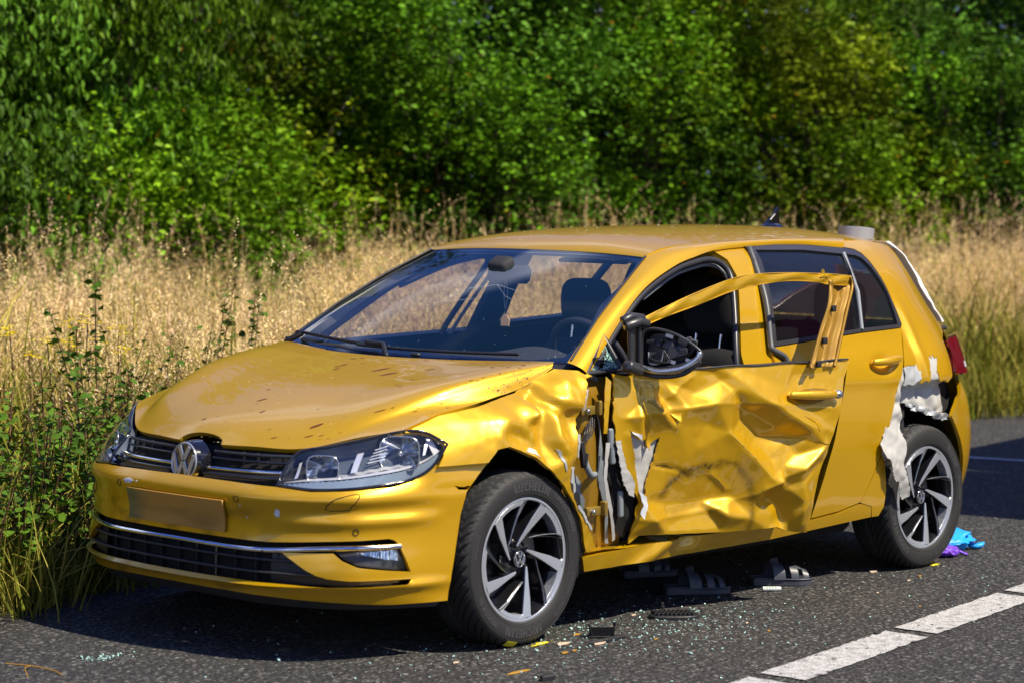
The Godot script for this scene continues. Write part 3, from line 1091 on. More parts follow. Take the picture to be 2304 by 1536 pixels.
func front_end(c: Node) -> void:
	var F := func(p: Vector2): return fr(p.x, p.y)
	var hint := Vector3(-1, 0.1, 0.3)
	var bumper := V2([1.082, 0.674, 1.325, 0.676, 1.268, 0.628, 1.212, 0.573, 1.19, 0.50, 1.178, 0.43, 1.143, 0.263, 1.136, 0.2, 0.914, 0.201, 0.713, 0.214, 0.485, 0.224, 0.25, 0.229, 0.0, 0.23])
	for q in [[-0.25, 0.229], [-0.485, 0.224], [-0.713, 0.214], [-0.914, 0.201], [-1.136, 0.2], [-1.143, 0.263], [-1.19, 0.5], [-1.212, 0.573], [-1.325, 0.676], [-1.082, 0.674], [-1.07, 0.664], [-1.0, 0.625], [-0.918, 0.606], [-0.73, 0.596], [-0.613, 0.592], [-0.474, 0.602], [-0.25, 0.606], [0.0, 0.608], [0.25, 0.606], [0.474, 0.602], [0.613, 0.592], [0.73, 0.596], [0.918, 0.606], [1.0, 0.623], [1.07, 0.66]]: bumper.append(Vector2(q[0], q[1]))
	var mouth := mir([0.0, 0.413, 0.449, 0.413, 0.68, 0.425, 0.9, 0.431, 0.922, 0.424, 0.937, 0.409, 0.96, 0.36, 0.979, 0.314, 0.90, 0.322, 0.785, 0.338, 0.729, 0.361, 0.697, 0.386, 0.511, 0.381, 0.56, 0.352, 0.602, 0.327, 0.64, 0.309, 0.681, 0.299, 0.75, 0.293, 0.981, 0.290, 0.972, 0.279, 0.959, 0.273, 0.71, 0.272, 0.457, 0.265, 0.147, 0.26, 0.0, 0.26])
	var tear := torn([1.205, 0.592, 1.16, 0.60, 1.18, 0.584, 1.22, 0.582, 1.26, 0.586, 1.23, 0.594], 0.002, 0.012, true)
	var b := MB.new()
	b.cmap = func(p: Vector2):
		var k := 1.0 - 0.45 * clampf(crum.get_noise_2d(p.x * 1.6, p.y * 3.0) * 2.2 - 0.15, 0.0, 1.0) * smoothstep(0.62, 0.2, p.x) * smoothstep(-0.75, -0.55, p.x) * smoothstep(0.57, 0.5, p.y)
		return Color(k, k * 0.97, k * 0.9)
	b.panel(bumper, [mouth, tear], Vector2(0.016, 0.011), func(p: Vector2): return bf(p.x, p.y), hint, 0.02)
	var bumper_node := obj("front_bumper", b, M["paint"], c)
	# dark liner behind every opening of the front
	sheet_obj("intake_liner", V2([-1.05, 0.22, 1.05, 0.22, 1.05, 0.45, -1.05, 0.45]), [], 0.05, func(p: Vector2): return fr(p.x, p.y, 0.05), hint, "void", c, 0.0)
	sheet_obj("grille_liner", V2([-0.60, 0.58, 0.60, 0.58, 0.50, 0.70, 0.25, 0.705, -0.25, 0.705, -0.50, 0.70]), [], 0.05, func(p: Vector2): return fr(p.x, p.y, 0.05), hint, "void", c, 0.0)
	sheet_obj("lip_spoiler", mir([0.0, 0.226, 0.485, 0.222, 0.9, 0.2, 1.12, 0.196, 1.1, 0.180, 0.6, 0.186, 0.0, 0.196]), [], 0.03, func(p: Vector2): return fr(p.x, p.y, 0.022), hint, "plastic", c, 0.02)
	# chrome strip in three pieces
	for k in [[-0.944, -0.439], [-0.435, 0.435], [0.439, 0.944]]:
		b = MB.new()
		var poly := PackedVector2Array()
		for i in 13: poly.append(Vector2(lerpf(k[0], k[1], i / 12.0), 0))
		var lo := PackedVector2Array()
		for q in poly: lo.append(Vector2(q.x, herm([0.0, 0.45, 0.70, 0.95], [0.380, 0.380, 0.393, 0.393], absf(q.x))))
		for i in range(12, -1, -1): lo.append(Vector2(poly[i].x, herm([0.0, 0.45, 0.70, 0.92], [0.394, 0.394, 0.411, 0.414], absf(poly[i].x))))
		b.panel(lo, [], Vector2(0.02, 0.0035), func(p: Vector2):
			var mid := herm([0.0, 0.45, 0.70, 0.93], [0.387, 0.387, 0.402, 0.403], absf(p.x))
			return fr(p.x, p.y, -0.008 + pow((p.y - mid) / 0.010, 2) * 0.010), hint, 0.015)
		obj("chrome_strip", b, M["chrome"], c)
	# lower intake blades
	for k in [[0.352, 0.555], [0.309, 0.655]]:
		b = MB.new()
		var path := []
		for i in 41: path.append(fr(lerpf(-k[1], k[1], i / 40.0), k[0], 0.014))
		b.tube(path, 0.0085, 8, false, Color.WHITE, 0.6)
		obj("intake_blade", b, M["black_trim"], c)
	for i in range(-5, 6):
		b = MB.new()
		b.box(fr(i * 0.098, 0.325, 0.040), Vector3(0.02, 0.12, 0.004), Basis(), 0.001)
		obj("intake_fin", b, M["plastic"], c)
	for s in [-1, 1]:
		b = MB.new()
		b.panel(V2([0.46, 0.378, 0.505, 0.378, 0.60, 0.325, 0.68, 0.296, 0.95, 0.287, 0.95, 0.276, 0.46, 0.272]), [], Vector2(0.03, 0.02), func(p: Vector2): return fr(p.x * s, p.y, 0.026), hint, 0.0)
		obj("intake_corner", b, M["plastic"], c)
		# fog lamp
		var fog := hang("fog_lamp", c)
		b = MB.new()
		b.panel(V2([0.70, 0.388, 0.945, 0.396, 0.978, 0.316, 0.90, 0.324, 0.79, 0.340, 0.735, 0.362]), [], Vector2(0.02, 0.01), func(p: Vector2): return fr(p.x * s, p.y, 0.028), hint, 0.0)
		obj("fog_housing", b, M["plastic"], fog)
		b = MB.new()
		b.panel(V2([0.78, 0.384, 0.93, 0.390, 0.95, 0.352, 0.90, 0.357]), [], Vector2(0.01, 0.006), func(p: Vector2): return fr(p.x * s, p.y, 0.020 + 0.010 * sin(p.x * 160.0)), hint, 0.0)
		obj("fog_reflector", b, M["chrome"], fog)
		b = MB.new()
		b.panel(V2([0.725, 0.380, 0.935, 0.392, 0.966, 0.326, 0.90, 0.330, 0.80, 0.345]), [], Vector2(0.02, 0.01), func(p: Vector2): return fr(p.x * s, p.y, 0.010), hint, 0.0)
		obj("fog_lens", b, M["glass_lamp"], fog)
		sensor(c, 0.778 * s, 0.457)
	for u in [-0.32, 0.32]: sensor(c, u, 0.552)
	# towing-eye covers: a fine dark joint round a flush lid
	for s in [1, -1]:
		var lid := smooth_poly([0.672, 0.532, 0.684, 0.558, 0.72, 0.576, 0.79, 0.586, 0.762, 0.546, 0.745, 0.533], 5)
		b = MB.new()
		if s > 0:
			var path := []
			for q in lid: path.append(bf(q.x, q.y, 0.0005))
			b.tube(path, 0.0019, 5, true)
		else:
			var path := []
			for i in 28: path.append(bf(-0.60 + 0.035 * cos(TAU * i / 28), 0.515 + 0.03 * sin(TAU * i / 28), -0.0003))
			b.tube(path, 0.0016, 5, true)
		obj("tow_cover_joint", b, M["void"], c)
	# upper grille
	for k in [[0.637, 0.478, "chrome", 0.007, "grille_chrome"], [0.668, 0.50, "black_gloss", 0.005, "grille_blade"], [0.690, 0.50, "black_trim", 0.006, "grille_blade"], [0.617, 0.48, "black_gloss", 0.006, "grille_blade"]]:
		for s in [-1, 1]:
			b = MB.new()
			var path := []
			for i in 21: path.append(fr(lerpf(0.085, k[1], i / 20.0) * s, k[0] + 0.006 * (i / 20.0) * (i / 20.0), 0.008 if k[2] == "chrome" else 0.02))
			b.tube(path, k[3], 8)
			obj(k[4], b, M[k[2]], c)
	for s in [-1, 1]:
		for u in [0.16, 0.23, 0.30, 0.37, 0.44]:
			b = MB.new()
			b.box(fr(u * s, 0.678, 0.034), Vector3(0.012, 0.04, 0.004), Basis(), 0.001)
			obj("grille_fin", b, M["plastic"], c)
	# emblem
	var eb := Basis(Vector3(0, 0, 1), Vector3(0.12, 0.993, 0), Vector3(-0.993, 0.12, 0)).orthonormalized()
	var em := hang("emblem", c, Vector3(-0.836, 0.652, 0.0))
	em.basis = eb
	b = MB.new()
	b.lathe([Vector2(0.0, -0.05), Vector2(0.082, -0.05), Vector2(0.075, -0.012), Vector2(0.068, 0.004), Vector2(0.0, 0.004)], Transform3D(), 48, Color.WHITE, true)
	obj("emblem_back", b, M["black_gloss"], em)
	emblem_marks(em, 0.069, "badge", 0.004)
	# number plate: its characters cannot be read
	b = MB.new()
	var dirt := FastNoiseLite.new()
	dirt.frequency = 4.0
	dirt.seed = 4
	b.cmap = func(p: Vector2):
		var k := 0.95 + 0.5 * dirt.get_noise_2d(p.x * 0.7, p.y * 3.2)
		var e := smoothstep(-0.14, -0.24, p.x)
		return Color(k * lerpf(1.0, 0.45, e), k * lerpf(1.0, 0.75, e), k * lerpf(1.0, 4.6, e))
	b.panel(V2([-0.262, 0.432, 0.262, 0.432, 0.262, 0.542, -0.262, 0.542]), [], Vector2(0.02, 0.012), func(p: Vector2): return fr(p.x, p.y, -0.012), hint, 0.006)
	M["plate"].vertex_color_use_as_albedo = true
	obj("number_plate", b, M["plate"], c)
	b = MB.new()
	b.panel(V2([-0.255, 0.436, 0.255, 0.436, 0.255, 0.536, -0.255, 0.536]), [], Vector2(0.02, 0.012), func(p: Vector2): return fr(p.x, p.y, -0.006), hint, 0.01)
	obj("plate_holder", b, M["black_trim"], c)
	# chipped paint
	for k in [[-0.262, 0.566, 0.030, 0.010], [-0.212, 0.568, 0.004, 0.004], [0.49, 0.515, 0.012, 0.014], [0.335, 0.53, 0.003, 0.003], [0.36, 0.49, 0.003, 0.003]]:
		b = MB.new()
		var poly := PackedVector2Array()
		for i in 26:
			var th := TAU * i / 26
			poly.append(Vector2(k[0] + cos(th) * k[2] * rng.randf_range(0.75, 1.1), k[1] + sin(th) * k[3] * rng.randf_range(0.7, 1.15)))
		b.panel(poly, [], Vector2(0.006, 0.006), func(p: Vector2): return bf(p.x, p.y, -0.0012), hint, 0.001)
		obj("paint_chip", b, M["dirt_white"], bumper_node)
	headlamp(c, 1.0)
	headlamp(c, -1.0)

func sensor(c: Node, u: float, y: float) -> void:
	var b := MB.new()
	var path := []
	for i in 16: path.append(bf(u + 0.011 * cos(TAU * i / 16), y + 0.011 * sin(TAU * i / 16), -0.0006))
	b.tube(path, 0.0016, 5, true)
	obj("parking_sensor", b, M["void"], c)

func emblem_marks(par: Node, r: float, m: String, z: float) -> void:
	var b := MB.new()
	var ring := []
	for i in 7: ring.append(Vector2(r * (1.0 - 0.055 * (1.0 - cos(TAU * i / 6.0 + PI))), z + r * 0.055 * sin(TAU * i / 6.0 + PI)))
	b.lathe(ring, Transform3D(), 48)
	obj("emblem_ring", b, M[m], par)
	b = MB.new()
	var q := r * 0.90
	var w := r * 0.13
	for l in [[-0.44, 0.86, -0.02, 0.10], [0.44, 0.86, 0.02, 0.10], [-0.90, 0.40, -0.44, -0.82], [-0.44, -0.82, -0.02, -0.02], [0.02, -0.02, 0.44, -0.82], [0.44, -0.82, 0.90, 0.40]]:
		var a := Vector2(l[0], l[1]) * q
		var e := Vector2(l[2], l[3]) * q
		var d := (e - a).normalized().orthogonal() * w
		b.prism(PackedVector2Array([a - d, e - d, e + d, a + d]), r * 0.09, Transform3D(Basis(), Vector3(0, 0, z)), r * 0.03)
	obj("emblem_letters", b, M[m], par)

const HLB := [0.474, 0.606, 0.613, 0.598, 0.74, 0.602, 0.87, 0.611, 0.99, 0.626, 1.07, 0.667, 1.132, 0.745]
const HLT := [-0.790, 0.640, 0.458, -0.715, 0.712, 0.462, -0.648, 0.735, 0.55, -0.56, 0.763, 0.645, -0.482, 0.786, 0.71, -0.41, 0.788, 0.757, -0.350, 0.752, 0.803]

func headlamp(c: Node, s: float) -> void:
	var o := hang("headlamp", c)
	var bl := []
	for q in V2(Array(HLB)): bl.append(fr(q.x, q.y, 0.004))
	var tl := V3(Array(HLT))
	var f := func(u: float, v: float, off: float, bulge: float):
		var a: Vector3 = spl(bl, u)
		var t: Vector3 = spl(tl, u)
		var p := a.lerp(t, v) + Vector3(-0.75, 0.25, 0.6) * (bulge * sin(PI * v) * sin(PI * clampf(u * 0.9 + 0.05, 0, 1)) - off)
		p.z *= s
		return p
	var hint := Vector3(-1, 0.3, 0.8 * s)
	var b := MB.new()
	b.grid(30, 12, func(u: float, v: float): return f.call(u, v, 0.0, 0.028), hint)
	obj("lens", b, M["glass_lamp"], o)
	b = MB.new()
	b.grid(20, 8, func(u: float, v: float): return f.call(u, v, 0.07 * minf(1.0, minf(v, 1.0 - v) * 5.0 + 0.05), 0.02), hint)
	obj("housing", b, M["lamp_house"], o)
	# rim round the lens
	b = MB.new()
	var path := []
	for i in 30: path.append(f.call(i / 29.0, 0.0, -0.001, 0.0))
	for i in 30: path.append(f.call(1.0 - i / 29.0, 1.0, -0.001, 0.0))
	b.tube(path, 0.0055, 6, true)
	obj("lamp_seal", b, M["black_gloss"], o)
	# chrome line above the day-running strip, and the strip
	b = MB.new()
	b.grid(30, 3, func(u: float, v: float): return f.call(0.03 + u * 0.90, 0.250 + 0.060 * v - 0.06 * u * (1.0 - u), 0.016 + 0.010 * v, 0.02), hint)
	obj("chrome_line", b, M["lamp_silver"], o)
	b = MB.new()
	b.grid(60, 4, func(u: float, v: float): return f.call(0.03 + u * 0.88, 0.03 + 0.20 * v - 0.05 * u * (1.0 - u), 0.018 + 0.004 * (roundi(u * 60) % 2), 0.02), hint)
	obj("day_strip", b, M["lamp_strip"], o)
	# stepped inner bezel, two reflector bowls with bulbs
	b = MB.new()
	b.grid(24, 3, func(u: float, v: float): return f.call(0.30 + u * 0.40, 0.31 + (0.05 + 0.05 * sin(PI * u)) * v + 0.012 * sin(u * 34.0), 0.03 + 0.03 * v, 0.02), hint)
	obj("lower_reflector", b, M["lamp_silver"], o)
	for w in [[0.395, 0.36, 0.030], [0.10, 0.38, 0.02], [0.80, 0.40, 0.022]]:
		b = MB.new()
		b.grid(3, 8, func(u: float, v: float): return f.call(w[0] + (u - 0.5) * w[2] + 0.055 * v, w[1] + 0.40 * v, 0.026 + 0.008 * v, 0.02), hint)
		obj("inner_bar", b, M["lamp_silver"], o)
	for i in 5:
		b = MB.new()
		b.tube([f.call(0.47 + 0.012 * i, 0.52 + 0.06 * i, 0.03, 0.02), f.call(0.56 + 0.008 * i, 0.53 + 0.065 * i, 0.03, 0.02)], 0.0022, 5)
		obj("indicator_rib", b, M["lamp_silver"], o)
	for k in [[0.27, 0.57, 0.050], [0.66, 0.63, 0.062]]:
		var at: Vector3 = f.call(k[0], k[1], 0.075, 0.02)
		var ax := Vector3(-0.84, 0.05, 0.54 * s).normalized()
		var xb := ax.cross(Vector3.UP).normalized()
		var xf := Transform3D(Basis(xb, ax.cross(xb) * -1.0, ax), at)
		b = MB.new()
		b.grid(32, 8, func(u: float, v: float):
			var th := u * TAU
			var sq := pow(pow(absf(cos(th)), 4.0) + pow(absf(sin(th)), 4.0), -0.25)
			var facet := 1.0 + 0.05 * (roundi(u * 32) % 2) * v
			return xf * Vector3(cos(th) * sq * k[2] * v * 1.1 * facet, sin(th) * sq * k[2] * v * 0.92 * facet, 0.055 * v * v), ax)
		var bowl := obj("reflector_bowl", b, M["chrome"], o)
		b = MB.new()
		b.lathe([Vector2(0.0, 0.045), Vector2(0.010, 0.043), Vector2(0.012, 0.02), Vector2(0.012, 0.0)], xf, 14)
		obj("bulb_cap", b, M["silver"], bowl)
		b = MB.new()
		var rp := []
		for i in 24:
			var th := TAU * i / 24
			var sq := pow(pow(absf(cos(th)), 4.0) + pow(absf(sin(th)), 4.0), -0.25)
			rp.append(xf * Vector3(cos(th) * sq * k[2] * 1.12, sin(th) * sq * k[2] * 0.95, 0.056))
		b.tube(rp, 0.0025, 6, true)
		obj("bowl_bezel", b, M["silver"], bowl)
	b = MB.new()
	b.grid(4, 8, func(u: float, v: float): return f.call(0.87 + u * 0.05 - 0.03 * v, 0.3 + 0.55 * v, 0.03, 0.02), hint)
	obj("side_reflector", b, M["white_lens"], o)

func hood_parts(c: Node) -> void:
	var b := MB.new()
	var notch := PackedVector2Array()
	for i in 21:
		var th := PI * i / 20.0
		notch.append(Vector2(-0.14 * cos(th), 0.085 * sin(th)))
	var poly := V2([-1, 0])
	for q in notch: poly.append(q)
	poly.append_array(V2([1, 0, 1, 1, -1, 1]))
	b.panel(poly, [], Vector2(0.022, 0.014), func(p: Vector2): return hood(p), Vector3(-0.2, 1, 0), 0.018)
	var h := obj("bonnet", b, M["paint"], c)
	# dark blood spots, thickest towards the left rear corner
	b = MB.new()
	for i in 330:
		var q := Vector2(rng.randf_range(-0.1, 0.98), rng.randf_range(0.05, 0.98))
		if i < 250: q = Vector2(clampf(0.84 + rng.randfn() * 0.09, 0.2, 0.985), clampf(0.60 + rng.randfn() * 0.17, 0.1, 0.97))
		var e := 0.0012 + 0.005 * pow(rng.randf(), 4.0)
		var long := rng.randf_range(1.0, 1.8) if i < 250 else rng.randf_range(1.5, 5.0)
		var ang := rng.randf_range(-0.5, 0.1) + 0.7
		var ring := []
		for k in 8:
			var th := TAU * k / 8
			var d := Vector2(cos(th) * long, sin(th)).rotated(ang) * e
			ring.append(hood(q + Vector2(d.y * 1.4, d.x * 1.0)) + Vector3(0, 0.0012, 0))
		b.face(ring, Vector3.UP)
	tag(obj("blood_spots", b, M["blood"], h), "", "", "", "stuff")
	b = MB.new()
	for i in 260:
		var q := Vector2(rng.randf_range(-0.95, 0.6), pow(rng.randf(), 2.2) * 0.55 + 0.015)
		var e := 0.0008 + 0.0022 * pow(rng.randf(), 3.0)
		var ring := []
		for k in 6: ring.append(hood(q + Vector2(cos(TAU * k / 6) * 1.4, sin(TAU * k / 6)) * e * rng.randf_range(0.7, 1.3)) + Vector3(0, 0.0007, 0))
		b.face(ring, Vector3.UP)
	tag(obj("stone_chips", b, M["chip_tan"], h), "", "", "", "stuff")
	# cowl between bonnet and windscreen
	b = MB.new()
	b.grid(30, 2, func(u: float, v: float):
		var a := hood(Vector2(u * 2 - 1, 1.0)) - Vector3(0.0, 0.012, 0)
		return a.lerp(screen(Vector2(u * 2 - 1, 0.02), -0.008), v) - Vector3(0, 0.012 * sin(PI * v), 0), Vector3(-0.2, 1, 0))
	obj("cowl_panel", b, M["plastic"], c)
	for k in [[-0.93, -0.15, 0.06], [-0.25, 0.62, 0.03]]:
		var w := hang("wiper", c)
		b = MB.new()
		var path := []
		for i in 9: path.append(screen(Vector2(lerpf(k[0], k[1], i / 8.0), k[2] * (1.0 - 0.4 * i / 8.0)), 0.018))
		b.tube(path, 0.007, 6)
		obj("wiper_blade", b, M["plastic"], w)
		b = MB.new()
		b.tube([hood(Vector2(k[0] + 0.25, 0.99)) + Vector3(0.03, 0.0, 0), screen(Vector2(k[0] + 0.18, 0.03), 0.03), screen(Vector2(k[0] + 0.05, 0.045), 0.022)], 0.011, 6)
		obj("wiper_arm", b, M["plastic"], w)
	b = MB.new()
	b.box(hood(Vector2(0.12, 0.99)) + Vector3(0.035, 0.012, 0), Vector3(0.025, 0.016, 0.045), Basis(), 0.006)
	obj("washer_nozzle", b, M["plastic"], c)
	b = MB.new()
	b.box(hood(Vector2(-0.62, 0.99)) + Vector3(0.035, 0.012, 0), Vector3(0.025, 0.016, 0.045), Basis(), 0.006)
	obj("washer_nozzle", b, M["plastic"], c)

const RU := [0.335, 0.994, 0.768, 0.568, 1.142, 0.705, 0.783, 1.262, 0.648, 1.005, 1.368, 0.582, 1.2, 1.408, 0.577, 1.42, 1.423, 0.573, 1.65, 1.431, 0.568, 2.0, 1.436, 0.561, 2.40, 1.431, 0.546]
const RL := [0.385, 0.950, 0.64, 1.123, 0.856, 1.251, 1.094, 1.335, 1.254, 1.370, 1.40, 1.392, 1.629, 1.405, 2.0, 1.410, 2.34, 1.393]

func glasshouse(c: Node) -> void:
	var up := Vector3(-0.48, 0.87, 0)
	var b := MB.new()
	b.grid(28, 18, func(u: float, v: float): return screen(Vector2(u * 2 - 1, v)), up)
	var ws := obj("windscreen", b, M["glass_screen"], c)
	b = MB.new()
	b.panel(V2([-1, 0, 1, 0, 1, 1, -1, 1]), [smooth_poly([-0.93, 0.05, 0.0, 0.055, 0.93, 0.05, 0.945, 0.5, 0.93, 0.955, 0.0, 0.965, -0.93, 0.955, -0.945, 0.5], 3)], Vector2(0.05, 0.04), func(p: Vector2): return screen(p, -0.006), up, 0.0)
	obj("screen_border", b, M["black_gloss"], ws)
	for k in [[0.02, 0.55, 0.17, 0.60], [0.17, 0.60, 0.30, 0.50], [0.30, 0.50, 0.36, 0.47], [0.17, 0.60, 0.34, 0.55], [-0.05, 0.42, 0.17, 0.47]]:
		b = MB.new()
		b.tube([screen(Vector2(k[0], k[1]), -0.001), screen(Vector2(k[2], k[3]), -0.001)], 0.0007, 4)
		obj("crack", b, M["white_lens"], ws)
	b = MB.new()
	b.panel(V2([-1, 0, 1, 0, 1, 1, -1, 1]), [], Vector2(0.06, 0.03), func(p: Vector2): return roof(p), Vector3.UP, 0.02)
	obj("roof_skin", b, M["paint"], c)
	b = MB.new()
	b.grid(16, 16, func(u: float, v: float): return roof(Vector2((u * 2 - 1) * 0.97, 0.02 + v * 0.95), -0.035), Vector3.DOWN)
	obj("headlining", b, M["headliner"], c)
	for s in [1.0, -1.0]:
		var ru := V3(Array(RU))
		var rl := []
		for q in V2(Array(RL)): rl.append(Vector3(q.x, q.y, sz(q.x, q.y)))
		b = MB.new()
		b.grid(70, 8, func(u: float, v: float):
			var a: Vector3 = spl(ru, u)
			var d: Vector3 = spl(rl, u)
			var p := a.lerp(d, v) + Vector3(-0.15, 0.5, 0.85) * 0.012 * sin(PI * v)
			return Vector3(p.x, p.y, p.z * s), Vector3(-0.1, 0.5, s))
		obj("side_rail", b, M["paint"], c)
		b = MB.new()
		b.grid(30, 4, func(u: float, v: float):
			var a: Vector3 = spl(ru, u)
			var d: Vector3 = spl(rl, u)
			var p := a.lerp(d, lerpf(0.05, 1.1, v)) + Vector3(0.03, -0.03, -0.045)
			return Vector3(p.x, p.y, p.z * s), Vector3(0.1, -0.5, -s))
		obj("rail_trim", b, M["headliner"] if s < 0.0 else M["interior"], c)
		# the step from the rail into the door opening, and its rubber seal
		b = MB.new()
		b.grid(70, 3, func(u: float, v: float):
			var d: Vector3 = spl(rl, u)
			var p := d + Vector3(0.012, -0.035, -0.05) * v
			return Vector3(p.x, p.y, p.z * s), Vector3(0, -1, s))
		obj("rail_return", b, M["paint"] if s > 0.0 else M["black_trim"], c)
		b = MB.new()
		b.tube([Vector3(0.35, 1.0, 0.772 * s), Vector3(0.57, 1.146, 0.709 * s), Vector3(0.785, 1.266, 0.652 * s), Vector3(1.0, 1.37, 0.586 * s)], 0.005, 6)
		obj("screen_trim", b, M["black_trim"], c)
		var seal := []
		for q in V2([0.40, 0.935, 0.66, 1.108, 0.87, 1.232, 1.10, 1.314, 1.25, 1.345, 1.35, 1.355, 1.415, 1.335, 1.43, 1.28, 1.37, 1.15, 1.295, 0.98, 1.26, 0.80]): seal.append(Vector3(q.x, q.y, (sz(q.x, q.y) - 0.028) * s))
		b = MB.new()
		b.tube(curve(seal, 60), 0.013, 8)
		obj("door_seal", b, M["black_trim"], c)
		b = MB.new()
		b.tube(curve(seal.map(func(q): return q + Vector3(0.02, -0.022, -0.02 * s)).slice(2), 50), 0.008, 8)
		obj("seal_lip", b, M["trim_grey"], c)
	# aerial
	var a := hang("roof_aerial", c)
	b = MB.new()
	b.lathe([Vector2(0.0, 0.022), Vector2(0.02, 0.02), Vector2(0.032, 0.008), Vector2(0.036, 0.0)], Transform3D(Basis(Vector3(2.2, 0, 0), Vector3(0, 0, -1), Vector3(0, 1, 0)), Vector3(2.62, 1.468, 0)), 20)
	obj("aerial_foot", b, M["black_gloss"], a)
	b = MB.new()
	b.prism(V2([-0.055, 0.0, 0.055, 0.0, 0.050, 0.075, 0.036, 0.078, 0.018, 0.05, -0.015, 0.024]), 0.014, Transform3D(Basis(), Vector3(2.62, 1.482, -0.007)), 0.004)
	obj("aerial_fin", b, M["black_gloss"], a)

const GL := [1.548, 1.030, 2.157, 1.060, 2.287, 1.368, 2.0, 1.388, 1.665, 1.391]
const GQ := [2.182, 1.061, 2.462, 1.068, 2.478, 1.198, 2.450, 1.312, 2.425, 1.348, 2.386, 1.361, 2.310, 1.367]
const DLO := [1.50, 1.005, 1.535, 1.012, 2.17, 1.046, 2.478, 1.054, 2.494, 1.066, 2.490, 1.198, 2.470, 1.335, 2.452, 1.366, 2.42, 1.383, 2.34, 1.392, 2.027, 1.409, 1.684, 1.413, 1.622, 1.403]
const RDOOR := [1.50, 1.000, 1.535, 1.007, 2.17, 1.041, 2.482, 1.050, 2.414, 0.937, 2.346, 0.828, 2.291, 0.699, 2.218, 0.534, 2.155, 0.424, 2.097, 0.336, 1.961, 0.310, 1.775, 0.299, 1.52, 0.297]

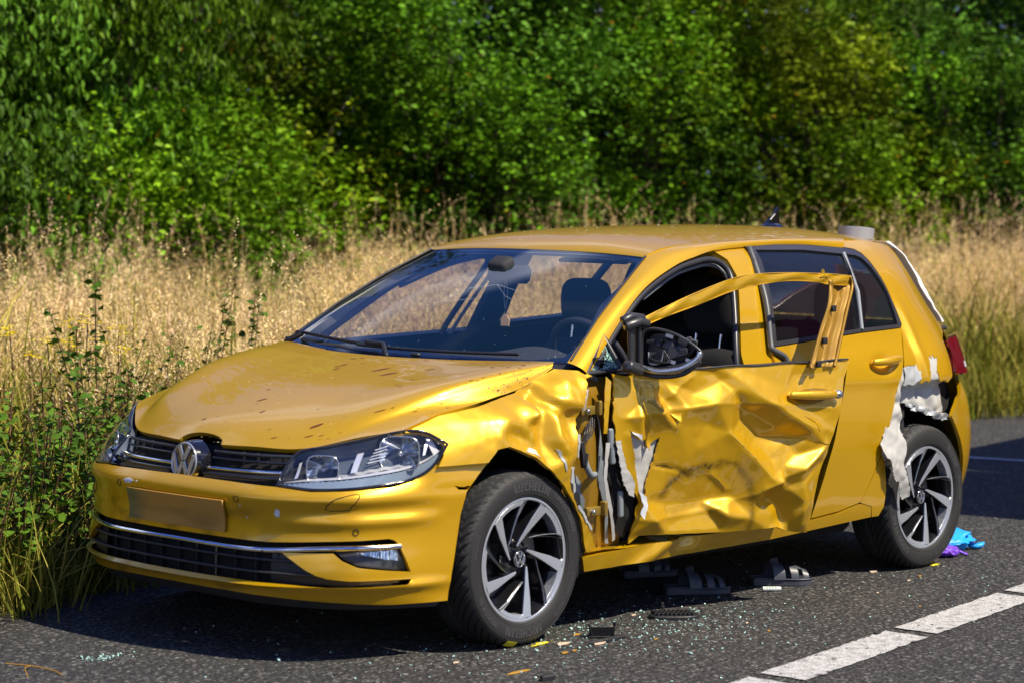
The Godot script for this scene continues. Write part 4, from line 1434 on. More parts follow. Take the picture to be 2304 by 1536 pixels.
func left_side(c: Node) -> void:
	var L := func(p: Vector2): return left(p)
	var hint := Vector3(0, 0.2, 1)
	# front wing, crushed behind the wheel and torn off at its rear edge
	var wing := V2([-0.349, 0.745, -0.372, 0.772, -0.41, 0.784, -0.468, 0.787, -0.31, 0.834, -0.15, 0.857, -0.03, 0.881, 0.06, 0.898, 0.16, 0.932, 0.258, 0.975])
	wing.append_array(torn([0.33, 0.968, 0.391, 0.947, 0.35, 0.938, 0.335, 0.903, 0.292, 0.828, 0.264, 0.746, 0.24, 0.664, 0.212, 0.629, 0.207, 0.576, 0.233, 0.532, 0.262, 0.482, 0.30, 0.436, 0.353, 0.383, 0.401, 0.313, 0.342, 0.304], 0.006, 0.018))
	wing.append_array(V2([0.322, 0.35, 0.306, 0.397, 0.277, 0.447, 0.244, 0.495, 0.177, 0.564, 0.101, 0.626, 0.034, 0.677, -0.029, 0.703, -0.086, 0.722, -0.14, 0.715, -0.185, 0.672, -0.395, 0.670, -0.366, 0.705]))
	var b := MB.new()
	b.panel(wing, [], Vector2(0.011, 0.011), L, hint, 0.014)
	var wn := obj("front_wing", b, M["paint"], c, "crushed front wing with a torn rear edge")
	# bare metal along the tear, and paint flakes standing off it
	for k in [[0.335, 0.903, 0.292, 0.828, 0.30, 0.826, 0.342, 0.90], [0.264, 0.746, 0.24, 0.664, 0.25, 0.66, 0.277, 0.742], [0.212, 0.629, 0.207, 0.576, 0.222, 0.57, 0.235, 0.532, 0.243, 0.54, 0.226, 0.60, 0.228, 0.63], [0.262, 0.482, 0.30, 0.436, 0.353, 0.383, 0.36, 0.39, 0.31, 0.445, 0.272, 0.486], [0.13, 0.70, 0.15, 0.66, 0.175, 0.615, 0.165, 0.655, 0.145, 0.695], [-0.01, 0.70, 0.03, 0.69, 0.055, 0.672, 0.05, 0.70, 0.02, 0.712]]:
		b = MB.new()
		b.panel(torn(k, 0.003, 0.012, true), [], Vector2(0.01, 0.01), func(p: Vector2): return left(p, -0.003), hint, 0.002)
		obj("torn_edge", b, M["steel_torn"], wn)
	# pillar behind the wing: door hinges, loom
	b = MB.new()
	b.panel(V2([0.22, 0.30, 0.62, 0.29, 0.60, 0.93, 0.33, 0.945]), [], Vector2(0.02, 0.02), func(p: Vector2): return Vector3(p.x, p.y, sz(p.x, p.y) - 0.075 + 0.03 * smoothstep(0.02, 0.0, absf(p.x - 0.36 - 0.1 * (0.9 - p.y)) - 0.03)), hint, 0.0)
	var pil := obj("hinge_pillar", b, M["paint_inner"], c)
	b = MB.new()
	b.panel(torn([0.27, 0.60, 0.34, 0.58, 0.40, 0.33, 0.36, 0.31, 0.31, 0.42], 0.006, 0.03, true), [], Vector2(0.02, 0.02), func(p: Vector2): return Vector3(p.x, p.y, sz(p.x, p.y) - 0.062 + 0.012 * sin(p.x * 90.0)), hint, 0.004)
	obj("pillar_skin", b, M["grey_inner"], pil)
	for k in [[0.36, 0.822], [0.395, 0.448]]:
		b = MB.new()
		b.box(Vector3(k[0], k[1], sz(k[0], k[1]) - 0.035), Vector3(0.085, 0.034, 0.022), Basis(), 0.004)
		b.box(Vector3(k[0] + 0.045, k[1] + 0.008, sz(k[0], k[1]) - 0.020), Vector3(0.02, 0.055, 0.03), Basis(), 0.005)
		var hg := obj("door_hinge", b, M["hinge"], c)
		b = MB.new()
		b.lathe([Vector2(0.0, 0.014), Vector2(0.009, 0.013), Vector2(0.010, 0.0)], Transform3D(Basis(), Vector3(k[0] - 0.018, k[1], sz(k[0], k[1]) - 0.024)), 12)
		obj("hinge_bolt", b, M["silver"], hg)
	b = MB.new()
	b.box(Vector3(0.315, 0.665, 0.865), Vector3(0.022, 0.10, 0.02), Basis(Vector3.BACK, 0.2), 0.004)
	b.box(Vector3(0.325, 0.645, 0.875), Vector3(0.012, 0.05, 0.012), Basis(Vector3.BACK, -0.2), 0.003)
	var plug := obj("loom_plug", b, M["plastic"], c)
	b = MB.new()
	var bel := []
	var rad := []
	for i in 37:
		bel.append(spl([Vector3(0.325, 0.66, 0.862), Vector3(0.335, 0.615, 0.872), Vector3(0.36, 0.587, 0.868), Vector3(0.41, 0.582, 0.845)], i / 36.0))
		rad.append(0.0125 if i % 2 == 0 else 0.0100)
	b.tube(bel, rad, 12)
	obj("loom_bellows", b, M["trim_grey"], plug)
	for k in 5:
		b = MB.new()
		b.tube(curve([Vector3(0.31, 0.70, 0.86), Vector3(0.32 + 0.012 * k, 0.74, 0.868), Vector3(0.36 + 0.01 * k, 0.77 + 0.01 * k, 0.845)], 8), 0.0025, 5)
		obj("loom_wire", b, M["black_trim"], plug)
	# small corner window, its glass crazed
	var tri := hang("corner_window", c)
	b = MB.new()
	for l in [[0.385, 0.955, 0.548, 1.085], [0.548, 1.085, 0.563, 0.962], [0.563, 0.962, 0.385, 0.955]]: b.tube([Vector3(l[0], l[1], sz(l[0], l[1]) - 0.005), Vector3(l[2], l[3], sz(l[2], l[3]) - 0.005)], 0.0095, 6)
	obj("window_frame", b, M["black_trim"], tri)
	b = MB.new()
	for i in 800:
		var q := Vector2(rng.randf(), rng.randf())
		if q.x + q.y > 1.0: q = Vector2.ONE - q
		var p := Vector2(0.40, 0.965) + Vector2(0.155, -0.003) * q.x + Vector2(0.145, 0.105) * q.y
		if p.distance_to(Vector2(0.475, 0.995)) < 0.028 * rng.randf_range(0.7, 1.3): continue
		if p.y > 0.985 + 0.02 * rng.randf() and p.x < 0.527 and rng.randf() < 0.93: continue
		var z := sz(p.x, p.y) - 0.008
		var e := rng.randf_range(0.002, 0.0045)
		var o := rng.randf() * TAU
		var ring := []
		for k in 4: ring.append(Vector3(p.x + cos(o + k * 1.57) * e * rng.randf_range(0.6, 1.0), p.y + sin(o + k * 1.57) * e, z + rng.randf_range(-0.003, 0.003)))
		b.face(ring, hint)
	tag(obj("crazed_glass", b, M["shard"], tri), "", "", "", "stuff")
	# pillar between the doors
	sheet_obj("centre_pillar", V2([1.40, 1.392, 1.452, 1.353, 1.462, 1.291, 1.392, 1.153, 1.314, 0.983, 1.29, 0.80, 1.29, 0.31, 1.56, 0.31, 1.52, 0.993, 1.56, 1.02, 1.629, 1.404]), [], 0.025, func(p: Vector2): return left(p, 0.016), hint, "paint", c, 0.03)
	# rear door
	b = MB.new()
	b.panel(V2(Array(RDOOR)), [], Vector2(0.016, 0.016), func(p: Vector2):
		var q := left(p)
		q.z -= 0.022 * exp(-pow((p.x - 2.25) / 0.062, 2) - pow((p.y - 0.908) / 0.032, 2))
		q.z += 0.010 * exp(-line_dist(p, PackedVector2Array([Vector2(1.85, 0.84), Vector2(1.87, 0.93)])) / 0.03) - 0.015 * exp(-line_dist(p, PackedVector2Array([Vector2(1.62, 0.95), Vector2(1.72, 0.87)])) / 0.05)
		return q, hint, 0.014)
	var rd := obj("rear_door", b, M["paint"], c)
	door_pull(rd, func(t: float, o: float): return left(Vector2(lerpf(2.150, 2.362, t), lerpf(0.922, 0.932, t)), -o), 0.0)
	b = MB.new()
	b.panel(V2(Array(DLO)), [V2(Array(GL)), V2(Array(GQ))], Vector2(0.03, 0.03), func(p: Vector2): return left(p, -0.002), hint, 0.016)
	var wf := obj("window_frame", b, M["black_trim"], rd)
	sheet_obj("rear_door_glass", V2(Array(GL)), [], 0.05, func(p: Vector2): return Vector3(p.x, p.y, sz(p.x, p.y) - 0.012), hint, "glass_dark", wf, 0.0)
	sheet_obj("quarter_glass", V2(Array(GQ)), [], 0.05, func(p: Vector2): return Vector3(p.x, p.y, sz(p.x, p.y) - 0.012), hint, "glass_dark", wf, 0.0)
	b = MB.new()
	b.tube([Vector3(2.168, 1.055, sz(2.168, 1.055) + 0.001), Vector3(2.235, 1.21, sz(2.235, 1.21) + 0.001), Vector3(2.298, 1.37, sz(2.298, 1.37) + 0.001)], 0.010, 8)
	obj("window_divider", b, M["trim_grey"], wf)
	b = MB.new()
	b.tube(curve([Vector3(1.635, 1.40, sz(1.635, 1.40) + 0.004), Vector3(1.56, 1.20, sz(1.56, 1.2) + 0.004), Vector3(1.505, 1.03, sz(1.505, 1.03) + 0.004), Vector3(1.50, 1.0, sz(1.50, 1.0) + 0.006), Vector3(1.555, 0.972, sz(1.55, 0.97) + 0.008), Vector3(1.57, 0.945, sz(1.57, 0.945) + 0.008)], 24), 0.013, 8)
	obj("frame_seal", b, M["seal_grey"], wf)
	# rear wing
	var tornline := torn([2.746, 0.812, 2.70, 0.822, 2.66, 0.818, 2.638, 0.862, 2.668, 0.915, 2.672, 0.928, 2.65, 0.918, 2.64, 0.935, 2.625, 0.918, 2.612, 0.932, 2.60, 0.905, 2.572, 0.822, 2.55, 0.826, 2.53, 0.815, 2.512, 0.818, 2.525, 0.868, 2.505, 0.872, 2.50, 0.90, 2.484, 0.892, 2.44, 0.897, 2.396, 0.890], 0.005, 0.013)
	var wing2 := V2([2.499, 1.058, 2.496, 1.198, 2.477, 1.336, 2.458, 1.37, 2.424, 1.387, 2.345, 1.396, 2.40, 1.431, 2.58, 1.420, 2.75, 1.405, 2.93, 1.375, 3.0, 1.30, 3.06, 1.2, 3.10, 1.1, 3.12, 1.02, 2.94, 1.008, 2.85, 0.992, 2.815, 0.90, 2.795, 0.838])
	wing2.append_array(tornline)
	wing2.append_array(V2([2.419, 0.937, 2.487, 1.046]))
	b = MB.new()
	b.panel(wing2, [], Vector2(0.016, 0.016), func(p: Vector2):
		var q := left(p)
		q.z -= 0.012 * exp(-pow((p.x - 2.50 - (1.05 - p.y) * 0.12) / 0.022, 2)) * smoothstep(1.25, 1.0, p.y)
		q.z += 0.010 * exp(-pow((p.x - 2.545) / 0.03, 2)) * smoothstep(1.25, 1.0, p.y)
		return q, hint, 0.012)
	obj("rear_wing", b, M["paint"], c, "rear wing torn open over the wheel")
	# the torn, bare part over the wheel, and the strip of metal hanging in front of the tyre
	var bare := PackedVector2Array(tornline)
	bare.append_array(V2([2.35, 0.83, 2.31, 0.764, 2.262, 0.68]))
	bare.append_array(torn([2.26, 0.682, 2.213, 0.60, 2.182, 0.574, 2.20, 0.53, 2.243, 0.494, 2.262, 0.45, 2.30, 0.41, 2.325, 0.41, 2.34, 0.36, 2.38, 0.325, 2.425, 0.335, 2.415, 0.37, 2.392, 0.395, 2.349, 0.476, 2.35, 0.51, 2.367, 0.542, 2.37, 0.571, 2.348, 0.629, 2.382, 0.684, 2.40, 0.721], 0.005, 0.011))
	bare.append_array(torn([2.45, 0.733, 2.52, 0.722, 2.62, 0.70, 2.72, 0.675, 2.80, 0.672, 2.76, 0.72, 2.765, 0.768], 0.005, 0.011))
	b = MB.new()
	b.panel(bare, [], Vector2(0.008, 0.008), func(p: Vector2):
		var k := smoothstep(0.83, 0.79, p.y)
		var n := absf(fposmod(p.x * 5.5 + p.y * 2.5 + crum.get_noise_2d(p.x, p.y), 1.0) - 0.5) - 0.25
		var n2 := absf(crum.get_noise_2d(p.x * 3.0 + 3.0, p.y * 3.0)) - 0.2
		var low := smoothstep(0.66, 0.5, p.y)
		var right_part := smoothstep(2.36, 2.44, p.x)
		return Vector3(p.x, p.y, minf(sz(p.x, p.y), 0.895) - 0.003 - 0.05 * k * (1.0 - low) * right_part + n * 0.045 * k * smoothstep(0.66, 0.72, p.y) + n2 * (0.003 + 0.006 * k) + low * 0.040 + 0.024 * (absf(fposmod(p.y * 6.5 + p.x * 3.5, 1.0) - 0.5) - 0.25) * smoothstep(0.74, 0.66, p.y)), hint, 0.003)
	obj("torn_metal", b, M["primer"], c, "bare white torn metal hanging over the rear tyre")
	b = MB.new()
	b.panel(torn([2.393, 0.888, 2.45, 0.894, 2.49, 0.88, 2.495, 0.85, 2.49, 0.825, 2.44, 0.812, 2.375, 0.815], 0.006, 0.015, true), [], Vector2(0.012, 0.012), func(p: Vector2): return Vector3(p.x, p.y, sz(p.x, p.y) + 0.001 + 0.012 * absf(crum.get_noise_2d(p.x * 3.0, p.y * 3.0))), hint, 0.002)
	obj("scraped_metal", b, M["steel_torn"], c)
	b = MB.new()
	b.panel(torn([2.44, 0.735, 2.52, 0.722, 2.62, 0.70, 2.72, 0.675, 2.80, 0.668, 2.79, 0.64, 2.70, 0.648, 2.60, 0.68, 2.50, 0.70], 0.006, 0.02, true), [], Vector2(0.012, 0.012), func(p: Vector2): return Vector3(p.x, p.y, 0.845 + 0.04 * absf(crum.get_noise_2d(p.x * 4.0, p.y * 4.0))), hint, 0.003)
	obj("arch_lip", b, M["steel_torn"], c)
	sheet_obj("broken_corner", V2([2.72, 0.66, 3.0, 0.66, 3.0, 0.86, 2.72, 0.84]), [], 0.05, func(p: Vector2): return left(p, 0.07), hint, "void", c, 0.0)
	# lower corner in front of the rear wheel, sill
	sheet_obj("wing_foot", V2([2.10, 0.334, 2.16, 0.42, 2.222, 0.53, 2.243, 0.508, 2.268, 0.44, 2.285, 0.375, 2.287, 0.30, 2.262, 0.262, 2.21, 0.262, 2.195, 0.31]), [], 0.014, L, hint, "paint", c, 0.02)
	b = MB.new()
	b.panel(V2([0.335, 0.284, 0.362, 0.226, 0.84, 0.230, 1.5, 0.234, 2.206, 0.262, 2.192, 0.322, 2.09, 0.328, 1.96, 0.302, 1.772, 0.292, 0.817, 0.300]), [], Vector2(0.018, 0.009), func(p: Vector2): return sill(p), hint, 0.03)
	obj("sill_skin", b, M["paint"], c, "side sill, buckled towards the front")
	b = MB.new()
	b.grid(30, 3, func(u: float, v: float):
		var x := lerpf(0.335, 2.1, u)
		return Vector3(x, 0.298 + 0.004 * sin(u * 30.0), lerpf(sill(Vector2(x, 0.297)).z, 0.74, v)), Vector3.UP)
	obj("sill_top", b, M["paint"], c)

func door_pull(par: Node, f: Callable, lock: float) -> void:
	var h := hang("door_handle", par)
	var path := []
	var rad := []
	for i in 21:
		var t := i / 20.0
		path.append(f.call(t, 0.006 + 0.032 * pow(sin(PI * clampf(t, 0.02, 0.98)), 0.45)))
		rad.append(0.011 + 0.004 * sin(PI * t))
	var b := MB.new()
	b.tube(path, rad, 10, false, Color.WHITE, 1.25)
	obj("handle_bar", b, M["paint"], h)
	if lock > 0.0:
		var at: Vector3 = f.call(0.97, 0.022)
		b = MB.new()
		b.lathe([Vector2(0.0, 0.016), Vector2(0.013, 0.014), Vector2(0.018, 0.0)], Transform3D(Basis(Vector3(1.4, 0, 0.5), Vector3.UP, Vector3(-0.33, 0, 0.94)), at), 20)
		obj("lock_cover", b, M["silver"], h)
		b = MB.new()
		b.box(at + Vector3(-0.005, 0, 0.0165), Vector3(0.003, 0.009, 0.002), Basis(), 0.0005)
		obj("key_slot", b, M["void"], h)

func front_door(c: Node) -> void:
	var o := hang("front_door", c)
	o.set_meta("label", "crumpled front door hanging ajar, torn at its front edge")
	var hint := Vector3(-0.2, 0, 1)
	var Dm := func(p: Vector2): return door(p)
	var w1 := torn([0.022, 0.67, 0.05, 0.61, 0.108, 0.612, 0.098, 0.555, 0.160, 0.618, 0.138, 0.466, 0.098, 0.352, 0.085, 0.236, 0.054, 0.285, 0.034, 0.506], 0.0035, 0.014, true)
	var skin := torn([1.0, 1.0, 0.984, 0.905, 0.992, 0.71, 0.965, 0.50, 0.957, 0.337, 0.973, 0.179, 1.0, 0.0], 0.001, 0.06)
	skin.reverse()
	var bottom := torn([0.004, -0.03, 0.06, 0.02, 0.134, 0.02, 0.545, 0.022, 0.816, 0.041, 0.904, 0.011], 0.002, 0.04)
	var lead := torn([-0.005, 1.005, -0.011, 0.906, -0.035, 0.755, -0.037, 0.617, -0.02, 0.50, 0.005, 0.42, 0.02, 0.348, 0.03, 0.29, 0.05, 0.22, 0.03, 0.161, 0.014, 0.06], 0.006, 0.025)
	var poly := PackedVector2Array(bottom)
	poly.append_array(skin)
	poly.append_array(V2([0.678, 1.008, 0.396, 1.012, 0.266, 1.006, 0.05, 0.985]))
	poly.append_array(lead)
	var b := MB.new()
	var scuffs := [[V2([0.19, 0.26, 0.23, 0.33, 0.30, 0.40, 0.389, 0.43, 0.46, 0.42]), 0.75, 0.020], [V2([0.46, 0.45, 0.53, 0.43, 0.60, 0.33, 0.64, 0.19, 0.655, 0.03]), 0.62, 0.016], [V2([0.25, 0.15, 0.35, 0.2, 0.48, 0.12]), 0.3, 0.03], [V2([0.30, 0.36, 0.40, 0.40]), 0.5, 0.03]]
	b.cmap = func(p: Vector2):
		var k := 1.0
		for s in scuffs:
			var d := line_dist(p, s[0])
			k *= 1.0 - s[1] * exp(-d * d / (s[2] * s[2])) * (0.55 + 0.45 * absf(fine.get_noise_2d(p.x * 5.0, p.y * 1.5)) * 2.0)
		return Color(k, k, k)
	b.panel(poly, [w1], Vector2(0.0075, 0.0105), Dm, hint, 0.006)
	obj("door_skin", b, M["paint"], o)
	# bare metal in the tears and the flaps curling out of them
	b = MB.new()
	b.panel(torn([0.01, 0.68, 0.06, 0.63, 0.11, 0.62, 0.16, 0.62, 0.14, 0.46, 0.10, 0.34, 0.09, 0.22, 0.04, 0.28, 0.03, 0.50], 0.004, 0.03, true), [], Vector2(0.012, 0.012), func(p: Vector2): return door(p, -0.012) + D_N * 0.002 * crum.get_noise_2d(p.x * 3.0, p.y * 3.0), hint, 0.003)
	obj("bare_metal", b, M["primer"], o)
	b = MB.new()
	b.panel(torn([-0.045, 0.607, -0.02, 0.61, -0.008, 0.45, 0.03, 0.348, 0.022, 0.26, -0.004, 0.279, -0.031, 0.368, -0.034, 0.45], 0.003, 0.01, true), [], Vector2(0.01, 0.01), func(p: Vector2): return door(p, 0.006) + D_N * 0.003 * absf(crum.get_noise_2d(p.x * 4.0, p.y * 4.0)), hint, 0.003)
	obj("bare_metal", b, M["primer"], o)
	for k in [[0.205, 0.75, 0.245, 0.752, 0.235, 0.705, 0.222, 0.725], [0.028, 0.66, 0.055, 0.60, 0.06, 0.64], [0.09, 0.60, 0.10, 0.54, 0.115, 0.58], [0.05, 0.30, 0.085, 0.26, 0.07, 0.20, 0.04, 0.13, 0.03, 0.16, 0.055, 0.22]]:
		b = MB.new()
		b.panel(torn(k, 0.003, 0.015, true), [], Vector2(0.008, 0.008), func(p: Vector2): return door(p, 0.004 + 0.35 * absf(p.y - k[1]) * 0.6), hint, 0.002)
		obj("torn_flap", b, M["steel_torn"] if k[0] < 0.06 else M["paint"], o)
	for k in [[0.421, 0.377, 0.47, 0.33, 0.513, 0.276, 0.005], [0.135, 0.446, 0.20, 0.44, 0.251, 0.412, 0.003], [0.49, 0.60, 0.56, 0.51, 0.606, 0.451, 0.003], [0.80, 0.70, 0.86, 0.66, 0.89, 0.60, 0.003], [0.39, 0.43, 0.41, 0.41, 0.42, 0.43, 0.003], [0.88, 0.56, 0.93, 0.53, 0.97, 0.52, 0.003]]:
		b = MB.new()
		b.panel(torn([k[0], k[1], k[2], k[3], k[4], k[5], k[2] + 0.004, k[3] - k[6] * 2.0], 0.001, 0.02, true), [], Vector2(0.01, 0.01), func(p: Vector2): return door(p, 0.0012), hint, 0.001)
		obj("paint_crack", b, M["void"], o)
	# front shut face with its grey inner structure and black channel
	b = MB.new()
	b.panel(torn([-0.025, 1.0, -0.08, 0.655, -0.112, 0.43, -0.112, 0.32, -0.092, 0.2, -0.095, -0.03, 0.0, -0.035, 0.02, 0.1, 0.04, 0.25, 0.0, 0.4, -0.02, 0.6, -0.01, 0.95], 0.002, 0.03, true), [], Vector2(0.012, 0.015), func(p: Vector2): return door(p, -0.03 - 0.05 * smoothstep(-0.08, -0.04, p.x)), hint, 0.004)
	obj("shut_face", b, M["grey_inner"], o)
	b = MB.new()
	b.panel(torn([-0.02, 0.72, -0.05, 0.66, -0.075, 0.45, -0.06, 0.30, -0.06, 0.05, 0.0, 0.0, 0.03, 0.12, 0.05, 0.28, 0.01, 0.42, -0.01, 0.6], 0.004, 0.03, true), [], Vector2(0.015, 0.015), func(p: Vector2): return door(p, -0.024), hint, 0.002)
	obj("dark_cavity", b, M["void"], o)
	b = MB.new()
	b.panel(torn([-0.03, 0.99, -0.062, 0.82, -0.085, 0.655, -0.07, 0.655, -0.045, 0.80, -0.013, 0.96], 0.0015, 0.03, true), [], Vector2(0.01, 0.015), func(p: Vector2): return door(p, 0.0), hint, 0.004)
	obj("torn_strip", b, M["paint"], o)
	b = MB.new()
	b.panel(torn([-0.083, 0.60, -0.098, 0.50, -0.112, 0.40, -0.108, 0.25, -0.092, 0.12, -0.085, -0.01, -0.07, 0.0, -0.085, 0.22, -0.10, 0.38, -0.085, 0.5, -0.066, 0.60], 0.0022, 0.03, true), [], Vector2(0.01, 0.015), func(p: Vector2): return door(p, 0.004), hint, 0.003)
	obj("torn_strip", b, M["primer"], o)
	b = MB.new()
	for k in [[-0.05, 0.62, 0.07], [-0.052, 0.52, 0.06], [-0.03, 0.22, 0.09]]:
		b = MB.new()
		b.box(door(Vector2(k[0], k[1]), -0.012), Vector3(0.025, k[2] * 1.1, 0.02), Basis(Vector3.BACK, 0.06), 0.006)
		obj("door_reinforcement", b, M["grey_inner"], o)
	# inner side of the door
	b = MB.new()
	b.panel(V2([0.02, 0.02, 0.99, 0.02, 0.99, 0.98, 0.02, 0.98]), [], Vector2(0.06, 0.06), func(p: Vector2): return D_FB.lerp(D_RB, p.x).lerp(D_FT.lerp(D_RT, p.x), p.y) - D_N * 0.10, hint, 0.0)
	obj("door_card", b, M["interior"], o)
	b = MB.new()
	b.grid(1, 20, func(u: float, v: float): return door(Vector2(0.995, v), -0.004) - D_N * u * 0.10, Vector3(1, 0, 0.2))
	obj("shut_edge", b, M["paint"], o)
	b = MB.new()
	b.grid(30, 2, func(u: float, v: float): return door(Vector2(0.02 + u * 0.97, 1.0), -0.002) - D_N * v * 0.10, Vector3.UP)
	obj("belt_top", b, M["black_trim"], o)
	b = MB.new()
	var belt := []
	for i in 25: belt.append(door(Vector2(lerpf(0.19, 0.99, i / 24.0), 1.005 + 0.004 * sin(i * 0.9)), 0.002) + Vector3(0, 0.003, 0))
	b.tube(belt, 0.0045, 6)
	obj("belt_strip", b, M["black_trim"], o)
	door_pull(o, func(t: float, q: float): return door(Vector2(lerpf(0.719, 0.95, t), lerpf(0.826, 0.815, t)), q), 1.0)
	b = MB.new()
	b.panel(smooth_poly([0.755, 0.83, 0.84, 0.855, 0.92, 0.835, 0.91, 0.79, 0.84, 0.765, 0.77, 0.785], 5), [], Vector2(0.01, 0.01), func(p: Vector2): return door(p, 0.003), hint, 0.001)
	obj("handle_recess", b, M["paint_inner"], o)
	# window frame: upper rail folded forward and the rear post
	var top := V3([0.571, 1.156, 0.930, 0.696, 1.196, 0.940, 0.843, 1.240, 0.950, 1.075, 1.289, 0.940, 1.229, 1.306, 0.930, 1.470, 1.309, 0.925, 1.704, 1.302, 0.920, 1.80, 1.298, 0.920, 1.915, 1.289, 0.920])
	var low := V3([0.580, 1.128, 0.930, 0.697, 1.160, 0.940, 0.844, 1.193, 0.950, 1.076, 1.241, 0.940, 1.230, 1.261, 0.930, 1.471, 1.277, 0.925, 1.690, 1.268, 0.920, 1.755, 1.258, 0.920, 1.90, 1.250, 0.920])
	b = MB.new()
	for side in [0.0, 1.0]:
		b.grid(60, 8, func(u: float, v: float):
			var p: Vector3 = spl(top, u).lerp(spl(low, u), v)
			var bend := 0.004 * sin(PI * v) + 0.003 * sin(u * 40.0 + v * 3.0) + 0.006 * exp(-pow((u - 0.52) / 0.012, 2))
			return p + Vector3(-0.4, 0.05, 0.9) * (bend - side * 0.004), Vector3(-0.4, 0, 0.9 - 1.8 * side))
	b.tube(curve(top, 60), 0.0022, 6)
	b.tube(curve(low, 60), 0.0022, 6)
	var fr_ := obj("frame_rail", b, M["paint"], o)
	b = MB.new()
	b.prism(V2([-0.03, 0.0, -0.012, 0.012, -0.004, 0.032, 0.004, 0.010, 0.03, 0.0]), 0.012, Transform3D(Basis(), Vector3(1.726, 1.288, 0.917)), 0.002)
	obj("torn_tip", b, M["paint"], fr_)
	var po := V3([1.918, 1.289, 0.920, 1.921, 1.245, 0.930, 1.834, 1.167, 0.970, 1.730, 1.082, 1.020, 1.607, 0.983, 1.080, 1.560, 0.945, 1.10])
	var pi_ := V3([1.770, 1.275, 0.920, 1.764, 1.240, 0.930, 1.697, 1.171, 0.970, 1.579, 1.087, 1.020, 1.444, 0.981, 1.080, 1.40, 0.945, 1.10])
	b = MB.new()
	b.grid(16, 30, func(u: float, v: float):
		var a: Vector3 = spl(pi_, v)
		var d: Vector3 = spl(po, v)
		var k := smoothstep(0.10, 0.25, u) * smoothstep(0.75, 0.62, u)
		return a.lerp(d, u) + Vector3(-0.3, 0, 0.95) * (-0.03 * k + 0.012 * sin(u * 6.0) + 0.003 * sin(v * 25.0)), Vector3(-0.4, 0, 0.9))
	b.tube(curve(pi_, 30), 0.006, 6)
	b.tube(curve(po, 30), 0.007, 6)
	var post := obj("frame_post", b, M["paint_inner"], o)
	for v in [0.42, 0.68, 0.92]:
		b = MB.new()
		b.box(spl(pi_, v).lerp(spl(po, v), 0.33) + Vector3(-0.3, 0, 0.95) * -0.004, Vector3(0.028, 0.026, 0.014), Basis(), 0.003)
		obj("frame_clip", b, M["plastic"], post)
	# broken wing mirror and its stalk
	var m := hang("wing_mirror", o)
	b = MB.new()
	b.box(Vector3(0.512, 1.065, 0.925), Vector3(0.032, 0.18, 0.02), Basis(Vector3.BACK, 0.05), 0.006)
	b.box(Vector3(0.545, 1.06, 0.93), Vector3(0.018, 0.17, 0.03), Basis(Vector3.BACK, 0.04), 0.006)
	b.tube([Vector3(0.465, 1.15, 0.92), Vector3(0.50, 1.165, 0.93), Vector3(0.56, 1.158, 0.935), Vector3(0.575, 1.12, 0.935)], 0.016, 8)
	b.tube([Vector3(0.475, 1.13, 0.925), Vector3(0.53, 1.145, 0.945), Vector3(0.585, 1.135, 0.935)], 0.02, 8)
	b.box(Vector3(0.52, 0.975, 0.93), Vector3(0.09, 0.045, 0.05), Basis(Vector3.BACK, -0.25), 0.012)
	obj("mirror_stalk", b, M["black_trim"], m)
	var mb := Basis(Vector3(0.35, 0, 0.94).normalized(), Vector3.UP, Vector3(-0.94, 0, 0.35).normalized())
	var mx := Transform3D(mb, Vector3(0.635, 1.04, 1.005))
	var rim := smooth_poly([-0.10, -0.062, -0.106, 0.0, -0.102, 0.055, -0.08, 0.074, -0.035, 0.074, 0.03, 0.056, 0.09, 0.024, 0.126, -0.008, 0.112, -0.030, 0.05, -0.052, -0.03, -0.066], 4)
	b = MB.new()
	var n := rim.size()
	b.grid(n, 6, func(u: float, v: float):
		var q := rim[roundi(u * n) % n]
		var k := 1.0 - 0.75 * pow(v, 2.0)
		return mx * Vector3(q.x * k, q.y * k, -0.085 * pow(v, 0.7)), mb.z)
	obj("mirror_housing", b, M["plastic"], m)
	b = MB.new()
	b.prism(smooth_poly([-0.085, -0.045, -0.09, 0.04, -0.04, 0.06, 0.03, 0.044, 0.09, 0.012, 0.05, -0.035, -0.02, -0.05], 3), 0.01, mx * Transform3D(Basis(), Vector3(0, 0, -0.045)), 0.002)
	obj("mirror_plate", b, M["mirror_grey"], m)
	b = MB.new()
	var loop := []
	for q in rim: loop.append(mx * Vector3(q.x, q.y, 0.0))
	b.tube(loop, 0.0065, 8, true)
	obj("mirror_rim", b, M["black_trim"], m)
	b = MB.new()
	b.tube(curve([mx * Vector3(-0.105, -0.066, 0.012), mx * Vector3(-0.04, -0.078, 0.022), mx * Vector3(0.05, -0.066, 0.02), mx * Vector3(0.11, -0.03, 0.012), mx * Vector3(0.122, -0.002, 0.006)], 20), 0.0115, 10)
	obj("mirror_indicator", b, M["silver"], m)
	b = MB.new()
	b.tube(curve([mx * Vector3(-0.12, -0.085, 0.01), mx * Vector3(-0.03, -0.098, 0.018), mx * Vector3(0.06, -0.084, 0.014), mx * Vector3(0.125, -0.035, 0.006)], 20), 0.009, 8)
	obj("mirror_shell_edge", b, M["black_trim"], m)
	b = MB.new()
	for i in 26:
		var q := Vector3(rng.randf_range(-0.075, 0.08), rng.randf_range(-0.05, 0.045), rng.randf_range(-0.04, -0.01))
		b.box(mx * (q + Vector3(0, 0, 0.012)), Vector3(rng.randf_range(0.01, 0.045), rng.randf_range(0.006, 0.03), 0.012), mb * Basis(Vector3.BACK, rng.randf_range(-0.7, 0.7)) * Basis(Vector3.RIGHT, rng.randf_range(-0.5, 0.5)), 0.002)
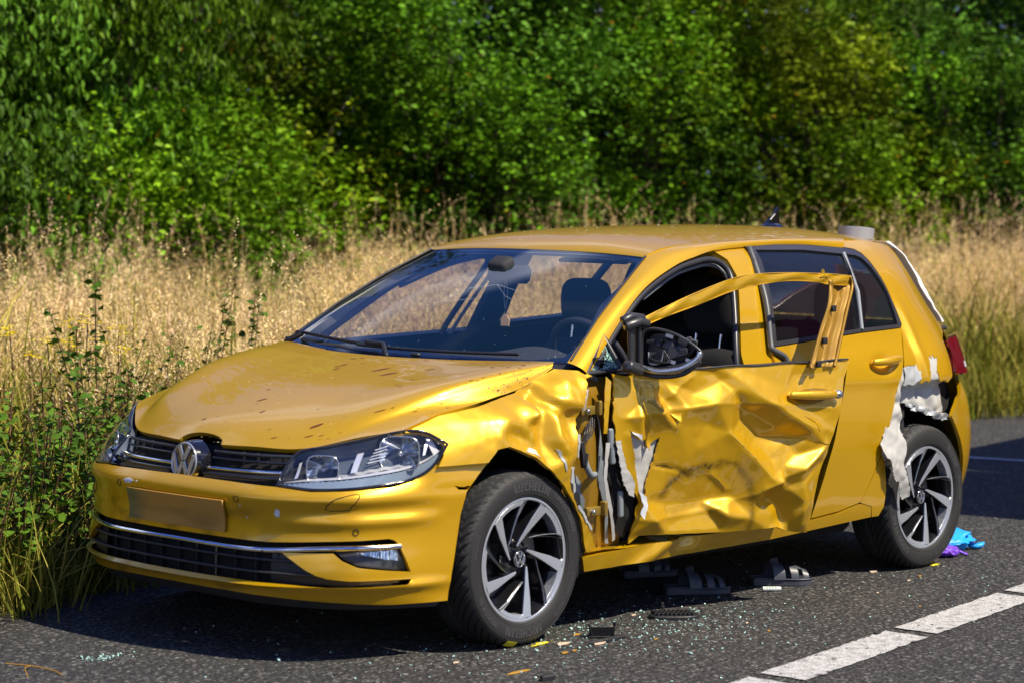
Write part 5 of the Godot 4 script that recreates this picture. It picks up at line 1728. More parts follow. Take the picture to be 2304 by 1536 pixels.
	b.prism(V2([-0.02, -0.04, 0.075, -0.012, 0.03, 0.0, 0.012, 0.035, -0.005, 0.002]), 0.02, mx * Transform3D(Basis(), Vector3(0, 0, -0.015)), 0.004)
	obj("mirror_motor", b, M["mirror_grey"], m)
	for k in 4:
		b = MB.new()
		b.tube(curve([mx * Vector3(-0.08 + 0.01 * k, -0.01, 0.0), mx * Vector3(-0.07, -0.05 + 0.006 * k, 0.012), mx * Vector3(-0.03 + 0.012 * k, -0.045, 0.01), mx * Vector3(-0.02, 0.0, 0.002)], 12), 0.003, 6)
		obj("mirror_cable", b, M["trim_grey"] if k == 0 else M["plastic"], m)
	for k in [[0.0, 0.052, 0.03], [0.01, -0.042, 0.03], [0.075, -0.035, 0.022]]:
		b = MB.new()
		b.box(mx * Vector3(k[0], k[1], -0.002), Vector3(k[2], 0.013, 0.002), mb * Basis(Vector3.BACK, -0.25), 0.0005)
		obj("mirror_sticker", b, M["white_plastic"], m)

func right_side(c: Node) -> void:
	var R := func(p: Vector2): return right(p)
	var hint := Vector3(0, 0.2, -1)
	sheet_obj("front_wing", V2([-0.349, 0.745, -0.372, 0.772, -0.468, 0.787, -0.31, 0.834, -0.15, 0.857, -0.03, 0.881, 0.06, 0.898, 0.16, 0.932, 0.258, 0.975, 0.39, 0.955, 0.43, 0.93, 0.43, 0.31, 0.36, 0.30, 0.33, 0.46, 0.25, 0.59, 0.12, 0.67, 0.0, 0.695, -0.12, 0.675, -0.18, 0.684, -0.395, 0.681]), [], 0.03, R, hint, "paint", c, 0.014)
	var d := sheet_obj("front_door", V2([0.436, 0.30, 1.48, 0.30, 1.50, 0.995, 0.85, 0.965, 0.436, 0.948]), [], 0.04, R, hint, "paint", c, 0.03)
	var d2 := sheet_obj("rear_door", V2(Array(RDOOR)), [], 0.04, R, hint, "paint", c, 0.03)
	var g1 := V2([0.55, 0.985, 1.48, 1.012, 1.585, 1.385, 1.40, 1.368, 1.25, 1.347, 1.08, 1.305, 0.86, 1.22, 0.66, 1.09])
	sheet_obj("window_frame", V2([0.40, 0.955, 0.85, 0.972, 1.51, 1.002, 1.622, 1.403, 1.40, 1.390, 1.25, 1.368, 1.094, 1.333, 0.856, 1.249, 0.64, 1.121]), [g1], 0.04, func(p: Vector2): return right(p, -0.002), hint, "black_trim", d, 0.03)
	sheet_obj("door_glass", g1, [], 0.08, func(p: Vector2): return right(p, 0.012), hint, "glass_clear", d, 0.0)
	sheet_obj("window_frame", V2(Array(DLO)), [V2(Array(GL)), V2(Array(GQ))], 0.04, func(p: Vector2): return right(p, -0.002), hint, "black_trim", d2, 0.03)
	sheet_obj("rear_door_glass", V2(Array(GL)), [], 0.08, func(p: Vector2): return right(p, 0.012), hint, "glass_clear", d2, 0.0)
	sheet_obj("quarter_glass", V2(Array(GQ)), [], 0.08, func(p: Vector2): return right(p, 0.012), hint, "glass_clear", d2, 0.0)
	sheet_obj("rear_wing", V2([2.499, 1.058, 2.496, 1.198, 2.477, 1.336, 2.458, 1.37, 2.424, 1.387, 2.345, 1.396, 2.40, 1.431, 2.58, 1.420, 2.75, 1.405, 2.93, 1.375, 3.0, 1.30, 3.06, 1.2, 3.10, 1.1, 3.12, 1.02, 2.94, 1.008, 2.85, 0.992, 2.795, 0.838, 2.90, 0.72, 2.97, 0.50, 2.90, 0.60, 2.78, 0.68, 2.62, 0.70, 2.46, 0.67, 2.33, 0.58, 2.28, 0.42, 2.26, 0.27, 2.20, 0.27, 2.10, 0.334, 2.16, 0.42, 2.222, 0.53, 2.296, 0.699, 2.35, 0.828, 2.419, 0.937, 2.487, 1.046]), [], 0.035, R, hint, "paint", c, 0.014)
	sheet_obj("sill_skin", V2([0.40, 0.284, 0.40, 0.226, 2.206, 0.262, 2.09, 0.328, 1.96, 0.302, 0.817, 0.296]), [], 0.04, R, hint, "paint", c, 0.03)
	# inner side of the doors seen through the glass, centre pillar trim
	sheet_obj("inner_trim", V2([0.40, 0.30, 2.5, 0.30, 2.5, 1.04, 1.5, 1.0, 0.40, 0.94]), [], 0.1, func(p: Vector2): return right(p, 0.07), -hint, "interior", c, 0.0)
	sheet_obj("pillar_trim", V2([1.47, 0.98, 1.66, 0.99, 1.70, 1.39, 1.56, 1.39]), [], 0.05, func(p: Vector2): return right(p, 0.045), -hint, "interior", c, 0.03)
	sheet_obj("rear_pillar_trim", V2([2.42, 1.03, 2.9, 1.03, 2.85, 1.38, 2.38, 1.39]), [], 0.05, func(p: Vector2): return right(p, 0.045), -hint, "interior", c, 0.0)
	sheet_obj("screen_pillar_trim", V2([0.36, 0.98, 0.60, 1.13, 0.86, 1.27, 1.1, 1.35, 1.12, 1.31, 0.88, 1.21, 0.66, 1.08, 0.50, 0.96]), [], 0.05, func(p: Vector2): return right(p, 0.04), -hint, "headliner", c, 0.02)

func rear_end(c: Node) -> void:
	for s in [1.0, -1.0]:
		var f := func(p: Vector2): return Vector3(p.x, p.y, s * (sz(p.x, p.y) + 0.006))
		var hint := Vector3(0.3, 0, s)
		var lamp := hang("tail_lamp", c)
		var b := MB.new()
		b.panel(smooth_poly([2.825, 0.848, 2.85, 0.92, 2.862, 0.984, 2.95, 1.0, 3.08, 1.004, 3.24, 0.99, 3.25, 0.90, 3.22, 0.858, 3.05, 0.846, 2.92, 0.842], 3), [], Vector2(0.015, 0.015), func(p: Vector2): return Vector3(p.x, p.y, s * (sz(p.x, p.y) + 0.012 + 0.055 * smoothstep(2.83, 2.97, p.x))), hint, 0.04)
		obj("lamp_lens", b, M["red_lens"], lamp)
		b = MB.new()
		b.panel(V2([2.93, 0.868, 3.21, 0.872, 3.21, 0.895, 2.935, 0.893]), [], Vector2(0.02, 0.01), func(p: Vector2): return Vector3(p.x, p.y, s * (sz(p.x, p.y) + 0.0145 + 0.055 * smoothstep(2.83, 2.97, p.x))), hint, 0.002)
		obj("reversing_window", b, M["white_lens"], lamp)
		b = MB.new()
		b.panel(V2([2.795, 0.84, 2.835, 0.99, 2.855, 0.99, 2.82, 0.845]), [], Vector2(0.02, 0.02), func(p: Vector2): return Vector3(p.x, p.y, s * (sz(p.x, p.y) - 0.006)), hint, 0.01)
		obj("lamp_gap", b, M["void"], lamp)
		b = MB.new()
		var poly := PackedVector2Array()
		if s > 0.0:
			poly = torn([3.29, 0.74, 3.1, 0.80, 3.02, 0.82, 2.98, 0.775, 2.92, 0.745, 2.87, 0.735, 2.835, 0.71, 2.80, 0.685, 2.775, 0.655], 0.004, 0.02)
			poly.append_array(V2([2.833, 0.606, 2.89, 0.55, 2.945, 0.477, 3.0, 0.36, 3.07, 0.236, 3.29, 0.236]))
		else: poly = V2([3.29, 0.80, 2.85, 0.80, 2.90, 0.70, 2.945, 0.477, 3.07, 0.236, 3.29, 0.236])
		b.panel(poly, [], Vector2(0.018, 0.018), f, hint, 0.016)
		obj("bumper_side", b, M["paint"], c)
	# across the tail: bumper, hatch, window covered with plastic
	var b := MB.new()
	b.grid(20, 12, func(u: float, v: float):
		var y := lerpf(0.24, 0.80, v)
		var z := (u * 2 - 1) * sz(3.29, y)
		return Vector3(3.29 + 0.085 * (1.0 - pow(absf(u * 2 - 1), 3.0)), y, z), Vector3.RIGHT)
	obj("rear_bumper", b, M["paint"], c)
	b = MB.new()
	b.grid(20, 10, func(u: float, v: float):
		var y := lerpf(0.80, 1.04, v)
		var x := lerpf(3.28, 3.12, v)
		return Vector3(x + 0.06 * (1.0 - pow(absf(u * 2 - 1), 3.0)), y, (u * 2 - 1) * sz(x, y)), Vector3.RIGHT)
	obj("tailgate", b, M["paint"], c)
	b = MB.new()
	b.grid(20, 10, func(u: float, v: float):
		var y := lerpf(1.04, 1.375, v)
		var x := lerpf(3.115, 2.955, v)
		return Vector3(x - 0.05 + 0.05 * (1.0 - pow(absf(u * 2 - 1), 3.0)), y, (u * 2 - 1) * sz(x, y) * 0.93), Vector3.RIGHT)
	obj("rear_screen", b, M["glass_dark"], c)
	for s in [1.0, -1.0]:
		b = MB.new()
		b.grid(2, 12, func(u: float, v: float):
			var y := lerpf(0.80, 1.375, v)
			var x := herm([0.80, 1.02, 1.1, 1.2, 1.3, 1.375], [3.24, 3.12, 3.09, 3.05, 2.99, 2.925], y)
			return Vector3(x + u * 0.03, y, s * (sz(x + u * 0.03, y) - 0.003)), Vector3(0.5, 0, s))
		obj("hatch_edge", b, M["paint"], c)

func cabin(c: Node) -> void:
	var b := MB.new()
	# dashboard
	b.grid(24, 10, func(u: float, v: float):
		var z := (u * 2 - 1) * 0.76
		var bump := 0.05 * exp(-pow((z - 0.38) / 0.17, 2)) * smoothstep(0.2, 0.7, v)
		return Vector3(lerpf(0.26, 0.78, v) + 0.03 * sin(PI * u), 0.955 + 0.03 * sin(PI * v) + bump - 0.10 * pow(v, 6.0), z), Vector3.UP)
	b.grid(10, 6, func(u: float, v: float): return Vector3(0.80 - 0.05 * v, lerpf(0.88, 0.55, v), (u * 2 - 1) * 0.76), Vector3.RIGHT)
	obj("dashboard", b, M["interior"], c)
	var st := hang("steering_wheel", c)
	b = MB.new()
	var ring := []
	var tb := Basis(Vector3(0, 0, 1), deg_to_rad(28))
	for i in 36:
		var th := TAU * i / 36
		ring.append(Vector3(0.93, 0.95, 0.37) + tb * Vector3(0, cos(th) * 0.185, sin(th) * 0.185))
	b.tube(ring, 0.015, 8, true)
	obj("wheel_rim", b, M["black_trim"], st)
	b = MB.new()
	b.box(Vector3(0.92, 0.95, 0.37), Vector3(0.06, 0.13, 0.16), tb, 0.03)
	b.box(Vector3(0.92, 0.95, 0.37), Vector3(0.02, 0.04, 0.35), tb, 0.008)
	obj("wheel_hub", b, M["interior"], st)
	for k in [[0.38, 1.42], [-0.38, 1.50], [0.38, 2.36], [-0.38, 2.36]]:
		var s := hang("seat", c)
		var x: float = k[1]
		b = MB.new()
		b.box(Vector3(x - 0.12, 0.52, k[0]), Vector3(0.55, 0.18, 0.52), Basis(Vector3.BACK, 0.1), 0.07)
		obj("cushion", b, M["fabric"], s)
		b = MB.new()
		b.grid(20, 24, func(u: float, v: float):
			var th := u * TAU
			var w := 0.255 - 0.055 * pow(v, 3.0)
			var y := lerpf(0.55, 0.985, v)
			var q := pow(1.0 - pow(maxf(v - 0.86, 0.0) / 0.14, 2.0), 0.5) if v > 0.86 else 1.0
			return Vector3(x + 0.12 + (y - 0.55) * 0.30 + 0.075 * sin(th) * q, y, k[0] + w * signf(cos(th)) * pow(absf(cos(th)), 0.6) * maxf(q, 0.02)), Vector3.ZERO)
		obj("seat_back", b, M["fabric"], s)
		if k[1] < 2.0:
			for e in [-0.065, 0.065]:
				b = MB.new()
				b.tube([Vector3(x + 0.245, 0.95, k[0] + e), Vector3(x + 0.265, 1.08, k[0] + e)], 0.0075, 8)
				obj("headrest_post", b, M["chrome"], s)
		b = MB.new()
		b.grid(24, 16, func(u: float, v: float):
			var th := u * TAU
			var ph := (v - 0.5) * PI
			var cy := signf(sin(ph)) * pow(absf(sin(ph)), 0.7)
			return Vector3(x + 0.27 + 0.06 * sin(th) * pow(cos(ph), 0.6), 1.135 + 0.105 * cy, k[0] + 0.135 * signf(cos(th)) * pow(absf(cos(th)), 0.65) * pow(cos(ph), 0.45)), Vector3.ZERO)
		obj("headrest", b, M["fabric"], s)
	b = MB.new()
	b.box(Vector3(0.85, 1.285, 0.0), Vector3(0.04, 0.075, 0.235), Basis(Vector3.BACK, -0.2), 0.018)
	b.box(Vector3(0.80, 1.325, 0.0), Vector3(0.08, 0.05, 0.10), Basis(Vector3.BACK, 0.5), 0.015)
	obj("inside_mirror", b, M["interior"], c)
	var p := hang("pendant", c)
	b = MB.new()
	for e in [-0.008, 0.012]: b.tube(curve([Vector3(0.83, 1.26, e * 0.3), Vector3(0.83, 1.20, e), Vector3(0.83, 1.14, 0.0)], 8), 0.0025, 5)
	obj("pendant_cord", b, M["trim_grey"], p)
	b = MB.new()
	b.prism(V2([-0.017, -0.04, 0.017, -0.04, 0.02, -0.012, 0.0, 0.022, -0.02, -0.012]), 0.02, Transform3D(Basis(Vector3(0.6, 0, 0.8), Vector3.UP, Vector3(-0.8, 0, 0.6)), Vector3(0.83, 1.115, 0)), 0.004)
	obj("pendant_charm", b, M["card"], p)
	for s in [-0.31, 0.31]:
		b = MB.new()
		b.box(Vector3(1.08, 1.355, s), Vector3(0.17, 0.014, 0.36), Basis(Vector3.BACK, 0.16), 0.006)
		obj("sun_visor", b, M["interior"], c)
	b = MB.new()
	b.box(Vector3(2.62, 0.75, 0), Vector3(0.03, 0.62, 1.4), Basis(Vector3.BACK, -0.15), 0.01)
	b.box(Vector3(2.9, 1.02, 0), Vector3(0.55, 0.02, 1.2), Basis(), 0.005)
	obj("parcel_shelf", b, M["interior"], c)
	b = MB.new()
	b.box(Vector3(1.45, 0.42, 0), Vector3(1.4, 0.16, 0.20), Basis(), 0.03)
	obj("console", b, M["interior"], c)
	# trim inside the left side
	sheet_obj("inner_trim", V2([1.30, 0.30, 2.5, 0.30, 2.5, 1.04, 1.52, 1.0, 1.32, 0.98]), [], 0.1, func(q): return left(q, 0.075), Vector3(0, 0, -1), "interior", c, 0.0)
	sheet_obj("pillar_trim", V2([1.34, 0.98, 1.50, 0.99, 1.61, 1.39, 1.46, 1.36]), [], 0.05, func(q): return left(q, 0.06), Vector3(0, 0, -1), "interior", c, 0.0)

func underbody(c: Node) -> void:
	var b := MB.new()
	b.box(Vector3(1.30, 0.235, 0), Vector3(1.86, 0.09, 1.50), Basis(), 0.03)
	b.box(Vector3(1.30, 0.255, 0), Vector3(4.1, 0.05, 0.95), Basis(), 0.02)
	b.box(Vector3(3.05, 0.30, 0), Vector3(0.45, 0.12, 1.1), Basis(), 0.04)
	obj("floor_pan", b, M["void"], c)
	b = MB.new()
	b.box(Vector3(-0.2, 0.52, 0), Vector3(0.95, 0.40, 0.98), Basis(), 0.05)
	b.box(Vector3(0.32, 0.60, 0), Vector3(0.04, 0.62, 1.38), Basis(), 0.01)
	b.box(Vector3(2.75, 0.5, 0), Vector3(0.8, 0.5, 0.95), Basis(), 0.05)
	obj("engine_bay", b, M["void"], c)
	for x in [0.0, 2.62]:
		for s in [1.0, -1.0]:
			b = MB.new()
			b.grid(28, 6, func(u: float, v: float):
				var th := lerpf(-0.25, PI + 0.25, u)
				var r := 0.365 + 0.02 * sin(u * 50.0) * v
				return Vector3(x + r * cos(th), 0.325 + r * sin(th), s * lerpf(0.79, 0.50, v)), Vector3(0, -1, 0))
			b.grid(28, 2, func(u: float, v: float):
				var th := lerpf(-0.25, PI + 0.25, u)
				return Vector3(x + 0.385 * v * cos(th), 0.325 + 0.385 * v * sin(th), s * 0.50), Vector3(0, 0, s))
			obj("arch_liner", b, M["void"], c)
	b = MB.new()
	b.panel(torn([0.30, 0.20, 0.345, 0.205, 0.35, 0.30, 0.33, 0.42, 0.28, 0.52, 0.20, 0.60, 0.17, 0.58, 0.26, 0.46, 0.30, 0.34], 0.004, 0.03, true), [], Vector2(0.02, 0.02), func(p: Vector2): return left(p, 0.012), Vector3(0, 0, 1), 0.01)
	obj("torn_liner", b, M["plastic"], c)

func tyre_z(r: float) -> float:
	return herm([0.212, 0.225, 0.25, 0.275, 0.29, 0.302, 0.312], [0.082, 0.096, 0.1035, 0.1045, 0.101, 0.093, 0.080], r)

func wheel(c: Node, x: float, z: float, right_hand: bool) -> void:
	var w := hang("wheel", c, Vector3(x, 0.311, z))
	if right_hand: w.rotation.y = PI
	elif x < 1.0: w.rotation.y = deg_to_rad(0.4)
	var front := x < 1.0
	var key := "front" if front else "rear"
	if not wheels.has(key): wheels[key] = wheel_parts(front)
	var groups := {}
	for k in wheels[key]:
		var par: Node = groups[k[3]] if k[3] else w
		var o := MeshInstance3D.new()
		var nm: String = k[0]
		var i := 0
		while par.has_node(NodePath(nm)):
			i += 1
			nm = "%s_%03d" % [k[0], i]
		o.name = nm
		o.mesh = k[1]
		o.material_override = M[k[2]]
		par.add_child(o, true)
		if not k[3]: groups[k[0]] = o
var wheels := {}

func wheel_parts(front: bool) -> Array:
	var out := []
	var b := MB.new()
	var prof_r := []
	for r in [0.208, 0.213, 0.220, 0.228, 0.24, 0.252, 0.265, 0.278, 0.288, 0.296, 0.303, 0.309]: prof_r.append(Vector2(r, tyre_z(r)))
	var n_tread := 44
	var profile := prof_r.duplicate()
	for i in range(1, n_tread): profile.append(Vector2(0.0, lerpf(0.083, -0.083, float(i) / n_tread)))
	for i in range(prof_r.size() - 1, -1, -1): profile.append(Vector2(prof_r[i].x, -prof_r[i].y))
	var nu := 420
	var np := profile.size() - 1
	b.grid(nu, np, func(u: float, v: float):
		var th: float = u * TAU
		var q: Vector2 = profile[roundi(v * np)]
		var r := q.x
		var az := absf(q.y)
		if r == 0.0: r = 0.3165 - 0.006 * pow(az / 0.083, 3.0)
		if r > 0.299:
			var ph := fposmod(th * 46.0 / TAU + (pow(az / 0.09, 0.8) * 3.2), 1.0)
			var dp := 0.0
			if ph < 0.26: dp = 0.0085
			elif ph > 0.58 and ph < 0.68 and az > 0.02: dp = 0.005
			if az < 0.004: dp = 0.006
			r -= dp * clampf((r - 0.297) / 0.012, 0.0, 1.0)
		var p := Vector3(r * cos(th), r * sin(th), q.y)
		if p.y < -0.3105: p.y = -0.3105
		return p)
	out.append(["tyre", b.mesh(), "rubber", ""])
	b = MB.new()
	for r in [[0.229, 0.0010], [0.236, 0.001], [0.289, 0.0012], [0.2945, 0.001]]:
		var path := []
		for i in 90: path.append(Vector3(cos(TAU * i / 90) * r[0], sin(TAU * i / 90) * r[0], tyre_z(r[0]) + 0.0002))
		b.tube(path, r[1], 4, true)
	out.append(["bead_line", b.mesh(), "rubber", "tyre"])
	for t in ([["MICHELIN", 84, 0.262, 0.030], ["CROSSCLIMATE", 36, 0.268, 0.019], ["MICHELIN", 268, 0.262, 0.030], ["205/55 R 16", 220, 0.264, 0.020], ["ROTATION", 165, 0.270, 0.013], ["CROSSCLIMATE", 325, 0.268, 0.019]] if front else [["Vector", 40, 0.262, 0.030], ["4SEASONS", 5, 0.262, 0.018], ["GOOD YEAR", 215, 0.262, 0.028], ["205/55 R 16", 300, 0.264, 0.018]]):
		b = MB.new()
		word(b, t[0], t[3], 0.002, func(q):
			var a: float = deg_to_rad(t[1]) - q.x / t[2]
			var r: float = t[2] + q.y
			return Vector3(cos(a) * r, sin(a) * r, tyre_z(r) + q.z), "Droid Sans", 700)
		out.append(["tyre_lettering", b.mesh(), "tyre_text", "tyre"])
	if front:
		b = MB.new()
		b.grid(10, 6, func(u: float, v: float):
			var a := deg_to_rad(lerpf(252, 262, u))
			var r := lerpf(0.292, 0.312, v)
			return Vector3(cos(a) * r, sin(a) * r, tyre_z(r) + 0.0015 + 0.001 * sin(u * 40.0)), Vector3.BACK)
		out.append(["yellow_spray", b.mesh(), "yellow_spray", "tyre"])
	# rim: black barrel, bright lip
	b = MB.new()
	b.lathe([Vector2(0.2135, 0.093), Vector2(0.204, 0.072), Vector2(0.196, 0.05), Vector2(0.192, -0.08)], Transform3D(), 64)
	b.lathe([Vector2(0.19, -0.05), Vector2(0.02, -0.05)], Transform3D(), 32)
	out.append(["rim", b.mesh(), "rim_black", ""])
	b = MB.new()
	b.lathe([Vector2(0.2255, 0.0905), Vector2(0.2235, 0.0955), Vector2(0.2140, 0.0945), Vector2(0.2125, 0.090)], Transform3D(), 96)
	out.append(["rim_lip", b.mesh(), "alloy", "rim"])
	b = MB.new()
	b.lathe([Vector2(0.155, -0.005), Vector2(0.155, 0.006), Vector2(0.07, 0.006), Vector2(0.065, 0.02), Vector2(0.0, 0.02)], Transform3D(), 48, Color.WHITE, true)
	out.append(["brake_disc", b.mesh(), "disc", ""])
	b = MB.new()
	b.box(Vector3(-0.135, 0.03, 0.012), Vector3(0.05, 0.14, 0.05), Basis(Vector3.BACK, -0.2), 0.012)
	out.append(["brake_caliper", b.mesh(), "plastic", ""])
	b = MB.new()
	b.lathe([Vector2(0.0, 0.052), Vector2(0.045, 0.052), Vector2(0.068, 0.048), Vector2(0.078, 0.036), Vector2(0.07, 0.0)], Transform3D(), 40)
	out.append(["hub", b.mesh(), "rim_black", "rim"])
	var dish := func(q): return -(0.214 - q.length()) * 0.14
	var pol := func(l): return PackedVector2Array(l.map(func(q): return Vector2.from_angle(deg_to_rad(q[1])) * q[0]))
	for k in 5:
		var a := -90.0 + 72.0 * k
		var wide := [[0.046, 50], [0.058, 34], [0.10, 14], [0.150, 4.5], [0.196, 0], [0.2135, -8], [0.2135, 13], [0.205, 11.5], [0.15, 17.5], [0.10, 26], [0.07, 39], [0.052, 54]]
		var thin := [[0.085, 11.5], [0.0885, 4], [0.12, -13], [0.16, -24.5], [0.196, -31], [0.2135, -26], [0.2135, -40], [0.204, -37.5], [0.16, -27.8], [0.12, -17]]
		var web := [[0.1965, -32], [0.1965, -24], [0.197, -16], [0.1965, -8], [0.1965, 1], [0.2135, 4], [0.2135, -4], [0.2135, -12], [0.2135, -20], [0.2135, -28], [0.2135, -36]]
		var body := MB.new()
		var facem := MB.new()
		for s in [wide, thin, web]:
			var pts: Array = s.map(func(q): return [q[0], q[1] + a])
			var poly: PackedVector2Array = pol.call(pts)
			# finer along its edges, so that the dish curves
			var fine_p := PackedVector2Array()
			for i in poly.size():
				for j in 2: fine_p.append(poly[i].lerp(poly[(i + 1) % poly.size()], j / 2.0))
			var grown := Geometry2D.offset_polygon(fine_p, 0.0022, Geometry2D.JOIN_MITER)
			if s != web: body.prism(grown[0], 0.0925, Transform3D(), 0.003, Color.WHITE, dish)
			facem.prism(fine_p, 0.0945 if s != web else 0.0942, Transform3D(), 0.0008, Color.WHITE, dish)
		out.append(["spoke_side", body.mesh(), "rim_black", "rim"])
		out.append(["spoke", facem.mesh(), "alloy", "rim"])
		b = MB.new()
		var bp := Vector2.from_angle(deg_to_rad(a + 54.0 + 16.0 - 18.0)) * 0.056
		b.lathe([Vector2(0.0, 0.050), Vector2(0.007, 0.050), Vector2(0.0085, 0.058), Vector2(0.011, 0.057), Vector2(0.012, 0.045)], Transform3D(Basis(), Vector3(bp.x, bp.y, 0.003)), 6 * 3)
		out.append(["wheel_bolt", b.mesh(), "black_trim", "rim"])
	b = MB.new()
	b.lathe([Vector2(0.0, 0.072), Vector2(0.027, 0.072), Vector2(0.0315, 0.068), Vector2(0.0325, 0.045)], Transform3D(), 40)
	out.append(["hub_cap", b.mesh(), "black_gloss", ""])
	var tmp := Node3D.new()
	emblem_marks(tmp, 0.0295, "silver", 0.0725)
	for o in tmp.get_children(): out.append([o.name, o.mesh, "silver", "hub_cap"])
	tmp.free()
	return out

# ---------- things lying about ----------
func sandal_at(label: String, heel: Vector2, toe: Vector2, flip: float) -> void:
	var d := toe - heel
	var o := root("sandal", label, "sandal", Vector3((heel.x + toe.x) / 2, 0.0, (heel.y + toe.y) / 2), "black slip-on sandals on the asphalt", -d.angle())
	var h := d.length() / 2.0
	var outline := smooth_poly([-h, -0.02, -h * 0.9, -0.035, -h * 0.4, -0.034, 0.0, -0.038, h * 0.5, -0.050, h * 0.88, -0.038, h, -0.008, h * 0.92, 0.022, h * 0.5, 0.042, 0.0, 0.034, -h * 0.5, 0.033, -h * 0.92, 0.03], 4)
	var flat := Transform3D(Basis(Vector3(1, 0, 0), Vector3(0, 0, -1), Vector3(0, 1, 0)), Vector3(0, 0.003, 0))
	var b := MB.new()
	b.prism(outline, 0.022, flat, 0.003, Color.WHITE, func(q): return 0.004 * smoothstep(0.3, -1.0, q.x / h) * 2.0)
	obj("sole", b, M["sandal"], o)
	b = MB.new()
	var rim := []
	for q in outline: rim.append(Vector3(q.x, 0.028 + 0.006 * smoothstep(0.3, -1.0, q.x / h), -q.y))
	b.tube(rim, 0.0035, 6, true)
	obj("footbed_rim", b, M["sandal"], o)
	# straps: two broad bands and a loose buckle strap
	for k in [[-0.010, 0.022, 0.054, 0.058, "front_strap"], [0.042, 0.066, 0.040, 0.048, "toe_strap"], [-0.085, -0.035, 0.062, 0.072, "rear_strap"]]:
		b = MB.new()
		for side in [0.0, 1.0]:
			b.grid(18, 8, func(u: float, v: float):
				var th := lerpf(0.02, PI - 0.02, u)
				var x := lerpf(k[0], k[1], v) + 0.012 * cos(th) * flip
				var y: float = 0.026 + (lerpf(k[3], k[2], v) - side * 0.004) * sin(th)
				return Vector3(x + 0.03, y, cos(th) * (0.044 - side * 0.003)), Vector3(0, 1.0 - 2.0 * side, 0.2))
		obj(k[4], b, M["sandal"], o)
	b = MB.new()
	b.box(Vector3(-0.035, 0.098, 0.008 * flip), Vector3(0.034, 0.04, 0.004), Basis(Vector3.RIGHT, 0.5 * flip) * Basis(Vector3.BACK, 0.35), 0.0015)
	obj("loose_strap_end", b, M["sandal"], o)
	b = MB.new()
	b.grid(6, 6, func(u: float, v: float): return Vector3(0.048 + 0.028 * v, 0.028 + lerpf(0.055, 0.047, v) * sin(lerpf(1.0, 2.2, u)), 0.044 * cos(lerpf(1.0, 2.2, u))), Vector3(0, 1, 0.3))
	obj("strap_bridge", b, M["sandal"], o)

func glove(s: String, label: String, m: String, at: Vector3, turn: float, size: float) -> void:
	var o := root(s, label, "glove", at, "", turn)
	var b := MB.new()
	# crumpled palm and cuff
	b.grid(36, 24, func(u: float, v: float):
		var th := u * TAU
		var r := 0.075 * size * pow(sin(PI * v), 0.55)
		var w := 1.0 + 0.30 * crum.get_noise_3d(cos(th) * 0.8 + at.x, sin(th) * 0.8, v * 1.4 + turn)
		return Vector3((v - 0.5) * 0.22 * size, maxf(0.002, 0.024 * size + sin(th) * r * 0.42 * w + 0.016 * absf(fine.get_noise_2d(v * 0.6, th * 0.12))), cos(th) * r * w + 0.012 * crum.get_noise_2d(v * 2.0, th)), Vector3.ZERO)
	obj("palm", b, M[m], o)
	for k in 5:
		b = MB.new()
		var a := Vector3(0.08 * size, 0.022, (k - 2) * 0.024 * size)
		var dir := Vector3(cos((k - 2) * 0.3), 0, sin((k - 2) * 0.3))
		if k == 4:
			a = Vector3(0.0, 0.022, 0.06 * size)
			dir = Vector3(0.5, 0, 0.85)
		var path := []
		var rad := []
		var ln: float = [0.055, 0.075, 0.07, 0.06, 0.06][k] * size
		for i in 9:
			var t := i / 8.0
			path.append(a + dir * ln * t + Vector3(0, 0.018 * sin(t * 2.6 + k) * t, 0.01 * sin(t * 3.0 + k * 2.0)))
			rad.append((0.0125 - 0.003 * t + 0.002 * sin(t * 14.0 + k)) * size * (1.0 if i < 8 else 0.55))
		for i in path.size(): path[i].y = maxf(path[i].y, rad[i] * 0.75)
		b.tube(path, rad, 8, false, Color.WHITE, 0.7)
		obj("finger", b, M[m], o)

func chip(s: String, label: String, cat: String, m: String, poly: Array, x: float, z: float, y := 0.004, thick := 0.006, tilt := 0.0, group := "") -> void:
	var b := MB.new()
	b.prism(torn(poly, 0.0015, 0.015, true), thick, Transform3D(Basis(Vector3(0, 0, 1), tilt) * Basis(Vector3(1, 0, 0), Vector3(0, 0, -1), Vector3(0, 1, 0)), Vector3.ZERO), thick * 0.25)
	var o := obj(s, b, M[m])
	o.position = Vector3(x, y, z)
	tag(o, label, cat, group)

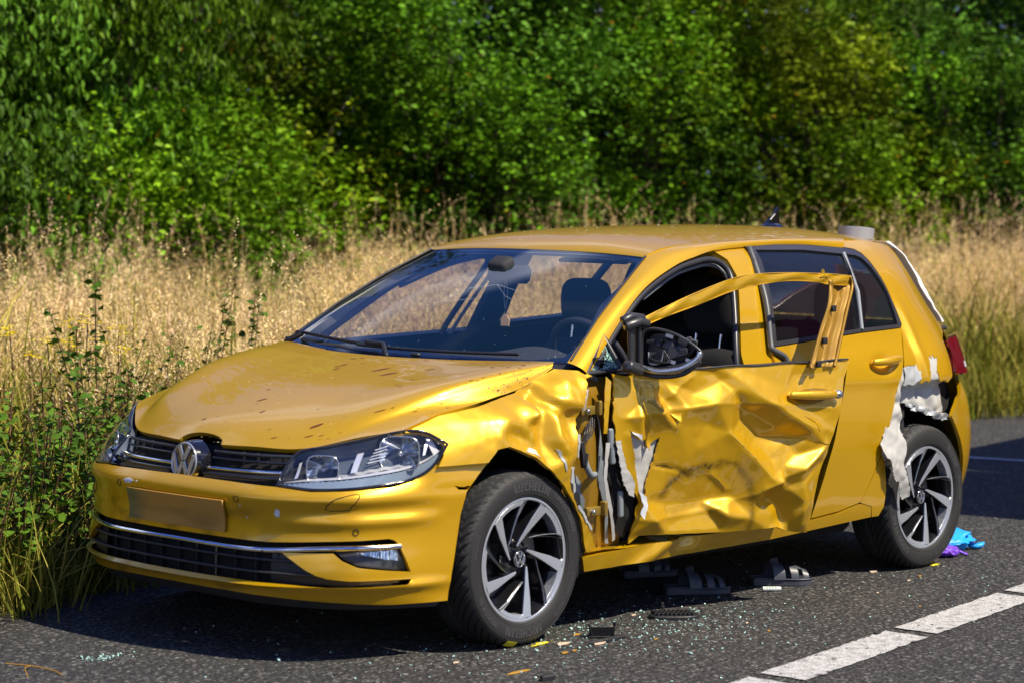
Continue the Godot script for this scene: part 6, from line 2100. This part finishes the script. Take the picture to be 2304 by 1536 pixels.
func litter() -> void:
	sandal_at("black sandal lying in sunlight beyond the other two, nearest the rear wheel", Vector2(1.690, 0.615), Vector2(1.895, 0.775), 1.0)
	sandal_at("black sandal half in the car's shadow, between the other two", Vector2(1.238, 0.515), Vector2(1.475, 0.665), 1.0)
	sandal_at("dark sandal deep in the shadow under the sill of the car", Vector2(1.431, 0.122), Vector2(1.678, 0.224), -1.0)
	glove("blue_glove", "crumpled bright blue disposable glove on the road behind the rear wheel", "glove_blue", Vector3(3.20, 0.0, 0.60), 0.5, 1.65)
	glove("violet_glove", "crumpled violet disposable glove beside the rear tyre, below the blue one", "glove_violet", Vector3(2.98, 0.0, 0.72), -0.3, 0.85)
	# small white tube
	var o := root("lip_balm", "small white cylinder with green print lying in front of the sandal", "tube", Vector3(1.623, 0.011, 0.77), "", -0.75)
	var b := MB.new()
	b.lathe([Vector2(0.0, 0.038), Vector2(0.0085, 0.038), Vector2(0.0095, 0.036), Vector2(0.0095, -0.036), Vector2(0.0085, -0.038), Vector2(0.0, -0.038)], Transform3D(Basis(Vector3(0, 0, 1), Vector3.UP, Vector3(-1, 0, 0)), Vector3.ZERO), 18)
	obj("case", b, M["white_plastic"], o)
	b = MB.new()
	for i in 4: b.box(Vector3(-0.02 + 0.012 * i, 0.0058, 0.0068), Vector3(0.006, 0.003, 0.0045), Basis(Vector3.RIGHT, 0.9), 0.0005)
	obj("print", b, M["green_print"], o)
	# ribbed black plate
	o = root("ribbed_plate", "black ribbed plastic plate lying flat among the broken glass", "debris", Vector3(0.85, 0.0, 0.87), "", -0.72)
	var outline := smooth_poly([-0.09, -0.03, -0.06, -0.055, 0.04, -0.06, 0.095, -0.03, 0.10, 0.015, 0.06, 0.045, -0.03, 0.05, -0.085, 0.02], 3)
	b = MB.new()
	b.prism(outline, 0.012, Transform3D(Basis(Vector3(1, 0, 0), Vector3(0, 0, -1), Vector3(0, 1, 0)), Vector3(0, 0.002, 0)), 0.003)
	obj("plate", b, M["plastic"], o)
	for i in 9:
		b = MB.new()
		b.box(Vector3(-0.07 + 0.017 * i, 0.019, 0.004), Vector3(0.005, 0.012, 0.075), Basis(Vector3.UP, 0.2), 0.001)
		obj("rib", b, M["plastic"], o)
	for i in 3:
		b = MB.new()
		b.box(Vector3(0.0, 0.019, -0.03 + 0.03 * i), Vector3(0.15, 0.010, 0.004), Basis(), 0.001)
		obj("rib", b, M["plastic"], o)
	b = MB.new()
	b.box(Vector3(-0.03, 0.03, -0.04), Vector3(0.012, 0.045, 0.006), Basis(Vector3.BACK, 0.2), 0.002)
	obj("peg", b, M["plastic"], o)
	# broken bracket and strips
	o = root("broken_bracket", "broken black plastic bracket standing upright on the road by the front tyre", "debris", Vector3(0.335, 0.0, 0.95), "", -0.7)
	b = MB.new()
	b.box(Vector3(0, 0.022, 0.014), Vector3(0.095, 0.044, 0.004), Basis(Vector3.RIGHT, 0.3), 0.001)
	b.box(Vector3(-0.04, 0.025, 0.0), Vector3(0.004, 0.05, 0.04), Basis(Vector3.BACK, 0.2), 0.001)
	b.box(Vector3(0.045, 0.028, 0.0), Vector3(0.004, 0.055, 0.035), Basis(Vector3.BACK, -0.2), 0.001)
	b.box(Vector3(0.0, 0.006, 0.0), Vector3(0.10, 0.004, 0.05), Basis(), 0.001)
	obj("bracket_wall", b, M["plastic"], o)
	b = MB.new()
	for i in 3: b.box(Vector3(-0.02 + 0.022 * i, 0.018, 0.004), Vector3(0.003, 0.03, 0.022), Basis(), 0.001)
	obj("bracket_rib", b, M["plastic"], o)
	chip("plastic_strip", "long thin black plastic strip lying just below the broken bracket", "debris", "plastic", [-0.10, -0.008, 0.0, -0.014, 0.105, -0.008, 0.10, 0.008, 0.02, 0.010, -0.09, 0.004], 0.28, 1.018, 0.002, 0.012)
	chip("plastic_piece", "black plastic piece at the lower edge of the photo, right of the ochre sliver", "debris", "plastic", [-0.035, -0.012, 0.03, -0.014, 0.04, 0.006, -0.02, 0.014], -0.385, 1.325, 0.002, 0.016)
	chip("paint_shard", "long ochre paint sliver nearest the camera on the road", "debris", "ochre", [-0.06, -0.006, 0.0, -0.012, 0.06, -0.004, 0.05, 0.008, -0.02, 0.008], -0.368, 1.178, 0.002, 0.003)
	chip("plastic_piece", "small black chip lying on the white road dash", "debris", "plastic", [-0.022, -0.010, 0.02, -0.008, 0.024, 0.006, -0.015, 0.010], 1.115, 1.628, 0.007, 0.006, 0.1)
	var pale := [[0.128, 0.945, 0.036, 0], [0.229, 1.03, 0.034, 0], [0.06, 1.06, 0.012, 1], [0.768, 0.744, 0.015, 0], [2.354, 0.773, 0.03, 0], [2.262, 1.013, 0.014, 0], [2.399, 0.98, 0.012, 1], [-0.399, 0.919, 0.016, 0], [-0.607, 1.067, 0.008, 2], [-0.58, 1.103, 0.007, 2], [2.606, 0.925, 0.012, 2], [0.88, 1.304, 0.009, 1], [0.004, 1.062, 0.018, 1], [-0.831, 0.778, 0.012, 2], [0.65, 0.90, 0.012, 2], [0.44, 1.12, 0.010, 1], [0.95, 1.15, 0.009, 0], [0.3, 0.86, 0.02, 1], [1.9, 1.1, 0.009, 0], [1.75, 1.4, 0.008, 1]]
	for i in pale.size():
		var k: Array = pale[i]
		var r: float = k[2]
		var nm: String = ["wood_chip", "paint_chip", "plastic_crumb"][k[3]]
		chip(nm, ["small pale chip of filler lying on the dark asphalt", "small ochre flake of car paint on the asphalt", "small black plastic crumb on the asphalt"][k[3]], ["chip", "paint flake", "crumb"][k[3]], ["wood", "ochre", "plastic"][k[3]], [-r, -r * 0.3, r * 0.1, -r * 0.42, r, -r * 0.1, r * 0.6, r * 0.3, -r * 0.5, r * 0.34], k[0], k[1], 0.002, 0.004, 0.0, ["pale chips scattered on the road", "ochre flakes scattered on the road", "black crumbs scattered on the road"][k[3]])
	# glass crumbs
	var gm := MB.new()
	gm.box(Vector3.ZERO, Vector3(1, 0.55, 0.8), Basis(), 0.12)
	var xs := []
	var r := RandomNumberGenerator.new()
	r.seed = 5
	for i in 1050:
		var p := Vector2(r.randfn() * 0.42 + 0.55, r.randfn() * 0.20 + 0.95)
		if i > 520: p = Vector2(r.randfn() * 0.9 + 0.5, r.randfn() * 0.35 + 1.0)
		if i > 800: p = Vector2(r.randf_range(-1.4, 2.6), r.randf_range(-0.3, 1.7))
		if i > 960: p = Vector2(-1.22, 0.006) + Vector2(r.randfn() * 0.05, r.randfn() * 0.03)
		var e := (0.0018 + 0.0065 * pow(r.randf(), 2.0)) * (1.7 if r.randf() < 0.04 else 1.0)
		xs.append(Transform3D(Basis.from_euler(Vector3(r.randf() * 0.8, r.randf() * TAU, r.randf() * 0.8)).scaled(Vector3.ONE * e), Vector3(p.x, e * 0.35 + 0.001, p.y)))
	var g := mm("glass_crumbs", gm.mesh(), xs, PackedColorArray(), M["shard"])
	tag(g, "pale green crumbs of safety glass strewn over the road", "glass crumbs", "", "stuff")
	xs = []
	for i in 70:
		var q := Vector2(r.randf_range(-0.9, 0.95), r.randf_range(0.05, 0.75))
		var e := r.randf_range(0.0018, 0.0038)
		xs.append(Transform3D(Basis.from_euler(Vector3(r.randf(), r.randf() * TAU, r.randf())).scaled(Vector3.ONE * e), roof(q, e * 0.4)))
	for i in 60:
		var q := Vector2(r.randf_range(-0.92, 0.92), 0.02 + 0.06 * r.randf() if i < 36 else r.randf_range(0.08, 0.8))
		var e := r.randf_range(0.0015, 0.0032)
		xs.append(Transform3D(Basis.from_euler(Vector3(r.randf(), r.randf() * TAU, r.randf())).scaled(Vector3.ONE * e), screen(q, e * 0.5)))
	g = mm("glass_specks", gm.mesh(), xs, PackedColorArray(), M["shard"])
	tag(g, "tiny glass specks lying on the roof and windscreen of the car", "glass crumbs", "", "stuff")
	# roll of tape on the roof and the plastic sheet it holds over the rear window
	var q := Vector2(0.50, 0.955)
	var base := roof(q)
	o = root("tape_roll", "grey roll of duct tape standing flat on the rear edge of the car roof", "tape roll", base + Vector3(0, -0.004, 0))
	o.rotation.z = -0.10
	b = MB.new()
	b.lathe([Vector2(0.062, 0.0), Vector2(0.083, 0.0), Vector2(0.0835, 0.002), Vector2(0.0835, 0.052), Vector2(0.083, 0.054), Vector2(0.062, 0.054), Vector2(0.062, 0.0)], Transform3D(Basis(Vector3(1, 0, 0), Vector3(0, 0, -1), Vector3(0, 1, 0)), Vector3.ZERO), 48, Color.WHITE, true)
	obj("tape", b, M["tape"], o)
	b = MB.new()
	b.lathe([Vector2(0.060, 0.001), Vector2(0.0615, 0.001), Vector2(0.0615, 0.053), Vector2(0.060, 0.053), Vector2(0.060, 0.001)], Transform3D(Basis(Vector3(1, 0, 0), Vector3(0, 0, -1), Vector3(0, 1, 0)), Vector3.ZERO), 40, Color.WHITE, true)
	obj("card_core", b, M["card"], o)
	b = MB.new()
	b.grid(44, 30, func(u: float, v: float):
		var y := lerpf(1.415, 1.05, v)
		var x := herm([1.0, 1.04, 1.2, 1.35, 1.42], [3.135, 3.12, 3.04, 2.945, 2.875], y)
		var a := absf(u * 2 - 1)
		var wrap := smoothstep(0.88, 1.0, a)
		var half := sz(x - 0.07 * wrap, y) + 0.016 + 0.02 * sin(PI * clampf(v * 1.2, 0.0, 1.0))
		var z := signf(u * 2 - 1) * half * minf(a / 0.90, 1.0)
		var out := 0.06 * sqrt(maxf(0.0, 1.0 - pow(minf(a / 0.94, 1.0), 4.0))) + 0.008 * crum.get_noise_2d(u * 2.0, v * 2.0)
		return Vector3(x + out - 0.07 * wrap, y, z + signf(u * 2 - 1) * (0.010 * sin(v * 9.0) * wrap)), Vector3.RIGHT)
	var sh := obj("plastic_sheet", b, M["sheet"])
	tag(sh, "white plastic sheet taped over the rear window of the car", "plastic sheet")
	# dry stalk on the road
	b = MB.new()
	b.tube(curve(V3([-1.53, 0.01, -0.10, -1.50, 0.012, 0.0, -1.48, 0.008, 0.09, -1.50, 0.006, 0.17]), 12), 0.0022, 5)
	b.tube(curve(V3([-1.50, 0.012, 0.0, -1.56, 0.02, 0.05, -1.6, 0.006, 0.12]), 8), 0.0016, 5)
	tag(obj("fallen_stalk", b, M["ochre"]), "fallen dry stalk lying on the asphalt in the lower left corner", "stalk")

# ---------- plants ----------
func leaf_mesh(l: float, w: float, fold: float, droop: float) -> ArrayMesh:
	var b := MB.new()
	var p := PackedVector3Array([Vector3.ZERO, Vector3(l * 0.3, fold * w, w * 0.8), Vector3(l * 0.65, fold * w - droop * l * 0.3, w * 0.75), Vector3(l, -droop * l, 0), Vector3(l * 0.65, fold * w - droop * l * 0.3, -w * 0.75), Vector3(l * 0.3, fold * w, -w * 0.8), Vector3(l * 0.35, 0, 0), Vector3(l * 0.7, -droop * l * 0.35, 0)])
	b.add(p, PackedInt32Array([0, 6, 1, 1, 6, 7, 1, 7, 2, 2, 7, 3, 0, 5, 6, 5, 4, 7, 5, 7, 6, 4, 3, 7]), Vector3.UP)
	return b.mesh()

# one leafy bush: lobes of twigs with leaves, limbs inside
func bush(s: String, label: String, at: Vector3, size: Vector3, lobes: int, per: int, tones: Array, droop: bool, sd: int) -> void:
	var o := root(s, label, "bush" if s == "bush" else "tree", at, "bushes and trees behind the grass")
	var r := RandomNumberGenerator.new()
	r.seed = sd
	var xs := []
	var cs := PackedColorArray()
	var limbs := MB.new()
	for i in int(lobes * 1.35):
		var az := r.randf() * TAU
		var el := r.randf_range(-0.05, 1.0)
		var k := pow(r.randf(), 0.45)
		var mid := Vector3(cos(az) * size.x * k, size.y * (0.06 + 0.92 * el), sin(az) * size.z * k * (1.0 - 0.35 * el))
		var rad := r.randf_range(0.30, 0.62)
		limbs.tube(curve([Vector3(mid.x * 0.1, 0.0, mid.z * 0.1), Vector3(mid.x * 0.35, mid.y * 0.55, mid.z * 0.35), mid], 5), [0.035, 0.03, 0.025, 0.02, 0.014, 0.006], 5)
		var tone: Color = tones[r.randi() % tones.size()]
		var bright := r.randf_range(0.5, 2.0)
		var sprigs := per / 6
		for j in sprigs:
			# a sprig: a short twig direction carrying leaves
			var dir := Vector3(r.randfn(), r.randfn() * 0.8 + 0.25, r.randfn()).normalized()
			var start := mid + dir * rad * pow(r.randf(), 0.35)
			var tint := r.randf_range(0.65, 1.4)
			var grow := (dir + Vector3(0, -0.9 if droop else 0.35, 0) + Vector3(r.randfn(), r.randfn(), r.randfn()) * 0.35).normalized()
			for q in 8:
				var p := start + grow * 0.035 * q + Vector3(r.randfn(), r.randfn(), r.randfn()) * 0.018
				var yaw := r.randf() * TAU
				var pitch := r.randf_range(-0.5, 0.5) if not droop else r.randf_range(-1.5, -0.5)
				var sc := r.randf_range(0.65, 1.2)
				xs.append(Transform3D(Basis(Vector3.UP, yaw) * Basis(Vector3.BACK, pitch) * Basis(Vector3.RIGHT, r.randfn() * 0.5) * Basis().scaled(Vector3.ONE * sc), p))
				var c := tone * bright * tint * r.randf_range(0.75, 1.25)
				if r.randf() < 0.004: c = Color(0.30, 0.14, 0.01)
				cs.append(Color(c.r, c.g, c.b))
	var f := mm("crown", leaves["long" if droop else "round"], xs, cs, M["leaf"], o)
	f.set_meta("kind", "stuff")
	obj("limbs", limbs, M["bark"], o)
var leaves := {}

func plants() -> void:
	leaves["long"] = leaf_mesh(0.085, 0.018, 0.3, 0.2)
	leaves["round"] = leaf_mesh(0.060, 0.021, 0.3, 0.15)
	var g1 := Color(0.066, 0.150, 0.006)
	var g2 := Color(0.092, 0.175, 0.006)
	var g3 := Color(0.050, 0.110, 0.009)
	var g4 := Color(0.120, 0.160, 0.006)
	var g5 := Color(0.065, 0.150, 0.013)
	for k in [
		["tree", "tall dark tree with long drooping leaves at the left edge", 3.6, -8.9, 1.9, 4.6, 1.5, 46, 640, [g3, g5, g3], true],
		["tree", "bright drooping-leaved tree left of the middle", 5.9, -9.3, 1.6, 4.3, 1.3, 40, 640, [g1, g2, g5], true],
		["bush", "low bright green bush in front of the drooping tree", 5.9, -8.5, 1.2, 1.7, 0.8, 26, 560, [g2, g1], false],
		["bush", "olive green bush with yellowish tips above the bonnet", 7.9, -9.3, 1.3, 2.3, 1.1, 30, 560, [g4, g2], false],
		["tree", "shaded brownish tree between the bright bushes", 8.6, -10.9, 1.5, 4.8, 1.3, 40, 520, [Color(0.080, 0.095, 0.014), g3], false],
		["bush", "broad round-leaved bush above the windscreen", 10.1, -9.1, 1.7, 3.6, 1.4, 52, 640, [g1, g5, g1], false],
		["bush", "large bright green bush above the middle of the roof", 12.4, -8.9, 1.7, 3.9, 1.4, 52, 640, [g1, g2, g5], false],
		["bush", "yellow-green bush above the rear of the roof", 14.3, -7.9, 1.5, 3.7, 1.2, 46, 600, [g2, g4], false],
		["bush", "darker leafy bush near the right edge", 16.2, -7.1, 1.6, 3.7, 1.2, 46, 600, [g5, g3, g1], false],
		["tree", "dark shaded tree at the right edge", 18.3, -6.6, 1.8, 4.8, 1.4, 46, 600, [g3, g5], false]]:
		bush(k[0], k[1], Vector3(k[2], ground_y(k[2], k[3]), k[3]), Vector3(k[4], k[5], k[6]), k[7], k[8], k[9], k[10], int(k[2] * 10))
	# the wood behind, one mass
	for k in [["tree", "round-topped tree beyond the left edge of the photo", 0.4, -9.4, 2.0, 5.0], ["bush", "broad bush beyond the left edge of the photo", -4.2, -9.0, 2.0, 3.6], ["bush", "bush beyond the right edge of the photo", 22.0, -5.4, 1.9, 4.0]]:
		bush(k[0], k[1], Vector3(k[2], ground_y(k[2], k[3]), k[3]), Vector3(k[4], k[5], 1.4), 40, 420, [g1, g5, g3], false, 900 + int(k[2]))
	var r := RandomNumberGenerator.new()
	r.seed = 31
	var xs := []
	var cs := PackedColorArray()
	for i in 260000:
		var t := r.randf()
		var wx := lerpf(-16.0, 34.0, t)
		var p := Vector3(wx, 0, herm([-16.0, 2.0, 24.0, 34.0], [-11.0, -12.4, -8.6, -2.0], wx) + r.randf_range(-1.9, 0.6) - 0.8 * crum.get_noise_2d(wx * 0.2, 4.0))
		p.y = (6.4 + 2.6 * crum.get_noise_2d(wx * 0.16, 9.0) + 1.2 * fine.get_noise_2d(wx * 0.1, 2.0)) * pow(r.randf(), 0.85)
		xs.append(Transform3D(Basis.from_euler(Vector3(r.randfn() * 0.6, r.randf() * TAU, r.randfn() * 0.6)).scaled(Vector3.ONE * r.randf_range(2.0, 3.6)), p))
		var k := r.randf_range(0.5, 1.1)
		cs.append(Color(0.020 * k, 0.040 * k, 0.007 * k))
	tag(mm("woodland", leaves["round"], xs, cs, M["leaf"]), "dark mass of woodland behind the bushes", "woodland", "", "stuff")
	grass(r)
	weeds(r)

func grass(r: RandomNumberGenerator) -> void:
	# clumps of dry stalks with feathery heads, and of green blades
	var dry := []
	var green := []
	for v in 4:
		var b := MB.new()
		for i in 13:
			var h := r.randf_range(0.52, 0.98) * (1.28 if r.randf() < 0.1 else 1.0)
			var a := r.randf() * TAU
			var lean := r.randf_range(0.03, 0.40) + (0.5 if r.randf() < 0.22 else 0.0)
			var o := Vector3(r.randfn() * 0.09, 0, r.randfn() * 0.09)
			var d := Vector3(cos(a), 0, sin(a))
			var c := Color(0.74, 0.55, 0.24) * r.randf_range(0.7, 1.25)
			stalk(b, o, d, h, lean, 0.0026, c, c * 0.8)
			# feathery head: many short spikelets along the top
			if i % 5 == 4: continue
			for q in 17:
				var t := 0.76 + 0.24 * q / 16.0
				var p := o + Vector3(0, h * t, 0) + d * lean * h * t * t
				var qd := (t - 0.76) / 0.24
				if i % 2 == 0: p += d * 0.09 * qd * qd - Vector3(0, 0.055 * qd * qd, 0)
				var a2 := r.randf() * TAU
				var e := Vector3(cos(a2) * 0.7, r.randf_range(0.2, 1.0), sin(a2) * 0.7) * 0.031 * (1.1 - (t - 0.76) * 2.8)
				var sd := e.cross(Vector3(r.randfn(), r.randfn(), r.randfn())).normalized() * 0.0027
				var hc_ := Color(0.86, 0.66, 0.36) * r.randf_range(0.75, 1.2)
				b.face([p, p + e * 0.5 + sd, p + e, p + e * 0.5 - sd], Vector3.UP, hc_)
		dry.append(b.mesh())
		b = MB.new()
		for i in 16:
			var h := r.randf_range(0.25, 0.72)
			var a := r.randf() * TAU
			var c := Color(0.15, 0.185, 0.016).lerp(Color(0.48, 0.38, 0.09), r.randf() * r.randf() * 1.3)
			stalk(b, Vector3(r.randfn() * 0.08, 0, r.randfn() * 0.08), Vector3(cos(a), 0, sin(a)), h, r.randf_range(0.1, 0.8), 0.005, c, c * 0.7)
		green.append(b.mesh())
	var patch := FastNoiseLite.new()
	patch.frequency = 0.35
	patch.seed = 17
	# overhanging fringe at the road edge
	var fx := []
	var fc := PackedColorArray()
	for i in 620:
		var x := r.randf_range(-2.2, 1.2) if i < 330 else r.randf_range(1.2, 12.0)
		var z := edge_z(x) + 0.16 - r.randf() * 0.75
		fx.append(Transform3D(Basis(Vector3.UP, r.randf() * TAU) * Basis(Vector3.RIGHT, r.randfn() * 0.35) * Basis().scaled(Vector3.ONE * r.randf_range(0.5, 0.95)), Vector3(x, maxf(0.0, ground_y(x, z)) - 0.01, z)))
		var t := r.randf_range(0.7, 1.2)
		fc.append(Color(t, t, t))
	tag(mm("fringe_grass", green[0], fx, fc, M["straw"]), "tufts of grass hanging over the edge of the asphalt", "grass", "", "stuff")
	for v in 8:
		var xs := []
		var cs := PackedColorArray()
		for i in (2350 if v < 4 else 2300):
			var x := r.randf_range(-9.0, 22.0)
			var d := pow(r.randf(), 1.0) * (8.2 if x < 9.0 else 6.0) + 0.02
			var z := edge_z(x) - d
			var k := patch.get_noise_2d(x, z)
			if v < 4 and (d < 0.55 + 0.5 * k or (x < 0.6 and d < 1.7 + k) or (x > 8.0 and d < 1.6 + k and r.randf() < 0.8)): continue
			if v >= 4 and d > 3.0 and r.randf() < 0.45: continue
			if v >= 4 and x < 0.7 and d < 1.5 and r.randf() < 0.7: continue
			var sc := r.randf_range(0.62, 1.12) * (1.0 + 0.42 * k)
			if v < 4 and k < -0.12 and r.randf() < 0.6: continue
			if v >= 4 and (x < 2.2 or x > 8.5): sc *= 1.3
			if v >= 4 and d < 0.4: sc *= 0.55
			var back := smoothstep(7.0, 12.0, x)
			if v < 4: sc *= (0.97 + 0.10 * back)
			xs.append(Transform3D(Basis(Vector3.UP, r.randf() * TAU) * Basis(Vector3.RIGHT, r.randfn() * 0.10) * Basis().scaled(Vector3(1, 1, 1) * sc), Vector3(x, ground_y(x, z) - 0.01, z)))
			var t := r.randf_range(0.75, 1.2)
			cs.append(Color(t, t * r.randf_range(0.90, 1.03), t * r.randf_range(0.7, 1.1)))
		tag(mm("dry_grass" if v < 4 else "green_grass", (dry + green)[v], xs, cs, M["straw"]), "tall straw-coloured grass with feathery heads on the verge" if v < 4 else "green grass growing low in the verge", "grass", "", "stuff")

func stalk(b: MB, o: Vector3, d: Vector3, h: float, lean: float, w: float, c: Color, low: Color) -> void:
	var p := PackedVector3Array()
	var cs := PackedColorArray()
	var t := PackedInt32Array()
	var side := d.cross(Vector3.UP).normalized()
	for i in 5:
		var f := i / 4.0
		var q := o + Vector3(0, h * (f - 0.25 * lean * f * f), 0) + d * lean * h * f * f
		var ww := w * (1.0 - 0.8 * f * f)
		p.append(q + side * ww)
		p.append(q - side * ww)
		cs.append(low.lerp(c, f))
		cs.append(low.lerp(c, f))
		if i > 0:
			var a := i * 2
			for k in [a - 2, a - 1, a + 1, a - 2, a + 1, a]: t.append(k)
	b.add(p, t, d, Color.WHITE, PackedVector2Array(), cs)

# a leafy shoot: stem with alternate leaves
func shoot(s: String, label: String, at: Vector3, h: float, lean: Vector3, n: int, leaf: float, tone: Color, sd: int, group := "") -> void:
	var o := root(s, label, "weed", at, group)
	var r := RandomNumberGenerator.new()
	r.seed = sd
	var stems := MB.new()
	var xs := []
	var cs := PackedColorArray()
	for k in n:
		var a := r.randf() * TAU
		var sp := Vector3(cos(a), 0, sin(a)) * r.randf_range(0.05, 0.30) * h * (0.4 if n < 3 else 1.0)
		var hh := h * r.randf_range(0.6, 1.0)
		var path := curve([Vector3(sp.x * 0.1, 0, sp.z * 0.1), sp * 0.5 + lean * 0.3 + Vector3(0, hh * 0.55, 0), sp + lean + Vector3(0, hh, 0)], 14)
		var rad := []
		for i in path.size(): rad.append(lerpf(0.005, 0.0018, float(i) / path.size()))
		stems.tube(path, rad, 5)
		var m := int(hh / 0.022)
		for i in m:
			var t := 0.12 + 0.88 * i / m
			var p: Vector3 = path[clampi(int(t * 14), 0, 14)].lerp(path[clampi(int(t * 14) + 1, 0, 14)], t * 14 - int(t * 14))
			var side := Vector3(r.randfn(), r.randfn() * 0.6, r.randfn()) * 0.035 * r.randf()
			var sc := leaf * r.randf_range(0.55, 1.2) * (1.15 - 0.5 * t)
			xs.append(Transform3D(Basis(Vector3.UP, r.randf() * TAU) * Basis(Vector3.BACK, r.randf_range(-0.5, 0.6)) * Basis(Vector3.RIGHT, r.randfn() * 0.4) * Basis().scaled(Vector3.ONE * sc), p + side))
			var c := tone * r.randf_range(0.65, 1.35)
			cs.append(Color(c.r, c.g, c.b))
	obj("stem", stems, M["red_stem"], o)
	mm("leaves", leaves["weed"], xs, cs, M["leaf_weed"], o, "stuff")

func weeds(r: RandomNumberGenerator) -> void:
	leaves["weed"] = leaf_mesh(0.05, 0.026, 0.2, 0.2)
	var g := Color(0.075, 0.150, 0.012)
	var dg := Color(0.058, 0.125, 0.012)
	for k in [
		["tallest leafy shoot in the dry grass, left of the bonnet", 0.89, -2.69, 1.16, 4, 1.25, dg], ["leafy shoot standing between the yellow flowers and the tallest shoot", 0.46, -2.26, 0.97, 3, 1.2, dg],
		["slender leafy shoot close behind the far edge of the bonnet", 1.01, -2.40, 1.06, 2, 1.2, g], ["dark leafy shoot rising over the middle of the bonnet's far edge", 1.63, -2.77, 1.16, 2, 1.3, dg],
		["rightmost leafy shoot, nearest the foot of the windscreen pillar", 1.90, -2.77, 1.10, 2, 1.3, dg], ["short bright leafy shoot between two taller ones over the bonnet", 1.30, -2.52, 1.0, 2, 1.2, g],
		["leafy shoot below the yellow flowers at the left edge", 0.11, -2.03, 0.80, 4, 1.2, dg], ["bushy leafy shoot by the far headlamp, in front of the tallest shoot", 0.72, -2.26, 0.86, 5, 1.2, dg]]:
		shoot("leafy_shoot", k[0], Vector3(k[1], ground_y(k[1], k[2]), k[2]), k[3], Vector3(0.05, 0, 0.02), k[4], k[5], k[6], int(k[1] * 100), "leafy shoots in the dry grass")
	var spots := [[-0.50, -1.30], [-0.28, -1.42], [-0.05, -1.55], [0.12, -1.72], [-0.62, -1.45], [-0.30, -1.75], [0.0, -2.0], [-0.75, -1.20], [0.3, -1.9], [-0.12, -1.36], [0.22, -1.5], [-0.9, -1.35], [-0.45, -1.9], [0.45, -2.1], [-0.15, -2.3], [-0.62, -1.12], [-0.35, -1.22], [-0.80, -1.05], [-0.1, -1.30], [-1.0, -1.0]]
	for i in spots.size():
		var x: float = spots[i][0]
		var z: float = spots[i][1]
		shoot("bramble", "low leafy bramble spilling over the road edge by the front bumper", Vector3(x, ground_y(x, z), z), r.randf_range(0.42, 0.82), Vector3(r.randf_range(-0.1, 0.15), 0, r.randf_range(0.0, 0.22)), 9, 1.1, [g, dg, g * 1.2][i % 3], 300 + i, "brambles at the road edge left of the car")
	# ragwort: yellow flower heads
	var o := root("ragwort", "patch of yellow wild flowers in the dry grass at the left edge", "wild flowers", Vector3(0.80, ground_y(0.80, -3.02), -3.02))
	var b := MB.new()
	var f := MB.new()
	for i in 16:
		var a := Vector3(r.randfn() * 0.20, 0, r.randfn() * 0.16)
		var top := a + Vector3(r.randfn() * 0.05, r.randf_range(0.66, 0.86), r.randfn() * 0.05)
		b.tube([a, a.lerp(top, 0.5) + Vector3(0.01, 0, 0.01), top], 0.003, 5)
		for j in 10:
			var p := top + Vector3(r.randfn() * 0.03, r.randf_range(-0.02, 0.03), r.randfn() * 0.03)
			for q in 6:
				var th := TAU * q / 6 + r.randf()
				var e := Vector3(cos(th), 0.25, sin(th)) * 0.021
				var sd := Vector3(-sin(th), 0, cos(th)) * 0.007
				f.face([p, p + e * 0.6 + sd, p + e, p + e * 0.6 - sd], Vector3.UP, Color(0.85, 0.68, 0.008))
	obj("stems", b, M["bark"], o)
	var pm: StandardMaterial3D = M["petal"]
	tag(obj("flower_heads", f, pm, o), "", "", "", "stuff")

func fire_engine() -> void:
	# stands outside the picture on the right: its shade lies on the road behind the car and it is mirrored in the windows
	var o := root("fire_engine", "red fire engine standing on the road to the right", "fire engine", Vector3(4.55, 0, 0.95))
	o.rotation.y = deg_to_rad(9.0)
	var b := MB.new()
	b.box(Vector3(1.0, 1.75, 1.25), Vector3(1.9, 2.3, 2.4), Basis(), 0.12)
	obj("cab", b, M["fire_red"], o)
	b = MB.new()
	b.box(Vector3(4.4, 1.9, 1.25), Vector3(4.8, 2.6, 2.45), Basis(), 0.06)
	obj("equipment_body", b, M["fire_red"], o)
	b = MB.new()
	b.box(Vector3(3.4, 0.6, 1.25), Vector3(6.6, 0.35, 2.0), Basis(), 0.04)
	obj("chassis", b, M["void"], o)
	b = MB.new()
	b.box(Vector3(0.045, 1.72, 1.25), Vector3(0.03, 0.80, 2.1), Basis(), 0.01)
	obj("windscreen", b, M["black_gloss"], o)
	for z in [0.045, 2.455]:
		b = MB.new()
		b.box(Vector3(0.85, 2.2, z), Vector3(1.2, 0.8, 0.03), Basis(), 0.01)
		obj("side_window", b, M["black_gloss"], o)
		for i in 3:
			b = MB.new()
			b.box(Vector3(2.85 + 1.5 * i, 1.9, z - 0.02 if z < 1.0 else z + 0.02), Vector3(1.35, 1.9, 0.03), Basis(), 0.01)
			obj("roller_shutter", b, M["silver"], o)
	for x in [1.1, 5.0]:
		for z in [0.25, 2.25]:
			b = MB.new()
			b.lathe([Vector2(0.0, 0.14), Vector2(0.28, 0.14), Vector2(0.42, 0.16), Vector2(0.5, 0.1), Vector2(0.5, -0.1), Vector2(0.42, -0.16), Vector2(0.0, -0.14)], Transform3D(Basis(), Vector3(x, 0.5, z)), 32)
			obj("wheel", b, M["rubber"], o)
	b = MB.new()
	b.box(Vector3(0.0, 0.65, 1.25), Vector3(0.16, 0.4, 2.4), Basis(), 0.04)
	obj("bumper", b, M["white_plastic"], o)
	b = MB.new()
	b.box(Vector3(0.8, 3.0, 1.25), Vector3(0.35, 0.2, 1.8), Basis(), 0.05)
	obj("light_bar", b, M["glove_blue"], o)
